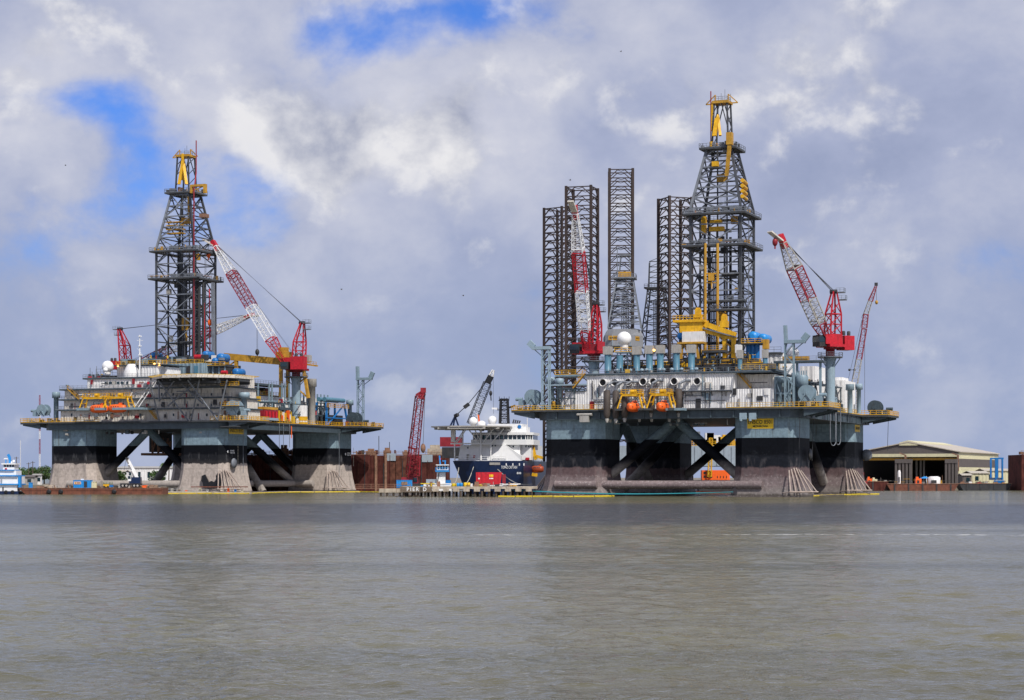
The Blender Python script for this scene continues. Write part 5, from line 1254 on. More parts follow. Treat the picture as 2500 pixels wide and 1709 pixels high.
for pl, pr, pt in ((298, 322, 877), (350, 372, 876)):
    a0, a1, z0, z1 = Y2.fb(pl, pr, pt, 890, 10); MB().prism(rect(a0, a1, 9, 13), zt_ + .3, z1).build('intake_house', 'steel', rig2)
    a0, a1, z0, z1 = Y2.fb(pr - 8, pr + 3, pt + 2, 890, 8.6); MB().prism(rect(a0, a1, 8, 10), zt_ + .3, z1).build('intake_hood', 'black', rig2)
for px, py in ((288, 893), (377, 889), (389, 890)): floodlight(rig2, F2(px, py, 6.5), .33)
radome(rig2, F2(263, 895, 7), 1.8); radome(rig2, F2(257.5, 903, 4), .75)
m = MB(); p = F2(341, 0, 4); m.tube((p.x, 4, lv[4] + .3), (p.x, 4, F2(341, 818, 4).z), .28, .12, 10); m.beam(F2(334, 831, 4), F2(349, 831, 4), .12); m.beam(F2(335, 850, 4), F2(348, 868, 4), .08)
for py in (822, 846, 868): m.box(p.x - .3, p.x + .5, 3.6, 4.4, F2(341, py, 4).z, F2(341, py, 4).z + .3)
m.build('signal_mast', 'white_clean', rig2)
m = MB()
for px, h_ in ((220, 3.4), (225, 2.2), (236, 3.8), (238, 2.0), (246, 1.6)):
    q = F2(px, 924, 4); m.beam((q.x, 4, lv[4] + .3), (q.x, 4, lv[4] + .3 + h_), .12)
m.build('aerial', 'derrick_pale', rig2)
slip(rig2, (F2(217, 0, 3.5).x, 3, lv[4] + .36), .9, .9, .7, 'red', 'locker')
mushroom(rig2, F2(137, 0, 4).x, 4, ZE, F2(137, 957, 4).z, .75, 1.25)
m = MB(); q = F2(164, 934, 6); m.lathe((q.x, 6, lv[3] + .35), [(.2, 0), (.2, 1.2), (.45, 1.2), (.45, 1.7)], 10); m.build('deck_ventilator', 'steel_light', rig2)
for pa, pb in (((327, 996), (355, 957)), ((337, 996), (365, 955)), ((313, 975), (323, 958)), ((352, 958), (374, 927)), ((358, 962), (379, 931))):
    member('walkway_hanger', F2(*pa, -1.5), F2(*pb, .3), .28, 'white' if pa[0] < 350 else 'derrick_pale', rig2, round_=True)
# helideck on raking struts
hc = F2(497, 921, 4.0); HR = 15.2; zh = hc.z
octa = [(hc.x + HR * math.cos(PI / 8 + k * PI / 4), 4.0 + HR * math.sin(PI / 8 + k * PI / 4)) for k in range(8)]
hd_ = MB().prism(octa, zh - .7, zh + .25).build('helideck', 'beige', rig2)
MB().prism([(hc.x + (x - hc.x) * .97, 4 + (y - 4) * .97) for x, y in octa], zh + .2505, zh + .262).build('helideck_paint', 'steel', hd_)
net = [(hc.x + (x - hc.x) * 1.10, 4 + (y - 4) * 1.10) for x, y in octa]
m = MB()
for k in range(8):
    a, b = net[k], net[(k + 1) % 8]; c_, d_ = octa[k], octa[(k + 1) % 8]
    m.beam((*a, zh + .2), (*b, zh + .2), .14)
    for t_ in range(7): m.beam((c_[0] + (d_[0] - c_[0]) * t_ / 7, c_[1] + (d_[1] - c_[1]) * t_ / 7, zh - .1), (a[0] + (b[0] - a[0]) * t_ / 7, a[1] + (b[1] - a[1]) * t_ / 7, zh + .2), .1)
m.build('safety_net', 'rail_yellow', hd_)
for i in range(9):
    x = hc.x - HR * .9 + i * HR * .225; half = math.sqrt(max(1, (HR * .93) ** 2 - (x - hc.x) ** 2))
    member('deck_joist', (x, 4 - half, zh - 1.14), (x, 4 + half, zh - 1.14), .3, 'grating', hd_, .85)
for y in (-5, 0, 8): 
    half = math.sqrt((HR * .93) ** 2 - (y - 4) ** 2); member('deck_girder', (hc.x - half, y, zh - 1.93), (hc.x + half, y, zh - 1.93), .4, 'grating', hd_, .7)
for a, b in (((hc.x - 12, -1.6, ZE), (hc.x - 12.5, -6, zh - 1.3)), ((hc.x - 12, -1.6, ZE + 6), (hc.x - 4, -6, zh - 1.3)), ((hc.x - 2, -1.6, ZE), (hc.x - 9, -7, zh - 1.3)), ((hc.x - 1, -1.6, ZE), (hc.x + 5, -7, zh - 1.3)),
             ((hc.x + 8, -1.6, ZE), (hc.x + 1, -7, zh - 1.3)), ((hc.x + 8, -1.6, ZE), (hc.x + 12, -3, zh - 1.3)), ((hc.x - 12, -1.6, ZE + 6.5), (hc.x - 13, 0, zh - 1.3)), ((hc.x + 3, -1.5, ZE + 5), (hc.x - 5, -1.5, zh - 1.6)), ((hc.x - 9, -1.5, ZE + 4.5), (hc.x + 1, -1.5, zh - 1.6))):
    member('helideck_strut', a, b, .5, 'derrick_pale', rig2, round_=True)
p = F2(551, 918, -8); MB().tube((p.x - 1.0, -8.6, zh + .6), (p.x + .8, -8.6, zh + .6), .55).build('foam_monitor', 'red', hd_)
for k in range(3): deck_plate(rig2, rect(F2(545, 0, 0).x, F2(590, 0, 0).x, -1.8, 2), zh - 3.2 - k * 6 , zh - 2.9 - k * 6, 'grating', 'access_platform')
for k in range(2): railing(rig2, [(F2(545, 0, 0).x, -1.7, zh - 2.9 - k * 6), (F2(590, 0, 0).x, -1.7, zh - 2.9 - k * 6)], 'yellow', t=.1)
# lifeboats
zl = F2(265, 1008, -4).z
for i, px in enumerate((243, 289)):
    p = F2(px, 1000, -3.6); lifeboat(Y2, ('left one of two orange lifeboats side by side on the left-hand rig', 'right one of two orange lifeboats side by side on the left-hand rig')[i], (p.x, -3.8 - i * .3, zl), 6.2, 2.8, 'x')
a, b, c_ = F2(204, 996, -3), F2(262, 996, -3), F2(325, 996, -3)
zd_ = F2(265, 996, -3).z
davit(rig2, a.x, b.x + 1, -5.2, -2, zd_, F2(265, 973, -3).z); davit(rig2, b.x, c_.x, -5.2, -2, zd_, F2(265, 973, -3).z)
for pl, pr in ((196, 220), (240, 264), (283, 356)): deck_plate(rig2, rect(F2(pl, 0, -3.5).x, F2(pr, 0, -3.5).x, -5.6, .19), zd_ - .7, zd_, 'steel', 'embarkation_platform')
# drill floor and derrick
ex1 = F2(473, 700, 38).x; EA = 13.8; ex0 = ex1 - EA; zq2 = lambda py: F2(440, py, 40).z
MB().box(ex0 - 7, ex1 + 6, 30, 58, ZE, zq2(888)).build('drill_floor_house', 'dark', rig2)
x0, x1 = F2(405, 0, 26).x, F2(505, 0, 26).x
MB().prism(corr(rect(x0, x1, 24, 34), (0, 1), 1.3), ZE, F2(450, 888, 26).z).build('drill_floor_house', 'steel', rig2)
railing(rig2, [(x0, 24, F2(450, 888, 26).z), (x1, 24, F2(450, 888, 26).z)], 'rail_yellow', t=.1)
for px in (408, 428, 455, 474): a0, a1, z0, z1 = Y2.fb(px, px + 9, 893, 912, 23.8); MB().box(a0, a1, 23.7, 24.0, z0, z1).build('panel', 'dark' if px < 470 else 'stack_blue', rig2)
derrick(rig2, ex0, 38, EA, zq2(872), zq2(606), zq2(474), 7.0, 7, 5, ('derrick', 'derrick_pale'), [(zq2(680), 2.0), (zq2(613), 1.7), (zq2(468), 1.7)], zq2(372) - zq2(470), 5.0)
fx, fy = ex1 + .3, 37.6
member('standpipe', (fx, fy, zq2(872)), (fx, fy, zq2(462)), .42, 'dark_red', rig2, round_=True)
member('standpipe', (fx + .2, fy, zq2(462)), F2(479, 422, 43), .42, 'dark_red', rig2, round_=True)
member('crown_mast', F2(479, 422, 43), F2(479, 343, 43), .36, 'dark_red', rig2, round_=True)
member('kelly_hose', F2(511, 706, 42), F2(513, 880, 40), .4, 'red', rig2, round_=True)
member('kelly_hose', F2(499, 740, 42), F2(500, 860, 40), .25, 'red', rig2, round_=True)
MB().ball(F2(512, 788, 40), .7, 10, 8, sz=1.6).build('marker_float', 'orange', rig2)
for (pl, pr, pt, pb, mt) in ((407, 448, 541, 543, 'ochre'), (407, 448, 549, 551, 'ochre'), (407, 446, 558, 561, 'ochre'), (407, 446, 568, 571, 'ochre'), (432, 470, 607, 613, 'ochre'), (488, 503, 522, 531, 'rust_pale')):
    a0, a1, z0, z1 = Y2.fb(pl, pr, pt, pb, 40); MB().box(a0, a1, 39.5, 42, z0, z1).build('fingerboard', mt, rig2)
m = MB(); m.beam(F2(437, 450, 39), F2(447, 390, 41), .9, .5); m.beam(F2(455, 450, 39), F2(448, 400, 41), .9, .5); m.beam(F2(446, 375, 41), F2(446, 440, 41), .6); m.build('crown_hoist', 'yellow', rig2)
a0, a1, z0, z1 = Y2.fb(465, 502, 450, 466, 38); m = MB(); m.box(a0, a1, 37.6, 39, z1 - .7, z1); m.box(a0, a0 + .7, 37.6, 39, z0 - .6, z1 - .7); m.box(a1 - .7, a1, 37.6, 39, z0 - .8, z1 - .7); m.beam((a0 + .5, 38, z0), (a1 - .5, 38, z1 - .6), .3); m.build('crown_trolley', 'ochre', rig2)
member('guide_beam', F2(460, 480, 41), F2(461, 545, 41), .5, 'ochre', rig2)
member('service_mast', F2(520, 690, 39), F2(521, 868, 39), .9, 'derrick_pale', rig2); member('setback_tube', F2(486, 690, 41), F2(486, 868, 41), 1.1, 'dark', rig2, round_=True); member('setback_tube', F2(496, 690, 41), F2(496, 868, 41), .8, 'dark', rig2, round_=True)
random.seed(9)
for i in range(20):
    px = 372 + random.random() * 170; yy = 27 + random.random() * 8; q = F2(px, 880, yy)
    slip(rig2, (q.x, yy, zq2(887)), .7 + random.random() * 1.4, 1.2, .7 + random.random() * 1.5, random.choice(['dark', 'red', 'derrick_pale', 'louvre', 'girder', 'rail_yellow', 'white']), 'machinery_skid')
for px, py, r, yy, mt in ((538, 873, 1.35, 30, 'blue'), (525, 881, 1.0, 29, 'blue'), (502, 866, 1.2, 34, 'blue'), (376, 867, 1.0, 40, 'blue'), (576, 909, 1.3, 30, 'blue'), (485, 871, .7, 29, 'red')):
    q = F2(px, py, yy); m = MB(); m.lathe((q.x, 0, q.z), [(r * .4, yy - .7), (r * .9, yy - .5), (r, yy), (r, yy + 4), (r * .5, yy + 4.6)], 22, 'y') if mt == 'blue' else m.tube((q.x - 1.4, yy, q.z), (q.x + 1.4, yy, q.z), r, n=14)
    m.build('mud_gas_drum', mt, rig2)
a, b = F2(505, 893, 27), F2(553, 893, 27); MB().box(a.x, b.x, 26, 34, a.z - .3, a.z).build('upper_walkway', 'grating', rig2); railing(rig2, [(a.x, 26, a.z), (b.x, 26, a.z)], 'yellow', t=.12)
for px in (508, 520, 535, 549): member('walkway_post', F2(px, 894, 27), F2(px, 925, 27), .3, 'steel_light', rig2)
# yellow overhead pipe gantry
g = MB(); a, b = F2(548, 870, 52), F2(722, 886, 52); g.beam(a, b, 1.2, 2.2); gant = g.build('pipe_gantry', 'ochre', rig2)
MB().beam(b, F2(772, 893, 52), 2.4, .5).build('gantry_platform', 'ochre', gant); MB().rail([F2(735, 890, 51), F2(772, 893, 51)], 1.2, 1.0, .12).build('gantry_rail', 'ochre', gant)
for px, pb in ((555, 940), (577, 940), (686, 985), (703, 985)): member('gantry_leg', F2(px, 872, 52), F2(px, pb, 52), 1.0, 'ochre', gant)
m = MB(); m.beam(F2(556, 895, 52), F2(577, 880, 52), .4); m.beam(F2(556, 900, 52), F2(577, 918, 52), .4); m.build('gantry_bracing', 'ochre', gant); m = MB(); m.beam(F2(742, 905, 52), F2(753, 972, 52), .9); m.beam(F2(730, 935, 52), F2(750, 918, 52), .4); m.beam(F2(728, 950, 52), F2(748, 968, 52), .4); m.build('gantry_strut', 'ochre', gant)
a0, a1, z0, z1 = Y2.fb(676, 705, 848, 875, 51); m = MB(); m.prism(rect(a0, a1, 50, 53), z0, z0 + (z1 - z0) * .6); m.prism(rect(a0 + .8, a1 - .8, 50.4, 52.6), z0 + (z1 - z0) * .6, z1); m.build('gantry_winch', 'ochre', gant)
a0, a1, z0, z1 = Y2.fb(741, 758, 867, 885, 53); MB().box(a0, a1, 52, 54, z0, z1).build('gantry_cabin', 'louvre', gant)
MB().lathe((F2(761, 0, 58).x, 58, 0), [(1.2, ZE), (1.2, F2(761, 945, 58).z), (1.6, F2(761, 944, 58).z), (1.6, F2(761, 925, 58).z)], 16).build('exhaust_stack', 'louvre', rig2)
# starboard side deck
sx = lambda px, py, x=-2.5: S2(px, py, x)
def sblock(pl, pr, pt, pb, x0, dep, mat, name, cor=False):
    a, b = S2(pl, pb, x0), S2(pr, pb, x0); mid_ = S2((pl + pr) / 2, pt, x0); mb_ = S2((pl + pr) / 2, pb, x0)
    pts = rect(x0 - dep, x0, a.y, b.y)
    return MB().prism(corr(pts, (1,), 1.0) if cor else pts, max(ZE, mb_.z), mid_.z).build(name, mat, rig2)
sblock(618, 715, 968, 1030, -6, 8, 'white', 'mud_house', True)
sblock(716, 800, 972, 1030, -7, 8, 'white', 'mud_house', True)
a, b = S2(610, 934, -3), S2(700, 934, -3); zz = a.z
MB().box(-9, -3, a.y, b.y, zz - .5, zz).build('upper_walkway', 'girder', rig2); railing(rig2, [(-3, a.y, zz), (-3, b.y, zz)], 'derrick_pale')
MB().box(-16, -9.5, a.y, b.y, zz - 7, zz - .6).build('shaker_house', 'dark', rig2)
MB().box(-9.5, -5.8, a.y, b.y, S2(660, 968, -6).z, S2(660, 968, -6).z + .3).build('upper_walkway', 'grating', rig2); railing(rig2, [(-5.9, a.y, S2(660, 968, -6).z + .3), (-5.9, b.y, S2(660, 968, -6).z + .3)], 'rail_yellow', t=.1)
for i in range(12): 
    y_ = a.y + 2 + i * (b.y - a.y - 4) / 12; slip(rig2, (-9, y_, S2(660, 968, -6).z + .3), 1.5, 1.2, 1 + (i * 7 % 4) * .5, ('dark_red', 'steel', 'blue', 'louvre', 'dark')[i % 5], 'shaker_unit')
for px in (613, 630, 657, 664, 688, 695, 706): member('walkway_post', S2(px, 936, -3), S2(px, 1026, -3), .42, 'steel', rig2)
a, b = S2(640, 980, -2.8), S2(712, 980, -2.8); member('header_pipe', a, b, .45, 'steel', rig2, round_=True)
for i in range(9):
    px = 733 + i * 8.4; member('pipe_rack_post', S2(px, 1018, -4), S2(px, 958 + i * .8, -4), .42, 'steel', rig2)
member('header_pipe', S2(735, 982, -3.8), S2(805, 985, -3.8), .4, 'steel', rig2, round_=True); member('header_pipe', S2(735, 996, -3.8), S2(805, 998, -3.8), .4, 'steel', rig2, round_=True)
sblock(645, 679, 1001, 1019, 1.4, 2.5, 'dark_red', 'red_skid'); sblock(646, 679, 994, 1000, 1.0, 2.5, 'ochre', 'control_panel'); sblock(640, 680, 1020, 1026, 2.6, 3, 'steel_light', 'skid_base')
for k in range(4):
    q = S2(650 + k * 8, 1010, 1.5); MB().tube((1.6, q.y, ZE + 1.2), (1.6, q.y, ZE + 3.4), .35, n=10).build('accumulator', 'red', rig2)
for i in range(12):
    px = 682 + i * 2.6; sblock(px, px + 2.0, 1002 + (i * 5 % 9) * 2, 1028, 1.2 - (i % 3) * .5, 1.2, ('yellow', 'dark', 'ochre', 'orange', 'white', 'rail_yellow')[i % 6], 'valve_station')
sblock(683, 715, 995, 1001, .5, 3, 'girder', 'valve_roof')
q = S2(743, 1010, -.5); m = MB(); m.lathe((-1.5, q.y, 0), [(1.9, ZE), (1.9, S2(743, 990, -.5).z)], 22); tk = m.build('surge_tank', 'white', rig2)
m = MB(); m.lathe((-1.5, q.y, 0), [(1.93, ZE + 1.2), (1.93, ZE + 2.6)], 22, cap=False); m.build('tank_band', 'yellow', tk); m = MB(); m.lathe((-1.5, q.y, 0), [(1.93, ZE + .1), (1.93, ZE + .7)], 22, cap=False); m.build('tank_band', 'yellow', tk)
# blue blow-out preventer frame
a, b = S2(797, 1021, 1.0), S2(850, 1021, 1.0); zt_ = S2(825, 972, 1.0).z; m = MB()
for y in (a.y, b.y):
    for x in (1, -4): m.beam((x, y, ZE), (x - (.8 if x > 0 else -.8), y + (1.5 if y == a.y else -1.5), zt_ - 1.6), .55)
m.beam((1, a.y, ZE + 2.6), (1, b.y, ZE + 2.6), .35); m.beam((1, a.y + .7, ZE + .2), (.4, b.y - 1.4, zt_ - 1.8), .4)
bop = m.build('blowout_preventer_frame', 'blue', rig2)
for x in (-.2, -2.4): MB().tube((x, a.y + 1, zt_ - .6), (x, b.y - 1, zt_ - .6), .75, n=14).build('preventer_ram', 'stack_blue', bop)
MB().rail([(1.2, a.y, zt_ - 3.2), (1.2, b.y, zt_ - 3.2)], 1.3, 1.2, .14).build('preventer_rail', 'ochre', bop)
MB().box(-3, 0, a.y + 2, b.y - 2, ZE, ZE + 3.6).build('preventer_stack', 'dark', bop)
q = S2(854, 1000, -1); mushroom(rig2, -1, q.y, ZE, S2(854, 976, -1).z, .7, 1.25, 'steel')
q = S2(595, 1000, -4); mushroom(rig2, F2(596, 0, 6).x, 6, ZE, F2(596, 958, 6).z, .9, 1.7, 'steel_light')
q = F2(548, 0, 3); mushroom(rig2, q.x, 3, ZE, F2(548, 950, 3).z, .8, 1.0, 'steel')
winch(rig2, F2(573, 996, 1.5), 2.25, 2.8, 'y', 'steel_light', 1)
winch(rig2, F2(107, 1001, 2), 1.75, 2.4, 'y', 'steel', -1)
winch(rig2, Vector((4.5, LL - 9, ZE + 2.4)), 2.3, 2.8, 'y', 'girder', 1)
zc_ = S2(864, 928, 0).z; yb_ = S2(864, 1000, 0).y
boom_rest(rig2, (1.2, 3.2), yb_, ZE, zc_, 'steel', (.1, 4.6), (.9, 2.6), (.8, 6.4))
for i in range(14):
    y_ = 15 + i * 4.2; slip(rig2, (-1.8 - (i * 5 % 7) * .3, y_, ZE), 1.4, 1.6, .7 + (i * 11 % 6) * .35, ('rail_yellow', 'girder', 'yellow', 'steel_light', 'white', 'dark', 'steel')[i % 7], 'machinery_skid')
m = MB()
for px in (682, 692, 707): a = S2(px, 1034, 2.2); m.tube(a, a - Vector((0, 0, 7.5)), .09, n=5)
m.build('hanging_hose', 'derrick_pale', rig2)
MB().tube(S2(711.5, 1040, 2.2), S2(711.5, 1070, 2.2) , .16, n=6).build('orange_hose', 'orange', rig2)
for x, y, zb_ in ((1.8, LL - 15, 5), (1.6, 8.5, 6)): MB().tube((x, y, ZB2), (x, y, zb_), .08, n=5).build('mooring_chain', 'derrick_pale', rig2)
q = F2(162, 1045, -.3); m = MB(); m.box(q.x - .8, q.x + .5, -.7, -.05, q.z - 1, q.z + 1); m.tube((q.x, -.6, q.z - 2), (q.x + .9, -.6, q.z - 2), .4); m.build('overboard_valve', 'louvre', rig2)
# boards and markings
q = S2(577, 1052, 0.02); sign(rig2, PI / 2, (.04, q.y, q.z), 9.0, 1.9, (('ENSCO 8502', 0, 1.4, 8.2),), 1)
for px, py, s_ in ((567, 1103, 1), (852, 1109, 1)):
    q = S2(px, py, .03); text('hull_lettering', 'BEWARE\nTHRUSTER', .62, 'letter_white', rig2, (.05, q.y, q.z), (PI / 2, 0, PI / 2), None, .01, .01)
    m = MB(); m.lathe((.05, q.y - 2.6, q.z), [(.18, -.02), (.42, -.02), (.42, .02), (.18, .02)], 14, 'x'); m.build('thruster_mark', 'letter_white', rig2)
    for k in range(14): member('draught_mark', (.05, q.y + 3.4, 8.6 + k * .45), (.05, q.y + 3.4, 8.82 + k * .45), .16, 'letter_cream', rig2)
for (cx_, cy_) in ((-.6, .6), (-.6, LL - LC + .6)): guard_frame(rig2, (cx_, cy_), (.9, -.43), 1.3, 7.2, 6, 8.5)
m = MB(); m.lathe((1.0, 4, 9.0), [(.3, -.3), (1.5, -.2), (1.5, .2), (.3, .3)], 14, 'x'); m.build('fairlead_sheave', 'derrick_pale', rig2)
m = MB(); q = F2(498, 1180, -1.25); og = [(0, 1.6), (1.6, 1.3), (4, 1.7), (5.6, 1.4), (5.9, 3.2), (5.6, 5.6), (4.8, 6.0), (4.2, 5.2), (4.4, 4.0), (3.6, 3.3), (2.6, 3.7), (1.8, 3.2), (1.2, 4.4), (.5, 5.6), (-.6, 5.2), (-.8, 3.8), (-.2, 3.0)]; n_ = len(og); m.add([(q.x + x, -1.6, z) for x, z in og] + [(q.x + x, -1.2, z) for x, z in og], [tuple(range(n_)), tuple(range(2 * n_ - 1, n_ - 1, -1))] + [((i + 1) % n_, i, n_ + i, n_ + (i + 1) % n_) for i in range(n_)]); m.build('bare_patch', 'black', rig2)  # added black plate standing for cleaned marks in the column's marine growth
# cranes of this rig
b = S2(723, 950, -3.0)
pedestal_crane(Y2, 'big red and white crane on the left rig, boom raised left beside the derrick', (b.x, b.y, ZE), S2(723, 922, -3).z, 1.45, S2(723, 905, -3).z, F2(737, 788, b.y + 1), F2(700, 893, b.y - 2), F2(527, 602, b.y - 4), 4.0, 2.8,
               ('red', 'white_clean', 'dark_red', 'white_clean'), (0.22, 0.49, 0.78), cab=1, n_lace=40, house=(7, 6.4, 4.2), hook=4, tower_w=2.8, eng=1)
b = F2(312, 905, 74)
pedestal_crane(Y2, 'red crane tower left of the left rig derrick, its boom passing behind the derrick', (b.x, 74, ZE), F2(312, 915, 74).z, 1.3, F2(312, 904, 74).z, F2(293, 803, 74), F2(330, 889, 72), F2(606, 772, 66), 3.0, 2.2,
               ('dark_red', 'white', 'dark_red', 'white'), (0.3, 0.5, 0.70), cab=1, n_lace=36, house=(6, 6, 3), hook=12, tower_w=2.8, eng=-1)

DK2 = ['dark', 'dark', 'girder', 'grating', 'derrick_pale', 'steel', 'louvre', 'rail_yellow', 'dark_red']
for k in range(4):
    xa, xb = F2(spec[k][0], 0, 2).x, F2(spec[k][1], 0, 2).x
    clutter(rig2, 26 if k < 3 else 12, xa + 1, xb - 1, 1.5, 1.85, lv[k] + .36, 2.4, 80 + k, ['dark', 'louvre', 'derrick_pale', 'dark', 'dark_red', 'white', 'rust_pale'], True)
clutter(rig2, 22, -70, -62.5, -.5, 11, ZE, 1.6, 90, DK2)
clutter(rig2, 46, -9, 1.2, 13, 72, ZE, 3.2, 91, DK2 + ['white', 'ochre', 'orange', 'steel_light'])
clutter(rig2, 20, 2.4, 9, LL - 13, LL + 2, ZE, 1.6, 92, DK2)
clutter(rig2, 40, ex0 - 5, ex1 + 5, 30.5, 37, zq2(888), 2.6, 93, DK2 + ['red', 'ochre', 'white'])
clutter(rig2, 26, F2(290, 0, 8).x, F2(408, 0, 8).x, 7.6, 14, F2(350, 893, 8).z + .3, 2.2, 94, DK2)
clutter(rig2, 24, F2(560, 0, 2).x, 1.5, -1, 8, ZE, 5.0, 95, DK2 + ['steel_light', 'steel_light'])
clutter(rig2, 18, -55, -8, 0, 4, ZB2 - 1.4, 1.3, 96, ['dark', 'girder', 'louvre'])
clutter(rig2, 20, F2(215, 0, 4).x, F2(250, 0, 4).x, 3, 8, lv[4] + .36, 1.6, 97, DK2)

frame_grid(rig2, [-8, -4.5, -1], [15, 21, 27, 33, 39, 45, 54, 60, 66, 71], ZE, [ZE + 3.2, ZE + 6.4], 'girder', .28)
clutter(rig2, 46, -7.5, -1, 15, 70, ZE + 3.3, 2.6, 98, DK2 + ['white', 'ochre', 'red', 'blue'])
clutter(rig2, 30, -7.5, -1, 15, 70, ZE + 6.5, 1.6, 99, DK2 + ['ochre'])
# ------------------------------------------------------------------ jack-up rigs behind the right rig
def leg_bay_mesh(w, h, mat):
    m = MB()
    C = ((-1, -1), (1, -1), (1, 1), (-1, 1))
    for q in range(4):
        a = Vector((C[q][0] * w / 2, C[q][1] * w / 2, 0)); b = Vector((C[(q + 1) % 4][0] * w / 2, C[(q + 1) % 4][1] * w / 2, 0)); up = Vector((0, 0, h))
        m.beam(a + up * .96, b + up * .96, .34)
        m.beam(a + up * .04, a.lerp(b, .34) + up * .9, .30); m.beam(b + up * .04, a.lerp(b, .66) + up * .9, .30)
        m.beam(a.lerp(b, .34) + up * .9, a.lerp(b, .5) + up * .74, .2); m.beam(a.lerp(b, .66) + up * .9, a.lerp(b, .5) + up * .74, .2)
    me = m.mesh('leg_lattice'); me.materials.append(MATS[mat])
    return me
def jack_leg(root, org, px, Y, w, deg, ptop, ch=0.8, mat='leg_brown'):
    o = bpy.data.objects.new('jacking_leg', None)
    x, z1 = WX(px, Y), WZ(ptop, Y); c_ = Vector((x, Y, 0)) - org
    rot = Matrix.Rotation(-R_(deg), 4, 'Z')
    n = int((z1 + 6) / (w * .36)); h = (z1 + 6) / n
    first = MB(); first.beam((-w / 2, -w / 2, 0), (-w / 2, -w / 2, z1 + 6.3), ch); leg = first.build('jacking_leg', mat, root)
    leg.matrix_local = Matrix.Translation((c_.x, c_.y, -6)) @ rot
    for i, j in ((1, -1), (1, 1), (-1, 1)): member('leg_chord', (i * w / 2, j * w / 2, 0), (i * w / 2, j * w / 2, z1 + 6.3), ch, mat, leg)
    me = leg_bay_mesh(w, h, mat)
    for k in range(int(20 / h), n):
        b = bpy.data.objects.new('leg_lattice', me); COL.objects.link(b); b.parent = leg; b.location = (0, 0, k * h)
    bpy.data.objects.remove(o)
    return leg
def jack_derrick(root, org, pc, Y, wt, wb, pt, pb, mat, deg=8):
    """small bolted derrick on a cantilever"""
    c_ = Vector((WX(pc, Y), Y, 0)) - org; z0, z1 = WZ(pb, Y), WZ(pt, Y)
    n = 9; hs = [z0 + (z1 - z0) * (1 - (1 - k / n) ** 1.15) for k in range(n + 1)]
    rot = Matrix.Rotation(-R_(deg), 4, 'Z')
    def P(z, i, j):
        w = wb + (wt - wb) * (z - z0) / (z1 - z0); return Vector((i * w / 2, j * w / 2, z))
    m = MB(); m.box(-wt / 2 - 1.2, wt / 2 + 1.2, -wt / 2 - 1.2, wt / 2 + 1.2, z1, z1 + .4); m.rail([(-wt / 2 - 1.1, -wt / 2 - 1.1, z1 + .4), (wt / 2 + 1.1, -wt / 2 - 1.1, z1 + .4), (wt / 2 + 1.1, wt / 2 + 1.1, z1 + .4)], 1.2, 1.2, .12)
    d = m.build('derrick', mat, root); d.matrix_local = Matrix.Translation((c_.x, c_.y, 0)) @ rot
    C = ((-1, -1), (1, -1), (1, 1), (-1, 1))
    for q in range(4):
        member('derrick_leg', P(z0, *C[q]), P(z1, *C[q]), .45, mat, d)
        for k in range(n):
            a, b = C[q], C[(q + 1) % 4]
            if k % 2: a, b = b, a
            member('brace', P(hs[k], *a), P(hs[k + 1], *b), .26, mat, d); member('girt', P(hs[k + 1], *a), P(hs[k + 1], *b), .26, mat, d)
    for i in range(5): member('drill_pipe', (-1.2 + i * .6, 0, z0), (-1.0 + i * .5, 0, z1 - 4), .3, 'derrick', d, round_=True)
    return d, c_, rot
org = Vector((WX(1500, 730), 730, 0))
jk = thing('jackup_rig', 'jack-up rig with three brown lattice legs and grey cantilever box behind the right rig', 'oil rig', org, 0, 'jack-up rigs in the background')
jack_leg(jk, org, 1366, 760, 8.2, 38, 510, .75)
jack_leg(jk, org, 1421, 720, 9.0, 18, 459, .85)
jack_leg(jk, org, 1516, 745, 8.4, 2, 417, 1.0, 'leg_brown')
MB().box(WX(1345, 745) - org.x, WX(1590, 745) - org.x, -14, 34, 8.0, 15.8).build('hull', 'hull_grey', jk)
d, c_, rot = jack_derrick(jk, org, 1526, 715, 5.6, 11.5, 682, 804, 'derrick_pale', 6)
z0 = WZ(682, 715); m = MB()
for i, j in ((-1, -1), (1, -1), (1, 1), (-1, 1)): m.beam((i * 2.2, j * 2.2, z0), (i * 1.4, j * 1.4, WZ(622, 715)), .3)
m.box(-2, 2, -2, 2, WZ(626, 715), WZ(622, 715)); m.beam((-2.6, -2.2, z0), (-2.6, -2.2, WZ(606, 715)), .3); m.build('crown_frame', 'derrick_pale', d)
MB().box(-2.2, 2.2, -2.9, -1, z0 + .4, z0 + 2.4).build('crown_winch', 'ochre', d)
x0, x1, xc = WX(1478, 705) - org.x, WX(1573, 705) - org.x, WX(1543, 700) - org.x
zb, zt = WZ(844, 705), WZ(803, 705); yy = -25
pts = [(x0, yy + 1.6), (x0 + 2.2, yy), (xc, yy), (x1, yy + 6), (x1, yy + 16), (x0, yy + 16)]
m = MB(); m.loft([[(x, y, zb) for x, y in pts], [(x, y, zt - 2.0) for x, y in pts], [(xc * .2 + x * .8 if 0 else x * .86 + (x0 + x1) * .07, y, zt) for x, y in pts]])
bx = m.build('cantilever_box', 'box_grey', jk)
for k in range(4):
    xx = x0 + 2.4 + (xc - x0 - 2.6) * k / 3; MB().box(xx - .07, xx + .07, yy - .12, yy - .02, zb, zt - 2.1).build('panel_seam', 'steel_light', bx)
zc = (zb + zt) / 2 - .2
m = MB(); m.box(-2.9, 2.9, -.06, 0, -.75, .75); s_ = m.build('name_board', 'ochre', bx); s_.location = (WX(1505, 704) - org.x + .2, yy - .05, zc)
text('board_lettering', 'ENSCO', .95, 'ink', s_, (-.2, -.09, 0), (PI / 2, 0, 0), 4.6, .01, .015)
ang = math.atan2(6, x1 - xc)
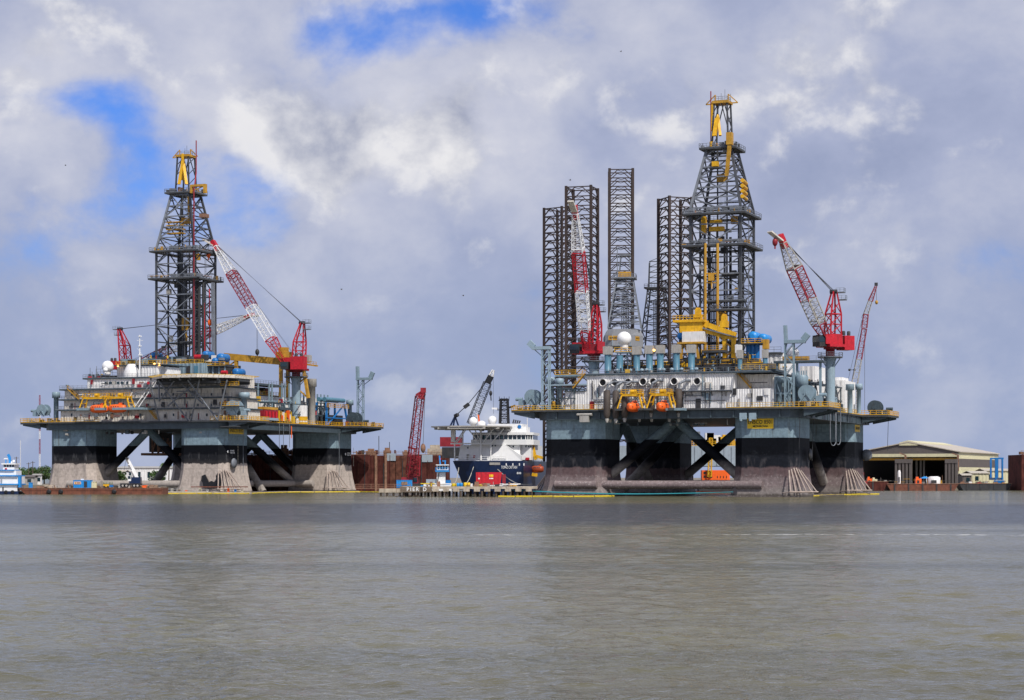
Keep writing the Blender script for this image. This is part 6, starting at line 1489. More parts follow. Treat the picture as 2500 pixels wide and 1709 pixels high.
m = MB(); m.box(-1.3, 1.3, -.06, 0, -.75, .75); s_ = m.build('name_board', 'ochre', bx); s_.location = (xc + (x1 - xc) * .52, yy + 6 * .52 - .06, zc); s_.rotation_euler = (0, 0, ang)
text('board_lettering', 'ENSCO', .8, 'ink', s_, (0, -.09, 0), (PI / 2, 0, 0), 2.0, .01, .01)
for xx in (x0 + 2, x1 - 2): member('cantilever_leg', (xx, yy + 8, 15.8), (xx, yy + 8, zb), .9, 'girder', jk)
org2 = Vector((WX(1690, 715), 715, 0))
jk2 = thing('jackup_rig', 'jack-up rig whose brown lattice leg stands left of the big derrick, pale grey hull below', 'oil rig', org2, 0, 'jack-up rigs in the background')
jack_leg(jk2, org2, 1648, 712, 8.6, -22, 485, .85)
MB().box(WX(1604, 712) - org2.x, WX(1830, 712) - org2.x, -14, 30, 8.6, 15.6).build('hull', 'hull_grey', jk2)
for k in range(7):
    xx = WX(1680 + k * 18, 698) - org2.x; MB().box(xx, xx + .25, -14.3, -14.01, 8.8, 15.2).build('hull_stiffener', 'hull_grey', jk2)
railing(jk2, [(WX(1604, 700) - org2.x, -13.8, 15.6), (WX(1820, 700) - org2.x, -13.8, 15.6)], 'yellow', h=1.5, t=.16)
random.seed(3)
for k in range(16):
    xx = WX(1670 + random.random() * 125, 698) - org2.x; MB().box(xx, xx + 1 + random.random() * 2, -12, -9, 15.6, 16.5 + random.random() * 4).build('deck_unit', random.choice(['white', 'ochre', 'rust_pale', 'derrick_pale', 'yellow', 'dark_red']), jk2)
jack_derrick(jk2, org2, 1603, 740, 5.5, 11.0, 706, 870, 'derrick', 14)
c2 = Vector((WX(1600, 740), 740, 0)) - org2; m = MB()
for i, j in ((-1, -1), (1, -1), (1, 1), (-1, 1)): m.beam((c2.x + i * 2.4, c2.y + j * 2.4, WZ(706, 740)), (c2.x + i * 2.1, c2.y + j * 2.1, WZ(640, 740)), .3)
for k in range(5):
    z = WZ(706 - 66 * (k + 1) / 5, 740); m.box(c2.x - 2.4, c2.x + 2.4, c2.y - 2.4, c2.y - 2.2, z - .15, z + .15)
    m.beam((c2.x - 2.3, c2.y - 2.3, z), (c2.x + 2.3, c2.y - 2.3, z + 1.9), .2)
m.build('crown_frame', 'derrick', jk2)
# orange deck crane seen between the columns of the right rig
oc = thing('barge_crane', 'bright orange crane house with a yellow lattice boom seen between the right rig columns', 'crane', (WX(1745, 640), 640, 1.5))
x0, x1 = WX(1713, 640) - oc.location.x, WX(1781, 640) - oc.location.x; z0, z1 = WZ(1172, 640) - 1.5, WZ(1148, 640) - 1.5
m = MB(); m.prism([(x0, -2), (x1 - 1, -2), (x1, -1), (x1, 3), (x0, 3)], z0, z1); m.build('crane_house', 'orange', oc)
for i in range(3):
    for j in range(2): MB().box(x0 + .4 + i * 1.0, x0 + 1.1 + i * 1.0, -2.06, -2.01, z0 + .7 + j * 1.1, z0 + 1.5 + j * 1.1).build('house_grille', 'black', oc)
for i in range(4): MB().box(x0 + 4.6 + i * .95, x0 + 4.85 + i * .95, -2.06, -2.01, z0 + .6, z0 + 1.3).build('house_slot', 'black', oc)
m = MB(); m.truss4((x0 + 2.2, -2.8, z0 + 1), (x0 + 2.6, -2.8, WZ(1070, 640) - 1.5), 1.1, 1.0, 12, .22, .12); m.build('lattice_boom', 'yellow', oc)
m = MB(); m.box(x0 - 1, x1 + 1, -3, 4, -1.0, z0 - .01); m.build('crane_base', 'dark', oc)
bb_ = tag(MB().box(WX(1500, 645), WX(1860, 645), 636, 660, -1, .48).build('flat_barge', 'rust'), 'low dark flat barge under the orange crane behind the right rig', 'barge')
for i, (pa, mt_, lb) in enumerate(((1690, 'white', 'white stores container beside the orange crane behind the right rig'),)):
    o = thing('container', lb, 'container', (WX(pa, 645), 645, .5)); MB().prism(corr(rect(0, 3.4, 0, 2.4), (0, 1, 2, 3), .5, .06), 0, 2.5).build('box', mt_, o); MB().box(.2, 3.2, .2, 2.2, 2.51, 2.9).build('roof_rack', 'louvre', o)

# ------------------------------------------------------------------ luffing crane beyond the right rig
lc = thing('luffing_crane', 'slender red and white lattice crane beyond the right end of the right rig', 'crane', (WX(2078, 720), 720, 2.0))
q = lambda px, py: Vector((WX(px, 720), 720, WZ(py, 720))) - lc.location
m = MB(); m.box(-4, 4, -3, 3, 1.4, 4.4); m.box(-5, 5, -4, -2.5, 0, 1.4); m.box(-5, 5, 2.5, 4, 0, 1.4); m.build('crawler_base', 'dark_red', lc)
pts = [(2078, 1160), (2086, 940), (2097, 878), (2110, 803)]
for k, mt_ in enumerate(('louvre', 'louvre', 'dark_red')):
    a, b = q(*pts[k]), q(*pts[k + 1]); MB().truss4(a, b, 2.2 - k * .2, 2.0 - k * .2, max(4, int((b - a).length / 2)), .2, .09).build('main_boom', mt_, lc)
for (a, b, wa, wb, mt_) in (((2110, 800), (2114, 768), 1.8, 1.6, 'dark_red'), ((2114, 768), (2125, 735), 1.6, 1.3, 'louvre'), ((2125, 735), (2139, 697), 1.5, .6, 'dark_red')):
    A, B = q(*a), q(*b); MB().truss4(A, B, wa, wb, max(4, int((B - A).length / 1.8)), .2, .09).build('luffing_jib', mt_, lc)
MB().box(*(lambda p: (p.x - .5, p.x + .5, p.y - .5, p.y + .5, p.z - .4, p.z + .7))(q(2139, 695))).build('jib_head', 'dark', lc)
m = MB()
for a, b in (((2111, 800), (2111, 1010)), ((2104, 782), (2068, 940)), ((2104, 782), (2112, 790)), ((2103, 776), (2137, 700)), ((2139, 700), (2140, 735)), ((2104, 800), (2078, 938))): m.beam(q(*a), q(*b), .12)
m.build('rope', 'cable', lc)
p = q(2140, 738); MB().ball(p, .55, 10, 6, sz=1.4).build('hook_block', 'ochre', lc)
p = q(2080, 903); m = MB(); m.ball(p - Vector((.9, 0, 0)), .45, 10, 6); m.ball(p + Vector((.9, 0, 0)), .45, 10, 6); m.beam(p - Vector((.9, 0, 0)), p + Vector((.9, 0, 0)), .2); m.build('bridle_block', 'dark', lc)

# ------------------------------------------------------------------ supply ship at the pier
Y3 = Yard(1278, 572, 9)
ship = Y3.empty('supply_ship', 'dark blue ship lettered TOPAZ CAPTAIN with white bridge and helideck, between the rigs', 'ship')
F3, S3 = Y3.F, Y3.S
sx0 = F3(1103, 0, 0).x; zk = F3(1190, 1125, 0).z
def hull_ring(z, f):
    """f: 0 at waterline, 1 at deck: bow flare grows with height"""
    xs = sx0 + (1 - f) * 3.4
    return [(xs, 1.5 + (1 - f) * 2, z), (xs + 2.5, .6 + (1 - f) * 1.3, z), (xs + 6, .1 + (1 - f) * .8, z), (-8, (1 - f) * .4, z), (0, 0, z), (1.6, 12, z), (2.2, 60, z), (-20, 66, z), (xs - 2, 30, z), (xs - 1, 12, z)]
m = MB(); m.loft([hull_ring(-1.5, -.2), hull_ring(0, 0), hull_ring(zk * .5, .45), hull_ring(zk, 1)]); m.build('hull', 'navy', ship)
railing(ship, [(sx0 + .6, 1.4, zk), (sx0 + 3, .7, zk), (F3(1235, 0, .5).x, .5, zk)], 'white_clean', h=1.2, t=.12)
def sh(pl, pr, pt, pb, y0, y1, mat, name, par=ship):
    x0, x1, z0, z1 = Y3.fb(pl, pr, pt, pb, y0); return MB().box(x0, x1, y0, y1, z0, z1).build(name, mat, par)
x0, x1, z0, z1 = Y3.fb(1124, 1270, 1086, 1125, 3)
m = MB(); m.loft([[(x0 - .6, 2.4, zk), (x1, 2.4, zk), (x1, 26, zk), (x0, 26, zk)], [(x0, 3.2, z1), (x1, 3.2, z1), (x1, 26, z1), (x0, 26, z1)]]); m.build('superstructure', 'white_clean', ship)
a = F3(1200, 0, 1.6); b = F3(1273, 0, 1.6); zz = F3(1240, 1112, 1.6).z; z2 = F3(1235, 1083, 1.6).z
m = MB(); m.add([(a.x, .8, zk), (b.x, .8, zk), (b.x, .8, zz), (b.x - 5, 1.6, z2), (a.x + 3.4, 1.6, z2), (a.x, 3.1, zk), (b.x, 3.1, zk), (b.x, 3.1, zz), (b.x - 5, 3.1, z2), (a.x + 3.4, 3.1, z2)], [(0, 1, 2, 3, 4), (5, 9, 8, 7, 6), (0, 4, 9, 5), (1, 6, 7, 2), (2, 7, 8, 3), (3, 8, 9, 4), (0, 5, 6, 1)]); m.build('sunlit_patch_wedge', 'white_clean', ship)  # white wedge shaped like the sunlit patch on the superstructure front
sh(1270.5, 1297, 1086, 1123, 4, 26, 'white_clean', 'superstructure')
x0, x1, z0, z1 = Y3.fb(1150, 1285, 1073, 1086, 2)
m = MB(); m.prism([(x0, 2), (x1, 2), (x1 + 1.8, 4), (x1 + 1.8, 16), (x0, 16)], z0 + .02, z1); br = m.build('bridge', 'white_clean', ship)
x0, x1, z0, z1 = Y3.fb(1155, 1283, 1062, 1073, 2.3)
m = MB(); m.prism([(x0, 2.6), (x1, 2.6), (x1 + 1.6, 4.4), (x1 + 1.6, 15), (x0, 15)], z0 + .01, z1 + .01); m.build('bridge_glazing', 'glass', br)
m = MB(); m.prism([(x0 - .3, 2), (x1 + .2, 2), (x1 + 2, 4), (x1 + 2, 16), (x0 - .3, 16)], z1 + .02, z1 + .75); m.build('bridge_roof', 'white_clean', br)
for k in range(13):
    xx = x0 + (x1 - x0) * k / 12; MB().box(xx - .09, xx + .09, 2.45, 2.59, z0, z1).build('window_mullion', 'white_clean', br)
for k in range(3): MB().prism([(x1 + .5 + k * .55, 2.9 + k * .62), (x1 + .65 + k * .55, 3.0 + k * .62), (x1 + .6 + k * .55, 3.2 + k * .62), (x1 + .42 + k * .55, 3.05 + k * .62)], z0, z1).build('window_mullion', 'white_clean', br)
for k in range(5):
    xx0, xx1, q0, q1 = Y3.fb(1166 + k * 14, 1172 + k * 14, 1064, 1071, 2.5); MB().box(xx0, xx1, 2.5, 2.58, q0, q1).build('window_pane', 'glass_green', br)
sh(1190, 1276, 1035, 1056, 5, 14, 'white_clean', 'wheelhouse_top'); sh(1277, 1285, 1042, 1056, 6, 13, 'white_clean', 'wheelhouse_top')
p = F3(1268, 1042, 4.9); m = MB(); m.ball(p, .55, 10, 6, sy=.1); m.build('funnel_emblem', 'blue', ship)
for px, py in ((1202, 1088), (1209, 1088), (1142, 1093), (1284, 1090), (1291, 1090), (1296, 1090), (1253, 1090)):
    sh(px - 1.6, px + 1.6, py - 2, py + 2, 2.9 if px < 1270 else 3.9, 3.3 if px < 1270 else 4.2, 'glass', 'window')
sh(1283, 1292, 1117, 1123, 3.6, 3.95, 'red', 'deck_locker'); sh(1155, 1160, 1112, 1118, 2.3, 2.6, 'red', 'fire_locker')
sh(1139, 1144, 1109, 1122, 2.2, 2.7, 'louvre', 'door')
# helideck of the ship
hc = F3(1152, 1043, 2); HR2 = 12.0
octa = [(hc.x + HR2 * math.cos(PI / 8 + k * PI / 4), 3.0 + HR2 * .9 * math.sin(PI / 8 + k * PI / 4)) for k in range(8)]
hh = MB().prism(octa, hc.z - .1, hc.z + .25).build('helideck', 'louvre', ship)
for i in range(7):
    y = 3 - HR2 * .8 + i * HR2 * .26; half = HR2 * .9 * math.sqrt(max(.1, 1 - ((y - 3) / (HR2 * .92)) ** 2)); member('deck_joist', (hc.x - half, y, hc.z - .4), (hc.x + half, y, hc.z - .4), .3, 'louvre', hh, .55)
for px, pb, yy in ((1110, 1124, .8), (1174, 1124, .6), (1198, 1124, .6), (1130, 1100, 6), (1215, 1062, 6)): member('helideck_post', F3(px, 1044, yy), F3(px, pb, yy), .55 if px == 1174 else .36, 'white_clean', ship, round_=True)
for a, b in (((1113, 1084), (1139, 1047)), ((1170, 1082), (1143, 1047)), ((1178, 1082), (1205, 1047)), ((1199, 1082), (1230, 1047)), ((1158, 1047), (1172, 1074)), ((1135, 1047), (1112, 1080))): member('helideck_strut', F3(*a, .6), F3(*b, -1), .3, 'white_clean', ship, round_=True)
member('helideck_beam', F3(1100, 1083, .6), F3(1200, 1083, .6), .4, 'white_clean', ship); MB().box(*(lambda a, b: (a.x, b.x, .2, 1.6, a.z, b.z))(F3(1102, 1079, 1), F3(1112, 1050, 1))).build('stair_tower', 'white', ship)
for px, py, r, yy in ((1155.5, 1029, 1.25, 12), (1176, 1038, 1.3, 12), (1202, 1026, 1.25, 9)): radome(ship, F3(px, py, yy), r)
# mast, antennas, crane of the ship
m = MB(); a, b = F3(1231, 1034, 9), F3(1231, 975, 9)
m.truss4(a, b, 2.4, 1.9, 7, .42, .12)
for py, w_ in ((978, 12), (990, 10), (1001, 15), (1012, 9), (1022, 8)): m.beam(F3(1229 - w_, py, 9), F3(1229 + w_, py, 9), .22)
m.beam(F3(1240, 996, 9), F3(1258, 990, 9), .5)
for k in range(5): m.beam(F3(1219 + k * 6, 978, 9), F3(1219 + k * 6, 968 + k % 2 * 3, 9), .12)
m.build('radar_mast', 'black', ship)
MB().beam(F3(1201, 997, 9), F3(1216, 998, 9), .5).build('radar_scanner', 'white_clean', ship)
member('whip_antenna', F3(1288, 1056, 8), F3(1287, 1020, 8), .22, 'white', ship, round_=True)
m = MB()
for k in range(4): m.beam(F3(1252 + k * 5, 1034, 9), F3(1255 + k * 5, 1024 + k, 9), .35)
m.build('exhaust_pipe', 'dark', ship)
cr_ = [F3(1150, 1036, 40), F3(1190, 935, 40), F3(1199, 918, 40), F3(1204, 904, 40)]
MB().truss4(cr_[0], cr_[1], 2.3, 2.1, 12, .2, .07).build('crane_boom', 'black', ship); MB().beam(cr_[1], cr_[2], 1.8, 1.6).build('crane_boom_head', 'black', ship); MB().truss4(cr_[2], cr_[3], 1.2, .6, 3, .2, .1).build('crane_jib', 'white', ship)
m = MB(); top = F3(1111, 1016, 42)
for px in (1097, 1106, 1121): m.beam(F3(px, 1045, 42), top, .45)
m.build('crane_gantry', 'navy', ship)
MB().beam(top, F3(1118, 1012, 41), .9).build('crane_tackle', 'dark', ship); MB().beam(F3(1133, 995, 41), F3(1145, 986, 41), 1.0).build('crane_tackle', 'dark', ship)
m = MB()
for i in (-.3, .3): m.beam(top + Vector((0, i, 0)), F3(1140, 990, 41) + Vector((0, i, 0)), .14); m.beam(F3(1140, 990, 41) + Vector((0, i, 0)), cr_[2] + Vector((0, i, 0)), .12)
m.beam(cr_[2], F3(1198, 955, 40), .1); m.beam(cr_[3], F3(1205, 1010, 40), .08); m.build('crane_rope', 'cable', ship)
m = MB(); m.ball(F3(1198, 960, 40), .5, 8, 6, sz=1.6); m.beam(F3(1198, 962, 40), F3(1199, 978, 40), .3); m.build('crane_hook', 'dark', ship)
sh(1074, 1122, 1067, 1090, 40, 46, 'dark_red', 'deck_house'); m = MB(); a, b = F3(1082, 1092, 40), F3(1125, 1118, 40); m.box(a.x, b.x, 38, 50, b.z, a.z); m.build('aft_deck_gear', 'dark', ship)
m = MB(); m.add([F3(1165, 1012, 20), F3(1170, 1013, 20), F3(1172, 1032, 20), F3(1166, 1028, 20), F3(1165, 1012, 20.3), F3(1170, 1013, 20.3), F3(1172, 1032, 20.3), F3(1166, 1028, 20.3)], [(0, 1, 2, 3), (7, 6, 5, 4), (0, 4, 5, 1), (1, 5, 6, 2), (2, 6, 7, 3), (3, 7, 4, 0)]); m.build('flag', 'orange', ship); member('flag_staff', F3(1164, 1008, 20), F3(1169, 1040, 20), .2, 'white', ship)
# name, portholes, fittings on the hull
p = F3(1243, 1141, 0); text('ship_name', 'TOPAZ CAPTAIN', 1.15, 'letter_white', ship, (p.x, .02, p.z), (PI / 2 - .06, 0, 0), 4.5, .02, .005)
for px in (1236, 1252, 1268, 1279): sh(px - 1.3, px + 1.3, 1131, 1137, -.06, .3, 'letter_white', 'mooring_port')
sh(1195, 1221, 1129, 1135, -.02, .5, 'louvre', 'anchor_pocket')
for px in (1264, 1270): q_ = F3(px, 1155, -.02); m = MB(); m.lathe((q_.x, 0, q_.z), [(.32, -.05), (.32, .4)], 12, 'y'); m.build('thruster_mark', 'letter_white', ship)
for pa, pb, mt_ in (((1120, 1142), (1106, 1180), 'rope'), ((1156, 1140), (1127, 1184), 'rope'), ((1215, 1146), (1300, 1182), 'rope')):
    a, b = F3(*pa, -.1), F3(*pb, -28); pts = [a.lerp(b, k / 8) - Vector((0, 0, 1.6 * math.sin(PI * k / 8))) for k in range(9)]; MB().pipe(pts, .12, 6).build('mooring_line', mt_, ship)
# yellow davit and orange rescue boat at its far side
m = MB(); m.beam(F3(1300, 1085, 8), F3(1306, 1115, 8), .9); m.beam(F3(1296, 1110, 8), F3(1325, 1118, 8), .8); m.beam(F3(1302, 1105, 8), F3(1309, 1122, 8), .8); m.build('davit', 'yellow', ship); MB().beam(F3(1299, 1158, 8), F3(1312, 1160, 8), .9).build('boat_cradle', 'yellow', ship)
rb = lifeboat(Y3, 'orange-red rescue boat under yellow davit at the ship side, right of the ship name', (F3(1312, 0, 9).x, 9, F3(1312, 1154, 9).z), 3.6, 2.2, 'x')
for c in rb.children:
    if c.name.startswith('hull') or c.name.startswith('conning'): c.data.materials[0] = MATS['orange_red']

# ------------------------------------------------------------------ floating dry dock walls
random.seed(21)
def dock(label, pl, pr, Y, ptop, dep, n, seed):
    random.seed(seed); x0, x1 = WX(pl, Y), WX(pr, Y); z1 = WZ(ptop, Y)
    o = thing('dry_dock_wall', label, 'dry dock', ((x0 + x1) / 2, Y, 0)); cx = (x0 + x1) / 2
    MB().box(x0 - cx, x1 - cx, .4, dep, -1.5, z1 - .3).build('dock_wall', 'rust', o)
    w = (x1 - x0) / n
    for k in range(n):
        q = random.random() * .25; MB().box(x0 - cx + k * w + .05, x0 - cx + (k + 1) * w - .05, .1 + q, .39, -1, z1 - random.random() * .25).build('hull_panel', 'rust_brown' if (k * 7 + seed) % 3 == 0 else 'rust', o)
    MB().rail([(x0 - cx, .6, z1), (x1 - cx, .6, z1)], 1.2, 2.0, .1).build('handrail', 'rust_pale', o)
    return o, x0 - cx, x1 - cx, z1
dk_, da, db, dz = dock('long rust-red floating dry dock wall running between the left rig and the ship', 572, 1095, 700, 1110, 16, 11, 4)
dcx = dk_.location.x
for px, w_, h_, mt_ in ((638, 6, 2.2, 'rust_pale'), (692, 9.5, 4.2, 'rust_pale'), (716, 5, 2.6, 'rust_pale'), (905, 10, 2.6, 'rust_pale'), (945, 8, 3.0, 'rust_pale'), (1062, 16, 4.2, 'concrete'), (990, 5, 2.0, 'rust_pale'), (878, 5, 1.8, 'rust')):
    x = WX(px, 700) - dcx; m = MB(); m.prism([(x - w_ / 12 * 2, 1), (x + w_ / 12 * 2, 1), (x + w_ / 14 * 2, 4), (x - w_ / 12 * 2, 4)], dz - .2, dz + h_ * .5); m.box(x - w_ / 9, x + w_ / 10, 1.5, 3.5, dz + h_ * .5, dz + h_ * .8); m.build('deck_machinery', mt_, dk_)
for px, ph in ((924, 1064), (950, 1079)): member('light_pole', (WX(px, 700) - dcx, 2, dz), (WX(px, 700) - dcx, 2, WZ(ph, 700)), .22, 'dark', dk_)
for px0, px1, pt, pb in ((944, 966, 1107, 1125), (1030, 1056, 1110, 1128)):
    MB().box(WX(px0, 700) - dcx, WX(px1, 700) - dcx, -.02, .09, WZ(pb, 700), WZ(pt, 700)).build('patch_plate', 'hull_grey', dk_)
for px in (918, 942): MB().box(WX(px, 700) - dcx - .4, WX(px, 700) - dcx + .4, -.5, .09, 0, dz).build('fender_rib', 'rust_pale', dk_)
dock('rusty brown dry dock wall cut off by the right edge of the picture', 2494, 2640, 735, 1108, 20, 6, 8)
o_ = bpy.data.objects['dry_dock_wall.001']
for k in range(4): MB().box(-11 + k * 2.2, -9.6 + k * 2.2, 1, 3, WZ(1108, 735) - .2, WZ(1108, 735) + .8 + (k * 5 % 3) * .5).build('deck_machinery', 'rust_pale', o_)

# ------------------------------------------------------------------ pier with its lettering
PY = 505.0
x0, x1 = WX(977, PY), WX(1312, PY); zt, zs_ = WZ(1188, PY), WZ(1201.5, PY)
pier = thing('pier', 'weathered concrete pier on dark piles lettered PIER D before the blue ship', 'pier', (x0, PY, 0)); L_ = x1 - x0
MB().box(0, L_, 0, 24, zt - .55, zt).build('deck_slab', 'concrete', pier)
MB().box(0, WX(1055, PY) - x0, -.35, .6, zs_, zt - .02).build('fascia_beam', 'fascia', pier)
k = WX(1056, PY) - x0
while k < L_ - 1: MB().box(k, k + 1.5, -.2, 1.2, zs_ + .15, zt - .56).build('cap_beam', 'concrete', pier); k += 2.55
k = .9; i = 0
while k < L_:
    member('pile', (k, .5, -3), (k + (.9 if i == 1 else 0), .5, zs_ + .3), .62, 'pile_wood', pier, round_=True); member('pile', (k + .6, 5, -3), (k + .6, 5, zs_ + .3), .62, 'pile_wood', pier, round_=True); k += 1.75; i += 1
for body, px in (('P', 996), ('I', 1003), ('E', 1010), ('R', 1019), ('D', 1037)):
    text('pier_letter', body, 1.25, 'letter_white', pier, (WX(px, PY) - x0, -.37, (zt + zs_) / 2 - .02), (PI / 2, 0, 0), None, .02, .02)
MB().box(WX(1026, PY) - x0, WX(1031, PY) - x0, -.39, -.351, zs_ + .1, zt - .15).build('patch', 'pile_wood', pier)
pier2 = thing('pier', 'low timber landing stage left of the lettered pier, under the blue container', 'pier', (WX(925, 520), 520, 0))
MB().box(0, WX(1015, 520) - WX(925, 520), 0, 8, .9, 1.9).build('deck_slab', 'concrete', pier2)
for k in range(6): member('pile', (.5 + k * 1.6, .4, -3), (.5 + k * 1.6, .4, .95), .55, 'pile_wood', pier2, round_=True)
MB().rail([(-6, .3, 1.9), (8, .3, 1.9)], 1.1, 2, .1).build('handrail', 'rust_pale', pier2)
def container(label, px0, px1, pt, Y, dep, zb, mat, door=True, extra=None):
    x0 = WX(px0, Y); w = WX(px1, Y) - x0; o = thing('container', label, 'container', (x0, Y, zb)); h = WZ(pt, Y) - zb
    MB().prism(corr(rect(0, w, 0, dep), (0, 1, 2, 3), .45, .06), 0, h - .12).build('box', mat, o); MB().box(-.1, w + .1, -.1, dep + .1, h - .119, h).build('roof_frame', mat, o)
    if door: MB().box(w * .62, w * .8, -.12, -.01, .15, h - .35).build('door', 'dark', o)
    if extra: MB().box(w * .32, w * .72, -.13, -.07, h * .4, h * .8).build('window_panel', extra, o)
    return o
container('blue container with barred window on the landing stage left of PIER D', 968, 1005, 1172, 521, 2.4, 1.9, 'bright_blue', False, 'scrap')
tk = thing('storage_tank', 'bright red box-shaped tank on wheels on the pier before the ship', 'tank', (WX(1162, 520), 520, zt)); w = WX(1236, 520) - WX(1162, 520); h = WZ(1153, 520) - zt
m = MB(); m.add([(0, 0, .5), (w * .80, 0, .1), (w * .86, 0, h), (0, 0, h), (0, 2.6, .5), (w * .80, 2.6, .1), (w * .86, 2.6, h), (0, 2.6, h)], [(0, 1, 2, 3), (7, 6, 5, 4), (0, 4, 5, 1), (1, 5, 6, 2), (2, 6, 7, 3), (3, 7, 4, 0)]); m.build('tank_body', 'red', tk)
m = MB(); m.box(w * .87, w * .98, .2, 2.4, .3, h * .85); m.build('stair_end', 'dark_red', tk); m = MB(); m.tube((w * .3, -.1, .45), (w * .3, .4, .45), .45); m.tube((w * .3, 2.3, .45), (w * .3, 2.7, .45), .45); m.build('wheel', 'black', tk)
MB().box(w * .44, w * .57, -.05, -.01, h * .68, h * .84).build('warning_plate', 'sign_yellow', tk); MB().box(w * .44, w * .57, -.05, -.01, h * .52, h * .6).build('notice_plate', 'letter_white', tk); MB().tube((w * .1, -.05, h * .55), (w * .1, -.01, h * .55), .22).build('hatch', 'white', tk)
for k in range(6): MB().box(w * (.05 + k * .14), w * (.06 + k * .14), -.06, -.01, .6, h - .1).build('tank_rib', 'red', tk)
random.seed(31)
items = [(1107, 1180, 'boom_yellow', 'yellow hose bundle on the pier below the first mooring line'), (1136, 1178, 'sign_yellow', 'pale yellow drum on the pier left of the red tank'), (1118, 1179, 'bright_blue', 'blue drum pair on the pier beside the yellow drum'), (1164, 1183, 'boom_yellow', 'yellow coiled boom heap under the red tank left end'), (1246, 1180, 'yellow', 'yellow heap of hose right of the red tank')]
for px, pt, mt_, lb in items:
    o = thing('pier_gear', lb, 'gear', (WX(px, 512), 512, zt)); h = max(.5, WZ(pt, 512) - zt)
    for k in range(2): m = MB(); m.lathe((k * .85, k * .2, 0), [(.35, 0), (.42, h * .15), (.42, h * .85), (.3, h)], 12); m.build('drum', mt_, o)
    MB().beam((-.6, .3, .15), (1.6, .5, .2), .25).build('hose', mt_, o)

# ------------------------------------------------------------------ red crawler crane behind the pier
cc = thing('crawler_crane', 'dark red lattice boom crane standing before the rusty dock, left of the small tugboat', 'crane', (WX(1002, 560), 560, 1.2))
q = lambda px, py, y=0: Vector((WX(px, 560), 560 + y, WZ(py, 560))) - cc.location
x0, x1 = q(981, 0).x, q(1021, 0).x; zb = q(0, 1180).z; zt2 = q(0, 1158).z
m = MB(); m.prism([(x0, -2), (x1, -2), (x1, 2.2), (x0, 2.2)], zb, zt2 - .8); m.box(x0 + 1.6, x1 - .4, -1.6, 1.8, zt2 - .79, zt2); m.build('machinery_house', 'dark_red', cc)
for y in (-2.6, 2.0): MB().box(x0 - .5, x1 + .5, y, y + .8, zb - 1.2, zb - .01).build('crawler_track', 'dark', cc)
MB().box(x0 + 3.2, x1 - .2, -2.15, -2.01, zb + .4, zt2 - .9).build('cab_window', 'glass', cc)
MB().truss4(q(1004, 1160, -1), q(1028, 972, -8), 2.3, 1.9, 17, .24, .085).build('lattice_boom', 'dark_red', cc)
MB().truss4(q(1012, 1160, -.5), q(1016, 1115, -1), 2.8, 2.2, 5, .3, .14).build('gantry', 'dark_red', cc)
m = MB(); a = q(1036, 962, -8.3); m.truss4(q(1028, 972, -8), a, 1.9, 1.0, 3, .34, .2); m.build('boom_head', 'dark_red', cc); MB().box(q(1030, 0).x, q(1043, 0).x, -9, -7.6, q(0, 962).z, q(0, 950).z).build('head_sheaves', 'dark_red', cc)
m = MB(); m.beam(q(996, 1092, 2), q(1014, 1096, 1), .5); m.beam(q(998, 1096, 2), q(1004, 1160, 0), .3); m.beam(q(1011, 1096, 1), q(1008, 1160, 0), .3); m.build('back_gantry', 'dark_red', cc)
m = MB()
for i in (-.4, .4): m.beam(q(997, 1091, 2 + i), q(1029, 966, -8 + i), .10)
for i in (-.5, 0, .5): m.beam(q(1041, 958, -8 + i), q(1036, 1088, -8 + i), .09)
m.build('rope', 'cable', cc); MB().ball(q(1036, 1095, -8), .7, 10, 8, sz=1.8).build('hook_block', 'rust_pale', cc)

# ------------------------------------------------------------------ tugboats
def tug(label, Y, tiers, x_out, mast, zh):
    """tiers: (pxl, pxr, py_top, py_bottom, mat)"""
    o = thing('tugboat', label, 'tugboat', (WX(x_out, Y), Y, 0)); ox = o.location.x
    for pl, pr, pt, pb, mat, nm, y0, y1 in tiers:
        MB().box(WX(pl, Y) - ox, WX(pr, Y) - ox, y0, y1, WZ(pb, Y), WZ(pt, Y)).build(nm, mat, o)
    return o, ox
T = 575.0
tg, ox = tug('white and blue tugboat cut off by the left edge beside the rusty barge', T, [(-60, 47, 1199.5, 1212, 'navy', 'hull', -1, 9), (-60, 42, 1184, 1199, 'white_clean', 'deckhouse', 0, 8), (-60, 46, 1181, 1183.9, 'bright_blue', 'deck_band', -.6, 8.6), (-60, 44, 1163, 1180.9, 'white_clean', 'deckhouse', .2, 8), (44.1, 50, 1163, 1190, 'bright_blue', 'push_knee', 0, 1.5), (-60, 44, 1160, 1162.9, 'bright_blue', 'deck_band', -.4, 8.4),
     (-40, 38, 1149, 1159.9, 'white_clean', 'deckhouse', .6, 7), (-40, 34, 1146.8, 1148.9, 'bright_blue', 'deck_band', .1, 7.4), (5, 33, 1134, 1146.7, 'white_clean', 'wheelhouse', 1, 6), (2, 37, 1131, 1133.9, 'white_clean', 'wheelhouse_roof', .4, 6.6)], 20, None, 0)
for k in range(4): MB().box(WX(8 + k * 6.5, T) - ox, WX(12.5 + k * 6.5, T) - ox, .92, .99, WZ(1140, T), WZ(1134.6, T)).build('window', 'glass', tg)
for px, pt, pb in ((2, 1168, 1181), (6, 1189, 1200), (-10, 1168, 1181)): MB().box(WX(px, T) - ox, WX(px + 3, T) - ox, -.1, -.01 if px == 6 else .19, WZ(pb, T), WZ(pt, T)).build('door', 'hull_grey' if px < 6 else 'dark', tg)
m = MB(); pts = [Vector((WX(px, T) - ox, 3, WZ(py, T))) for px, py in ((13, 1109), (16, 1114), (18, 1120), (18, 1131))]
for a, b in zip(pts, pts[1:]): m.beam(a, b, .5, .7)
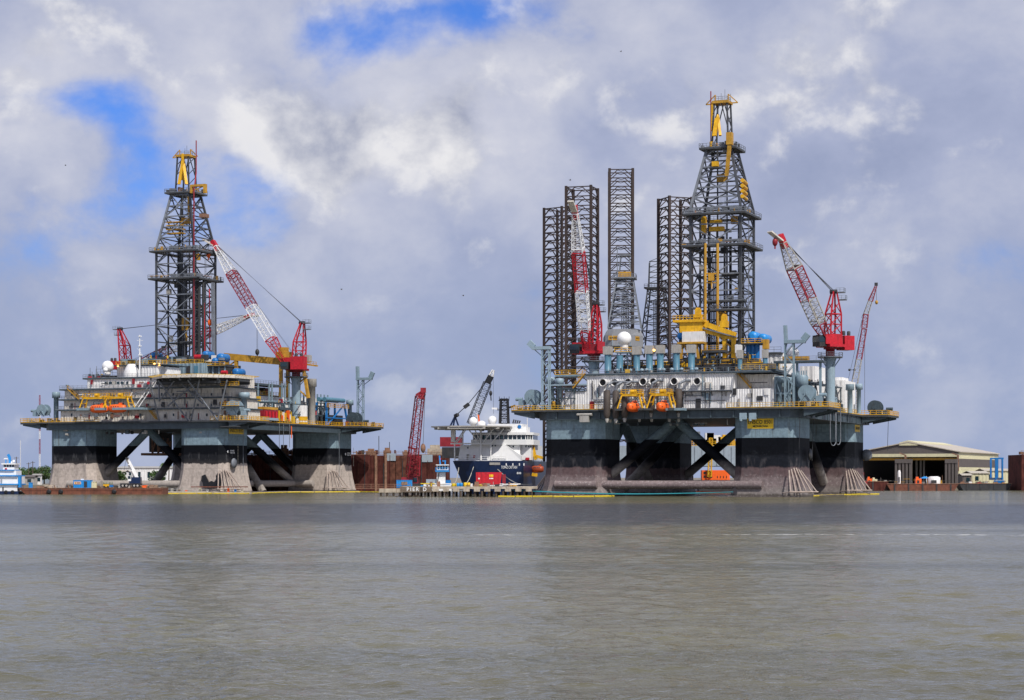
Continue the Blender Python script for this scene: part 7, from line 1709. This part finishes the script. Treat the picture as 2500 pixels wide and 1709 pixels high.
m.build('mast', 'bright_blue', tg); MB().box(WX(3, T) - ox, WX(13, T) - ox, 2.8, 3.4, WZ(1121, T), WZ(1118.5, T)).build('radar_scanner', 'white_clean', tg)
m = MB(); m.beam((WX(8, T) - ox, 3, WZ(1131, T)), (WX(8, T) - ox, 3, WZ(1120, T)), .25); m.build('radar_post', 'bright_blue', tg)
MB().ball((WX(27, T) - ox, 3, WZ(1126, T)), .4, 10, 8).build('satellite_dome', 'white_clean', tg); MB().ball((WX(22, T) - ox, 3, WZ(1129, T)), .3, 10, 8).build('satellite_dome', 'white_clean', tg)
MB().ball((WX(13, T) - ox, .7, WZ(1145, T)), .32, 10, 8).build('life_ring', 'red', tg)
for px in (17, 33): m = MB(); m.lathe((WX(px, T) - ox, 0, WZ(1201, T)), [(.25, -1.35), (.5, -1.35), (.5, -1.02), (.25, -1.02)], 14, 'y'); m.build('tyre_fender', 'black', tg)
T2 = 545.0
tg2, ox = tug('small white tugboat with blue wheelhouse balcony between the pier and the ship', T2, [(1034, 1102, 1180, 1200, 'white_clean', 'hull', 0, 6), (1066, 1087, 1152, 1179.9, 'white_clean', 'tower', 1, 4.5), (1063, 1096, 1149, 1152, 'bright_blue', 'balcony', 0, 5.4), (1066, 1094, 1136, 1148.9, 'white_clean', 'wheelhouse', .8, 4.6), (1064, 1096, 1134, 1135.9, 'white_clean', 'wheelhouse_roof', .4, 5), (1040, 1065, 1170, 1179.9, 'hull_grey', 'deckhouse', 1, 4.5), (1088, 1100, 1172, 1179.9, 'blue', 'deck_locker', 1, 4)], 1070, None, 0)
for k in range(4): MB().box(WX(1068 + k * 6.5, T2) - ox, WX(1072.5 + k * 6.5, T2) - ox, .70, .79, WZ(1145, T2), WZ(1137.5, T2)).build('window', 'glass', tg2)
railing(tg2, [(WX(1063, T2) - ox, 0, WZ(1149, T2)), (WX(1096, T2) - ox, 0, WZ(1149, T2))], 'bright_blue', h=.8, t=.1)
m = MB(); m.beam((WX(1074, T2) - ox, 3, WZ(1134, T2)), (WX(1072, T2) - ox, 3, WZ(1112, T2)), .35); m.beam((WX(1086, T2) - ox, 3, WZ(1134, T2)), (WX(1086, T2) - ox, 3, WZ(1124, T2)), .3); m.beam((WX(1079, T2) - ox, 3, WZ(1125, T2)), (WX(1088, T2) - ox, 3, WZ(1125, T2)), .25); m.build('mast', 'bright_blue', tg2)
m = MB(); m.beam((WX(1068, T2) - ox, -.3, WZ(1178, T2)), (WX(1072, T2) - ox, -.3, WZ(1153, T2)), .3, .12); m.build('ladder', 'dark', tg2)
MB().box(WX(1070, T2) - ox, WX(1076, T2) - ox, 2.9, 3.0, WZ(1122, T2), WZ(1118, T2)).build('flag', 'red', tg2)

# ------------------------------------------------------------------ rusty work barge and its load
B = 574.0; bx0, bx1 = WX(45, B), WX(396, B); bz = WZ(1192.5, B)
bg = thing('deck_barge', 'long rusty flat deck barge in front of the left rig', 'barge', (bx0, B, 0)); L_ = bx1 - bx0
m = MB(); m.add([(0, 0, bz), (L_, 0, bz), (L_, 0, -1), (3.2, 0, -1), (0, 10, bz), (L_, 10, bz), (L_, 10, -1), (3.2, 10, -1)], [(0, 3, 2, 1), (4, 5, 6, 7), (0, 1, 5, 4), (1, 2, 6, 5), (2, 3, 7, 6), (3, 0, 4, 7)]); m.build('hull', 'barge_rust', bg)
MB().box(-.1, L_ + .05, -.14, 10.1, bz + .01, bz + .16).build('deck_edge', 'rust_pale', bg)
MB().box(.2, L_, -.13, -.01, bz - .55, bz - .38).build('rubbing_strake', 'barge_rust', bg)
for px in (120, 149, 279): m = MB(); m.lathe((WX(px, B) - bx0, 0, .75), [(.3, -.5), (.65, -.5), (.65, -.02), (.3, -.02)], 14, 'y'); m.build('tyre_fender', 'black', bg)
bt = bz + .17
container('blue site container with peach sign board on the rusty barge', 179, 221, 1172, B + 2, 2.6, bt, 'bright_blue', True, None)
o = bpy.data.objects['container.002']; w = WX(221, B + 2) - WX(179, B + 2); MB().box(.25, w * .45, -.16, -.07, 1.0, 1.75).build('sign_board', 'peach', o); MB().tube((.25 + w * .09, -.19, 1.38), (.25 + w * .09, -.161, 1.38), .24, n=14).build('sign_disc', 'ochre', o); MB().box(.25 + w * .17, w * .42, -.18, -.161, 1.22, 1.54).build('sign_strip', 'rust_pale', o); MB().box(w * .4, w * .55, 1.0, 1.6, WZ(1172, B + 2) - bt, WZ(1172, B + 2) - bt + .35).build('roof_unit', 'white_clean', o)
container('small tan plywood shed beside the blue container on the barge', 218.5, 233, 1176, B + 3, 2, bt, 'cream', False)
container('blue portable toilet near the left end of the rusty barge', 70, 77.5, 1178, B + 3, 1.2, bt, 'bright_blue', False)
cp = thing('air_compressor', 'yellow and green compressor unit on the barge right of the tan shed', 'compressor', (WX(252, B + 2), B + 2, bt)); m = MB(); m.box(0, 1.6, 0, 1.2, .25, 1.0); m.build('housing', 'yellow', cp); m = MB(); m.box(1.7, 2.7, 0, 1.2, .2, .8); m.build('tank', 'blue', cp); m = MB(); m.tube((.3, -.1, .28), (.3, 1.3, .28), .28); m.tube((1.3, -.1, .28), (1.3, 1.3, .28), .28); m.build('wheel', 'black', cp); MB().rail([(0, .05, 1.0), (2.6, .05, 1.0)], .7, .8, .08).build('frame', 'palm_leaf', cp)
mc = thing('mobile_crane', 'blue wheeled mobile crane with raised white telescopic boom on the rusty barge', 'crane', (WX(325, B + 4), B + 4, bt)); q = lambda px, py, y=0: Vector((WX(px, B + 4), B + 4 + y, WZ(py, B + 4))) - mc.location
MB().box(q(295, 0).x, q(345, 0).x, -1.2, 1.4, .7, 1.25).build('chassis', 'dark', mc)
m = MB(); m.prism([(q(317, 0).x, -1.2), (q(344, 0).x, -1.2), (q(344, 0).x, 1.3), (q(317, 0).x, 1.3)], 1.26, q(0, 1165).z); m.build('upper_body', 'navy', mc); MB().box(q(314, 0).x, q(322, 0).x, -1.3, -.2, 1.9, q(0, 1161).z).build('cab', 'white_clean', mc); MB().box(q(314.5, 0).x, q(321, 0).x, -1.36, -1.31, 2.5, q(0, 1162).z).build('cab_window', 'glass', mc)
for px in (302, 311, 330, 338): m = MB(); m.tube((q(px, 0).x, -1.5, .62), (q(px, 0).x, -1.0, .62), .62, n=16); wh = m.build('wheel', 'black', mc); MB().tube((q(px, 0).x, -1.54, .62), (q(px, 0).x, -1.49, .62), .3, n=12).build('rim', 'louvre', wh)
for k, (pa, pb, w_) in enumerate((((334, 1168), (325, 1148), 1.0), ((325, 1148), (318, 1133), .85), ((318, 1133), (312, 1121), .7))): MB().beam(q(*pa, -.3), q(*pb, -1.2), w_, w_).build('boom_section', 'white_clean', mc)
MB().box(q(309, 0).x, q(316, 0).x, -1.9, -.9, q(0, 1122).z, q(0, 1117).z).build('boom_head', 'dark', mc); MB().beam(q(310, 1121, -1.3), q(305, 1150, -1.3), .08).build('hoist_rope', 'cable', mc); MB().beam(q(328, 1168, -.6), q(322, 1148, -.9), .3).build('luffing_ram', 'louvre', mc)
random.seed(8)
lab = ['rusty steel offcut lying on the barge right of the portable toilet', 'pale timber bundle leaning on the barge below the left column', 'orange drum lying on the barge beside the mobile crane', 'grey winch block on the barge left of the mobile crane', 'brown crate on the barge right end']
for (px, w_, h_, mt_), lb in zip(((90, 3, .5, 'rust_pale'), (108, 2.2, .8, 'concrete'), (348, 1.0, .7, 'orange'), (289, 1.4, 1.0, 'louvre'), (365, 2.0, .8, 'scrap')), lab):
    o = thing('deck_cargo', lb, 'cargo', (WX(px, B + 3), B + 3, bt)); MB().box(0, w_, 0, 1, 0, h_ * .6).build('block', mt_, o); MB().beam((-.3, .4, h_ * .7), (w_ + .3, .6, h_ * .9), .2).build('bar', mt_, o)
# work raft at the foot of the middle column
rf = thing('work_raft', 'narrow pale work raft with railings at the foot of the left rig middle column', 'raft', (WX(398, 592), 592, 0)); w = WX(612, 592) - rf.location.x
MB().box(0, w, 0, 3, -.3, .55).build('float', 'concrete', rf); MB().beam((w * .32, -.1, 2.0), (w * .97, -.1, 2.0), .28).build('guard_beam', 'barge_rust', rf); MB().rail([(w * .02, .2, .55), (w * .5, .2, .55)], 1.1, 1.8, .08).build('handrail', 'rope', rf)
for k in range(12): MB().box(w * k / 12.5 + .2, w * k / 12.5 + .8, .6, 1.4, .55, .8 + (k * 7 % 4) * .25).build('stores', ('white', 'louvre', 'scrap', 'orange', 'bright_blue', 'cream')[k % 6], rf)
rr = thing('ramp', 'bright yellow floating oil boom along the left rig waterline', 'boom'); bpy.data.objects.remove(rr)
def oil_boom(label, pts, r=.18):
    pts = [Vector((WX(px, Y), Y, .12)) for px, Y in pts]; o = thing('oil_boom', label, 'oil boom', pts[0]); base = pts[0]; k = 0
    for a, b in zip(pts, pts[1:]):
        n = max(1, int((b - a).length / 4.2))
        for i in range(n):
            p, q_ = a.lerp(b, i / n + .01), a.lerp(b, (i + 1) / n - .01); member('boom_float', p - base, q_ - base + Vector((0, 0, .03 * ((k * 7) % 3 - 1))), r * 2, 'boom_yellow', o, round_=True); k += 1
oil_boom('yellow floating oil boom along the waterline of the left rig', [(395, 588), (480, 590), (600, 588), (700, 640), (800, 650), (880, 655), (930, 640)])
oil_boom('yellow floating oil boom in front of the pier end and right rig left column', [(1216, 498), (1300, 497), (1400, 496), (1500, 503)], .2)
oil_boom('yellow floating oil boom at the far right column of the right rig', [(1985, 512), (2040, 540), (2100, 560), (2146, 566)], .2)
for lb, a, b, sag in (('upper teal mooring rope running from the pier to the right rig', W(1228, 1195, 508), W(1790, 1201, 497), 1.2), ('lower teal mooring rope running from the pier to the right rig', W(1150, 1189, 508), W(1740, 1203, 498), 1.6)):
    o = MB().pipe([a.lerp(b, k / 16) - Vector((0, 0, sag * math.sin(PI * k / 16) * .6)) for k in range(17)], .10, 5).build('mooring_rope', 'teal_rope'); tag(o, lb, 'rope')

# ------------------------------------------------------------------ quay on the right: fabrication hall, sheds, barges
Y4 = Yard(2340, 830, 24)
hall = Y4.empty('fabrication_hall', 'large brown and cream shipyard hall with open front and roof monitor at right', 'building'); F4, S4 = Y4.F, Y4.S
hall.location.z = 0
xl = F4(2094, 0, 0).x; xm = F4(2217, 0, 0).x; ze = F4(2340, 1103, 0).z; za = F4(2217, 1084, 0).z + .6; hl_ = 85
def slab(pts, y0, y1):
    m = MB(); n = len(pts); m.add([(x, y0, z) for x, z in pts] + [(x, y1, z) for x, z in pts], [tuple(range(n)), tuple(range(2 * n - 1, n - 1, -1))] + [((i + 1) % n, i, n + i, n + (i + 1) % n) for i in range(n)]); return m
zs1 = F4(2340, 1102.5, 0).z - 2.4; 
slab([(xl, zs1 + 1.6), (0, zs1 + 1.6), (0, ze), (xm, za), (xl, ze)], 0, .5).build('gable', 'shed_brown', hall)
MB().box(xl, 0, -.1, .5, zs1 + .3, zs1 + 1.59).build('cream_band', 'cream', hall)
zy1, zy0 = F4(2250, 1118, 1).z, F4(2250, 1123.5, 1).z
MB().box(xl, -.4, .8, 1.6, zy0, zy1).build('crane_girder', 'ochre', hall)
MB().box(xl, -.4, 1.7, 2.0, zy1 + .4, zs1 + .3).build('header_panel', 'black', hall)
for k in range(8): 
    xx = xl + 19 + k * 2.7; MB().box(xx, xx + 1.3, 1.6, 1.69, zy1 + .55, zy1 + 1.25).build('clerestory_pane', 'white', hall)
for a, b, mt_ in ((0, 4.2, 'shed_brown'), (4.21, 8.0, 'cream'), (8.01, 12.0, 'shed_brown'), (12.01, 99, 'cream')):
    z0_ = 2 + a * (ze - 2) / 15.2; z1_ = min(ze, 2 + b * (ze - 2) / 15.2); MB().prism(corr(rect(-.5, 0, 0.51, hl_), (1,), 1.6, .12), z0_, z1_).build('side_wall', mt_, hall)
MB().box(xl, xl + .5, .5, hl_, 2, ze).build('side_wall', 'shed_brown', hall); MB().box(xl, 0, hl_, hl_ + .5, 2, ze).build('rear_wall', 'shed_brown', hall)
slab([(xm, za + .01), (.8, ze - .2), (.8, ze + .15), (xm, za + .4)], -.6, hl_ + .6).build('roof', 'shed_roof', hall); slab([(xm, za + .01), (xm, za + .4), (xl - .8, ze + .15), (xl - .8, ze - .2)], -.6, hl_ + .6).build('roof', 'shed_roof', hall)
ml, mr_ = F4(2196, 0, 0).x, F4(2240, 0, 0).x; zm = F4(2217, 1075, 0).z
slab([(ml, za - 1.2), (mr_, za - 1.2), (mr_, zm - .9), (xm, zm), (ml, zm - .9)], -.5, hl_ * .8).build('roof_monitor', 'cream', hall)
for k, (pa, pb) in enumerate(((2186, 2226), (2308, 2338))):
    xa, xb = F4(pa, 0, -3).x, F4(pb, 0, -3).x; n = 5 if k == 0 else 4; MB().box(xa, xb, -4, -1.5, F4(pa, 1131, -3).z, F4(pa, 1121, -3).z).build('portal_beam', 'shed_brown', hall)
    for i in range(n): xx = xa + (xb - xa - .9) * i / (n - 1); MB().box(xx, xx + .9, -3.8, -2, 2, F4(pa, 1131, -3).z).build('portal_column', 'shed_brown', hall)
for px in (2238, 2248, 2256): member('hall_column', (F4(px, 0, 12).x, 12, 2), (F4(px, 0, 12).x, 12, 12), .7, 'louvre', hall)
clutter(hall, 46, xl + 3, -2, -6, -1, 2.0, 3.6, 101, ['dark', 'rust_pale', 'dark', 'louvre', 'shed_brown', 'ochre', 'white', 'rust'])
for px in (2203, 2331): p = F4(px, 1108, -2); m = MB(); m.beam(p + Vector((-1.2, 0, .3)), p + Vector((1.4, 0, -.6)), .6, .4); m.beam(p + Vector((1.3, 0, -.4)), p + Vector((1.3, 0, -7 if px > 2300 else -2)), .7); m.build('door_gear', 'rust_pale', hall)
def shed(label, pl, pr, ptop, peave, Y, dep, wall, roof, zb=2.0):
    x0, x1 = WX(pl, Y), WX(pr, Y); o = thing('shed', label, 'building', ((x0 + x1) / 2, Y, zb)); w = (x1 - x0) / 2; ze_, zr = WZ(peave, Y) - zb, WZ(ptop, Y) - zb
    MB().prism(corr(rect(-w, w, 0, dep), (0, 1, 3), 1.2, .1), 0, ze_).build('wall', wall, o)
    m = MB(); m.add([(-w - .4, -.5, ze_), (w + .4, -.5, ze_), (w + .4, dep / 2, zr), (-w - .4, dep / 2, zr), (w + .4, dep + .5, ze_), (-w - .4, dep + .5, ze_), (-w - .4, -.5, ze_ + .2), (w + .4, -.5, ze_ + .2), (w + .4, dep / 2, zr + .2), (-w - .4, dep / 2, zr + .2), (w + .4, dep + .5, ze_ + .2), (-w - .4, dep + .5, ze_ + .2)],
                   [(0, 3, 2, 1), (3, 5, 4, 2), (6, 7, 8, 9), (9, 8, 10, 11), (0, 1, 7, 6), (4, 5, 11, 10), (1, 2, 8, 7), (2, 4, 10, 8), (0, 6, 9, 3), (3, 9, 11, 5)]); m.build('roof', roof, o)
    for k in range(max(1, int(w / 3))): xx = -w + 1.4 + k * 4.6; MB().box(xx, xx + 1.3, -.16, -.12, ze_ * .35, ze_ * .75).build('window', 'glass', o)
    return o
shed('low cream shed with tan roof at the foot of the brown hall side wall', 2372, 2414, 1151, 1156, 790, 14, 'cream', 'shed_roof')
shed('cream shed with pale roof behind the blue boat lift', 2405, 2475, 1145, 1150, 830, 16, 'cream', 'shed_roof')
shed('small brown lean-to shed right of the hall corner', 2350, 2372, 1157, 1161, 780, 8, 'shed_brown', 'shed_roof')
bl = thing('boat_lift', 'blue travelling boat lift near the right edge', 'boat lift', (WX(2440, 775), 775, 2.0)); q = lambda px, py, y=0: Vector((WX(px, 775), 775 + y, WZ(py, 775))) - bl.location
for y in (0, 8):
    for px in (2431, 2447): MB().beam(q(px, 1171, y), q(px, 1120, y), .62).build('leg', 'blue', bl)
    MB().beam(q(2429, 1119, y), q(2450, 1119, y), .6).build('cross_beam', 'blue', bl)
for px in (2431, 2447): MB().beam(q(px, 1169, 0), q(px, 1169, 8), .9).build('side_beam', 'blue', bl)
MB().box(q(2427, 0).x, q(2452, 0).x, -.3, 1, .2, 1.6).build('drive_unit', 'blue', bl)
for px in (2431, 2447): MB().tube((q(px, 0).x - .3, -.5, .55), (q(px, 0).x + .3, -.5, .55), .55).build('wheel', 'black', bl)
def barge(label, pl, pr, ptop, Y, dep, mat='barge_rust', name='deck_barge'):
    x0, x1 = WX(pl, Y), WX(pr, Y); z = WZ(ptop, Y); o = thing(name, label, 'barge', (x0, Y, 0)); w = x1 - x0
    MB().add([(0, 0, z), (w, 0, z), (w - 2, 0, -1), (2, 0, -1), (0, dep, z), (w, dep, z), (w - 2, dep, -1), (2, dep, -1)], [(0, 3, 2, 1), (4, 5, 6, 7), (0, 1, 5, 4), (1, 2, 6, 5), (2, 3, 7, 6), (3, 0, 4, 7)]).build('hull', mat, o)
    MB().box(-.1, w + .1, -.15, dep, z + .01, z + .18).build('deck_edge', 'rust_pale', o)
    for k in range(int(w / 5)): MB().box(2.5 + k * 5, 3.0 + k * 5, -.2, -.01, .1, z - .1).build('fender_post', 'dark', o)
    return o, z
barge('dark rusty barge in front of the brown hall', 2165, 2340, 1182, 728, 12); barge('low reddish barge just right of the right rig far column', 2112, 2168, 1176, 722, 14, 'rust'); barge('dark flat barge below the blue boat lift', 2342, 2470, 1181, 742, 8, 'dark')
for (px, pt, pr_, mt_, lb) in ((2268, 1163, 2299, 'white', 'white cylindrical tank cabin on the barge before the hall'), (2236, 1164, 2250, 'orange', 'orange machine on the barge left of the blue tent'), (2192, 1148, 2200, 'white', 'tall pale tank beside the hall portal columns'), (2130, 1166, 2142, 'cream', 'cream cabin on the barge right of the right rig'), (2118, 1164, 2129, 'orange', 'orange winch on the barge right of the right rig')):
    Yq = 735; o = thing('barge_cargo', lb, 'cargo', (WX(px, Yq), Yq, WZ(1182, Yq) + .1)); w = WX(pr_, Yq) - WX(px, Yq); h = WZ(pt, Yq) - o.location.z
    m = MB(); m.lathe((w / 2, w / 2, 0), [(w / 2, 0), (w / 2, h * .85), (w * .3, h)], 14) if mt_ == 'white' else m.box(0, w, 0, 2, 0, h * .75); m.build('body', mt_, o); MB().box(w * .2, w * .6, -.05, .6, h * .1, h * .5).build('door', 'dark', o)
    if mt_ != 'white': MB().box(w * .1, w * .5, .3, 1.6, h * .76, h).build('top_unit', mt_, o)
o = thing('tent', 'bright blue pitched tarpaulin tent on the quay before the hall', 'tent', (WX(2249, 738), 738, WZ(1181, 738))); w = WX(2270, 738) - WX(2249, 738); h0, h1 = WZ(1168, 738) - o.location.z, WZ(1163, 738) - o.location.z
MB().add([(0, 0, h0), (w, 0, h0), (w, 3, h0), (0, 3, h0), (w * .45, 1.5, h1), (w * .55, 1.5, h1)], [(0, 1, 5, 4), (1, 2, 5), (2, 3, 4, 5), (3, 0, 4), (0, 3, 2, 1)]).build('canopy', 'bright_blue', o)
for x, y in ((.1, .1), (w - .1, .1), (w - .1, 2.9), (.1, 2.9)): member('pole', (x, y, 0), (x, y, h0), .1, 'louvre', o)
random.seed(14)
for k in range(6):
    px = 2345 + k * 20 + random.random() * 4; Yq = 765; mt_ = ['rust_pale', 'white', 'dark_red', 'louvre', 'scrap', 'yellow'][k]
    o = thing('scrap_pile', ('%s scrap stack on the quay right of the hall corner' % ({'rust_pale': 'rust brown', 'white': 'white', 'dark_red': 'dark red', 'louvre': 'grey', 'scrap': 'brown', 'yellow': 'yellow'}[mt_])), 'scrap', (WX(px, Yq), Yq, 2.0), 0, 'scrap stacks along the right quay')
    MB().box(0, .8 + random.random(), 0, 1, 0, .5 + random.random() * .9).build('block', mt_, o); MB().beam((-.4, 0, .3), (1.4, .6, 1.0 + random.random() * .6), .2).build('bar', 'rust_pale', o)

clutter(pier, 30, 2, L_ * .0 + 30, 3, 9, WZ(1188, 505), 1.3, 111, ['dark', 'rust_pale', 'bright_blue', 'boom_yellow', 'louvre', 'white', 'scrap', 'concrete'])
clutter(dk_, 46, da + 2, db - 2, 1, 6, dz, 2.0, 112, ['rust', 'rust_pale', 'dark', 'rust', 'louvre', 'scrap'])
clutter(bg, 44, 3, WX(392, 574) - bx0, 2.5, 8, bt, .9, 113, ['rust_pale', 'dark', 'scrap', 'louvre', 'barge_rust', 'concrete', 'ochre'])

for k in range(34): member('wall_rib', (da + 1.5 + k * (db - da) / 34, .06, 0), (da + 1.5 + k * (db - da) / 34, .06, dz - .2 - (k * 5 % 4) * .9), .22, ('rust', 'rust_brown', 'dark')[k % 3], dk_)
# ------------------------------------------------------------------ left shore: sheds, trees, palms, masts, poles
shed('long low grey shed behind the tugboat at the left edge', 40, 112, 1155, 1158, 900, 14, 'hull_grey', 'louvre')
shed('small grey weathered hut between the tugboat and the left rig', 58, 82, 1161, 1165, 760, 6, 'louvre', 'shed_brown')
shed('white site trailer right of the weathered hut', 81, 98, 1158, 1160, 770, 3, 'white', 'louvre')
shed('long pale warehouse seen under the left rig deck', 284, 436, 1139, 1143, 1000, 30, 'white', 'louvre')
shed('low white shed at the left column of the left rig, seen under the deck', 284, 304, 1148, 1152, 880, 10, 'white', 'shed_roof')
def leaves(m, c, r, n, s, rnd):
    for _ in range(n):
        d = Vector((rnd.gauss(0, 1), rnd.gauss(0, 1), rnd.gauss(0, 1))); d.normalize(); p = c + d * (r * (.45 + .55 * rnd.random() ** .5))
        a = unit((rnd.gauss(0, 1), rnd.gauss(0, 1), rnd.gauss(0, .6))); b = unit(a.cross(d)) if abs(a.dot(d)) < .98 else Vector((0, 0, 1)); k = s * (.6 + .8 * rnd.random())
        m.add([p - a * k, p + b * k * .7, p + a * k, p - b * k * .7], [(0, 1, 2, 3)])
def tree(label, px, Y, ptop, w, seed):
    rnd = random.Random(seed); zt = WZ(ptop, Y); o = thing('tree', label, 'tree', (WX(px, Y), Y, 2.0), 0, 'trees on the left shore'); h = zt - 2
    m = MB(); m.tube((0, 0, 0), (0, 0, h * .5), .35, .2, 8)
    for k in range(6):
        an = k * 1.05 + rnd.random(); m.tube((0, 0, h * (.25 + .05 * k)), (math.cos(an) * w * .33, math.sin(an) * w * .33, h * (.5 + .07 * k)), .16, .06, 6)
    m.build('trunk', 'trunk', o)
    m = MB()
    for k in range(26):
        an = rnd.random() * 6.28; rr = w * .42 * rnd.random() ** .6; z = h * (.32 + .56 * rnd.random()) * (1 - .25 * (rr / (w * .5)) ** 2); leaves(m, Vector((math.cos(an) * rr, math.sin(an) * rr, z)), h * .16 * (.7 + .6 * rnd.random()), 70, .28, rnd)
    m.build('crown', 'leaf', o)
tl = ['bushy green tree nearest the tugboat on the left shore', 'low round green tree behind the long grey shed', 'broad green tree in the middle of the left shore clump', 'tallest green tree of the left shore clump, below the red mast', 'green tree touching the left edge of the left rig column', 'dark green bush under the left rig deck beside its left column', 'round green bush under the left rig deck beside the palms']
for k, (px, Y, pt, w) in enumerate(((42, 830, 1139, 10), (57, 850, 1142, 11), (74, 840, 1141, 12), (92, 835, 1134, 13), (108, 840, 1136, 11), (291, 860, 1147, 6), (384, 840, 1148, 8))): tree(tl[k], px, Y, pt, w, 50 + k)
def palm(label, px, Y, ptop, seed):
    rnd = random.Random(seed); o = thing('palm_tree', label, 'palm', (WX(px, Y), Y, 2.0), 0, 'palms on the left shore'); h = WZ(ptop, Y) - 2 - 1.2
    m = MB(); m.tube((0, 0, 0), (.15, 0, h), .26, .2, 8); m.build('trunk', 'trunk', o); m = MB()
    for k in range(26):
        an = rnd.random() * 6.28; el = rnd.uniform(-.5, 1.2); L = 2.0 * (.8 + .4 * rnd.random()); d = Vector((math.cos(an) * math.cos(el), math.sin(an) * math.cos(el), math.sin(el))); s = unit(d.cross(Vector((0, 0, 1)))) ; p0 = Vector((.15, 0, h)); prev = p0
        for q in range(1, 5):
            p = p0 + d * (L * q / 4) - Vector((0, 0, .12 * q * q)); w0, w1 = .28 * (1 - (q - 1) / 5), .28 * (1 - q / 4.6); m.add([prev - s * w0, prev + s * w0, p + s * w1, p - s * w1], [(0, 1, 2, 3)]); prev = p
    m.build('fronds', 'palm_leaf', o)
palm('left one of two fan palms seen under the left rig deck', 396, 850, 1126, 1); palm('right one of two fan palms seen under the left rig deck', 412, 860, 1127, 2)
o = thing('radio_mast', 'tall thin red and white radio mast behind the left end of the left rig', 'mast', (WX(97, 1500), 1500, 2.0))
zs = [2, 44, 70, 96]
for k, (pa, pb, mt_) in enumerate(((1136, 1108, 'white'), (1108, 1072, 'red'), (1072, 1052, 'white'), (1052, 1020, 'red'), (1020, 1000, 'white'), (1000, 965, 'red'))):
    a, b = (0, 0, (WZ(pa, 1500) if k else 2) - 2), (0, 0, WZ(pb, 1500) - 2); MB().truss4(a, b, .8, .75, 6, .16, .08).build('mast_section', {'red': 'dark_red', 'white': 'white'}[mt_], o)
o = thing('radio_mast', 'faint pale thin mast left of the red and white mast', 'mast', (WX(50, 2200), 2200, 2.0)); MB().truss4((0, 0, 0), (0, 0, WZ(1075, 2200) - 2), .6, .5, 20, .12, .07).build('mast_section', 'white', o)
for px, pt, lb in ((40, 1115, 'wooden power pole with crossarm beside the tugboat mast'), (70, 1129, 'plain wooden pole in the middle of the left shore trees'), (80, 1126, 'thin wooden pole right of the plain pole on the left shore')):
    o = thing('power_pole', lb, 'pole', (WX(px, 800), 800, 2.0)); h = WZ(pt, 800) - 2; MB().tube((0, 0, 0), (0, 0, h), .2, .14, 8).build('pole', 'trunk', o); MB().beam((-.9, 0, h - .5), (.9, 0, h - .5), .16).build('crossarm', 'trunk', o)
# things under the left rig deck
o = thing('scrap_pile', 'brown heap of scrap and rubble under the left rig deck', 'scrap', (WX(380, 800), 800, 2.0)); rnd = random.Random(4)
for k in range(18): x = rnd.uniform(-2.6, 2.6); h = (1.9 - abs(x) * .5); MB().beam((x, 0, max(.1, h * rnd.random())), (x + rnd.uniform(-1, 1), rnd.random(), h * rnd.random() + .2), .4 * rnd.random() + .2).build('scrap_piece', 'scrap', o)
o = thing('pickup_truck', 'small white pickup truck parked on the quay under the left rig deck', 'truck', (WX(402, 780), 780, 2.0))
m = MB(); m.add([(0, 0, .5), (4.6, 0, .5), (4.6, 0, 1.1), (3.4, 0, 1.2), (2.9, 0, 1.8), (1.7, 0, 1.8), (1.5, 0, 1.15), (0, 0, 1.1)] + [(x, 1.8, z) for x, z in ((0, .5), (4.6, .5), (4.6, 1.1), (3.4, 1.2), (2.9, 1.8), (1.7, 1.8), (1.5, 1.15), (0, 1.1))], [tuple(range(8)), tuple(range(15, 7, -1))] + [((i + 1) % 8, i, 8 + i, 8 + (i + 1) % 8) for i in range(8)]); m.build('body', 'white_clean', o)
MB().box(1.75, 3.0, -.03, -.01, 1.25, 1.7).build('window', 'glass', o)
for x in (.9, 3.7): MB().tube((x, -.06, .4), (x, .2, .4), .4, n=14).build('wheel', 'black', o)
# gulls
for px, py, s, lb in ((160, 404, .55, 'tiny gull left of the left rig derrick'), (1392, 440, .8, 'tiny gull above the leftmost jack-up leg'), (834, 707, .7, 'tiny gull right of the left rig crane boom'), (1131, 722, .7, 'tiny gull in mid sky between the rigs'), (1516, 126, .6, 'tiny gull high in the sky left of the tall derrick')):
    p = W(px, py, 330); o = thing('gull', lb, 'bird', p, .5); m = MB(); m.ball((0, 0, 0), .09 * s, 8, 6, sx=2.6); m.build('body', 'louvre', o)
    for k in (-1, 1): m = MB(); m.add([(.12, 0, .03), (-.12, 0, .03), (-.08, k * .35 * s, .2 * s), (-.16, k * .68 * s, .12 * s), (.0, k * .35 * s, .22 * s), (.12, 0, .05), (-.12, 0, .05)], [(0, 1, 2, 4), (4, 2, 3)]); m.build('wing', 'derrick', o)
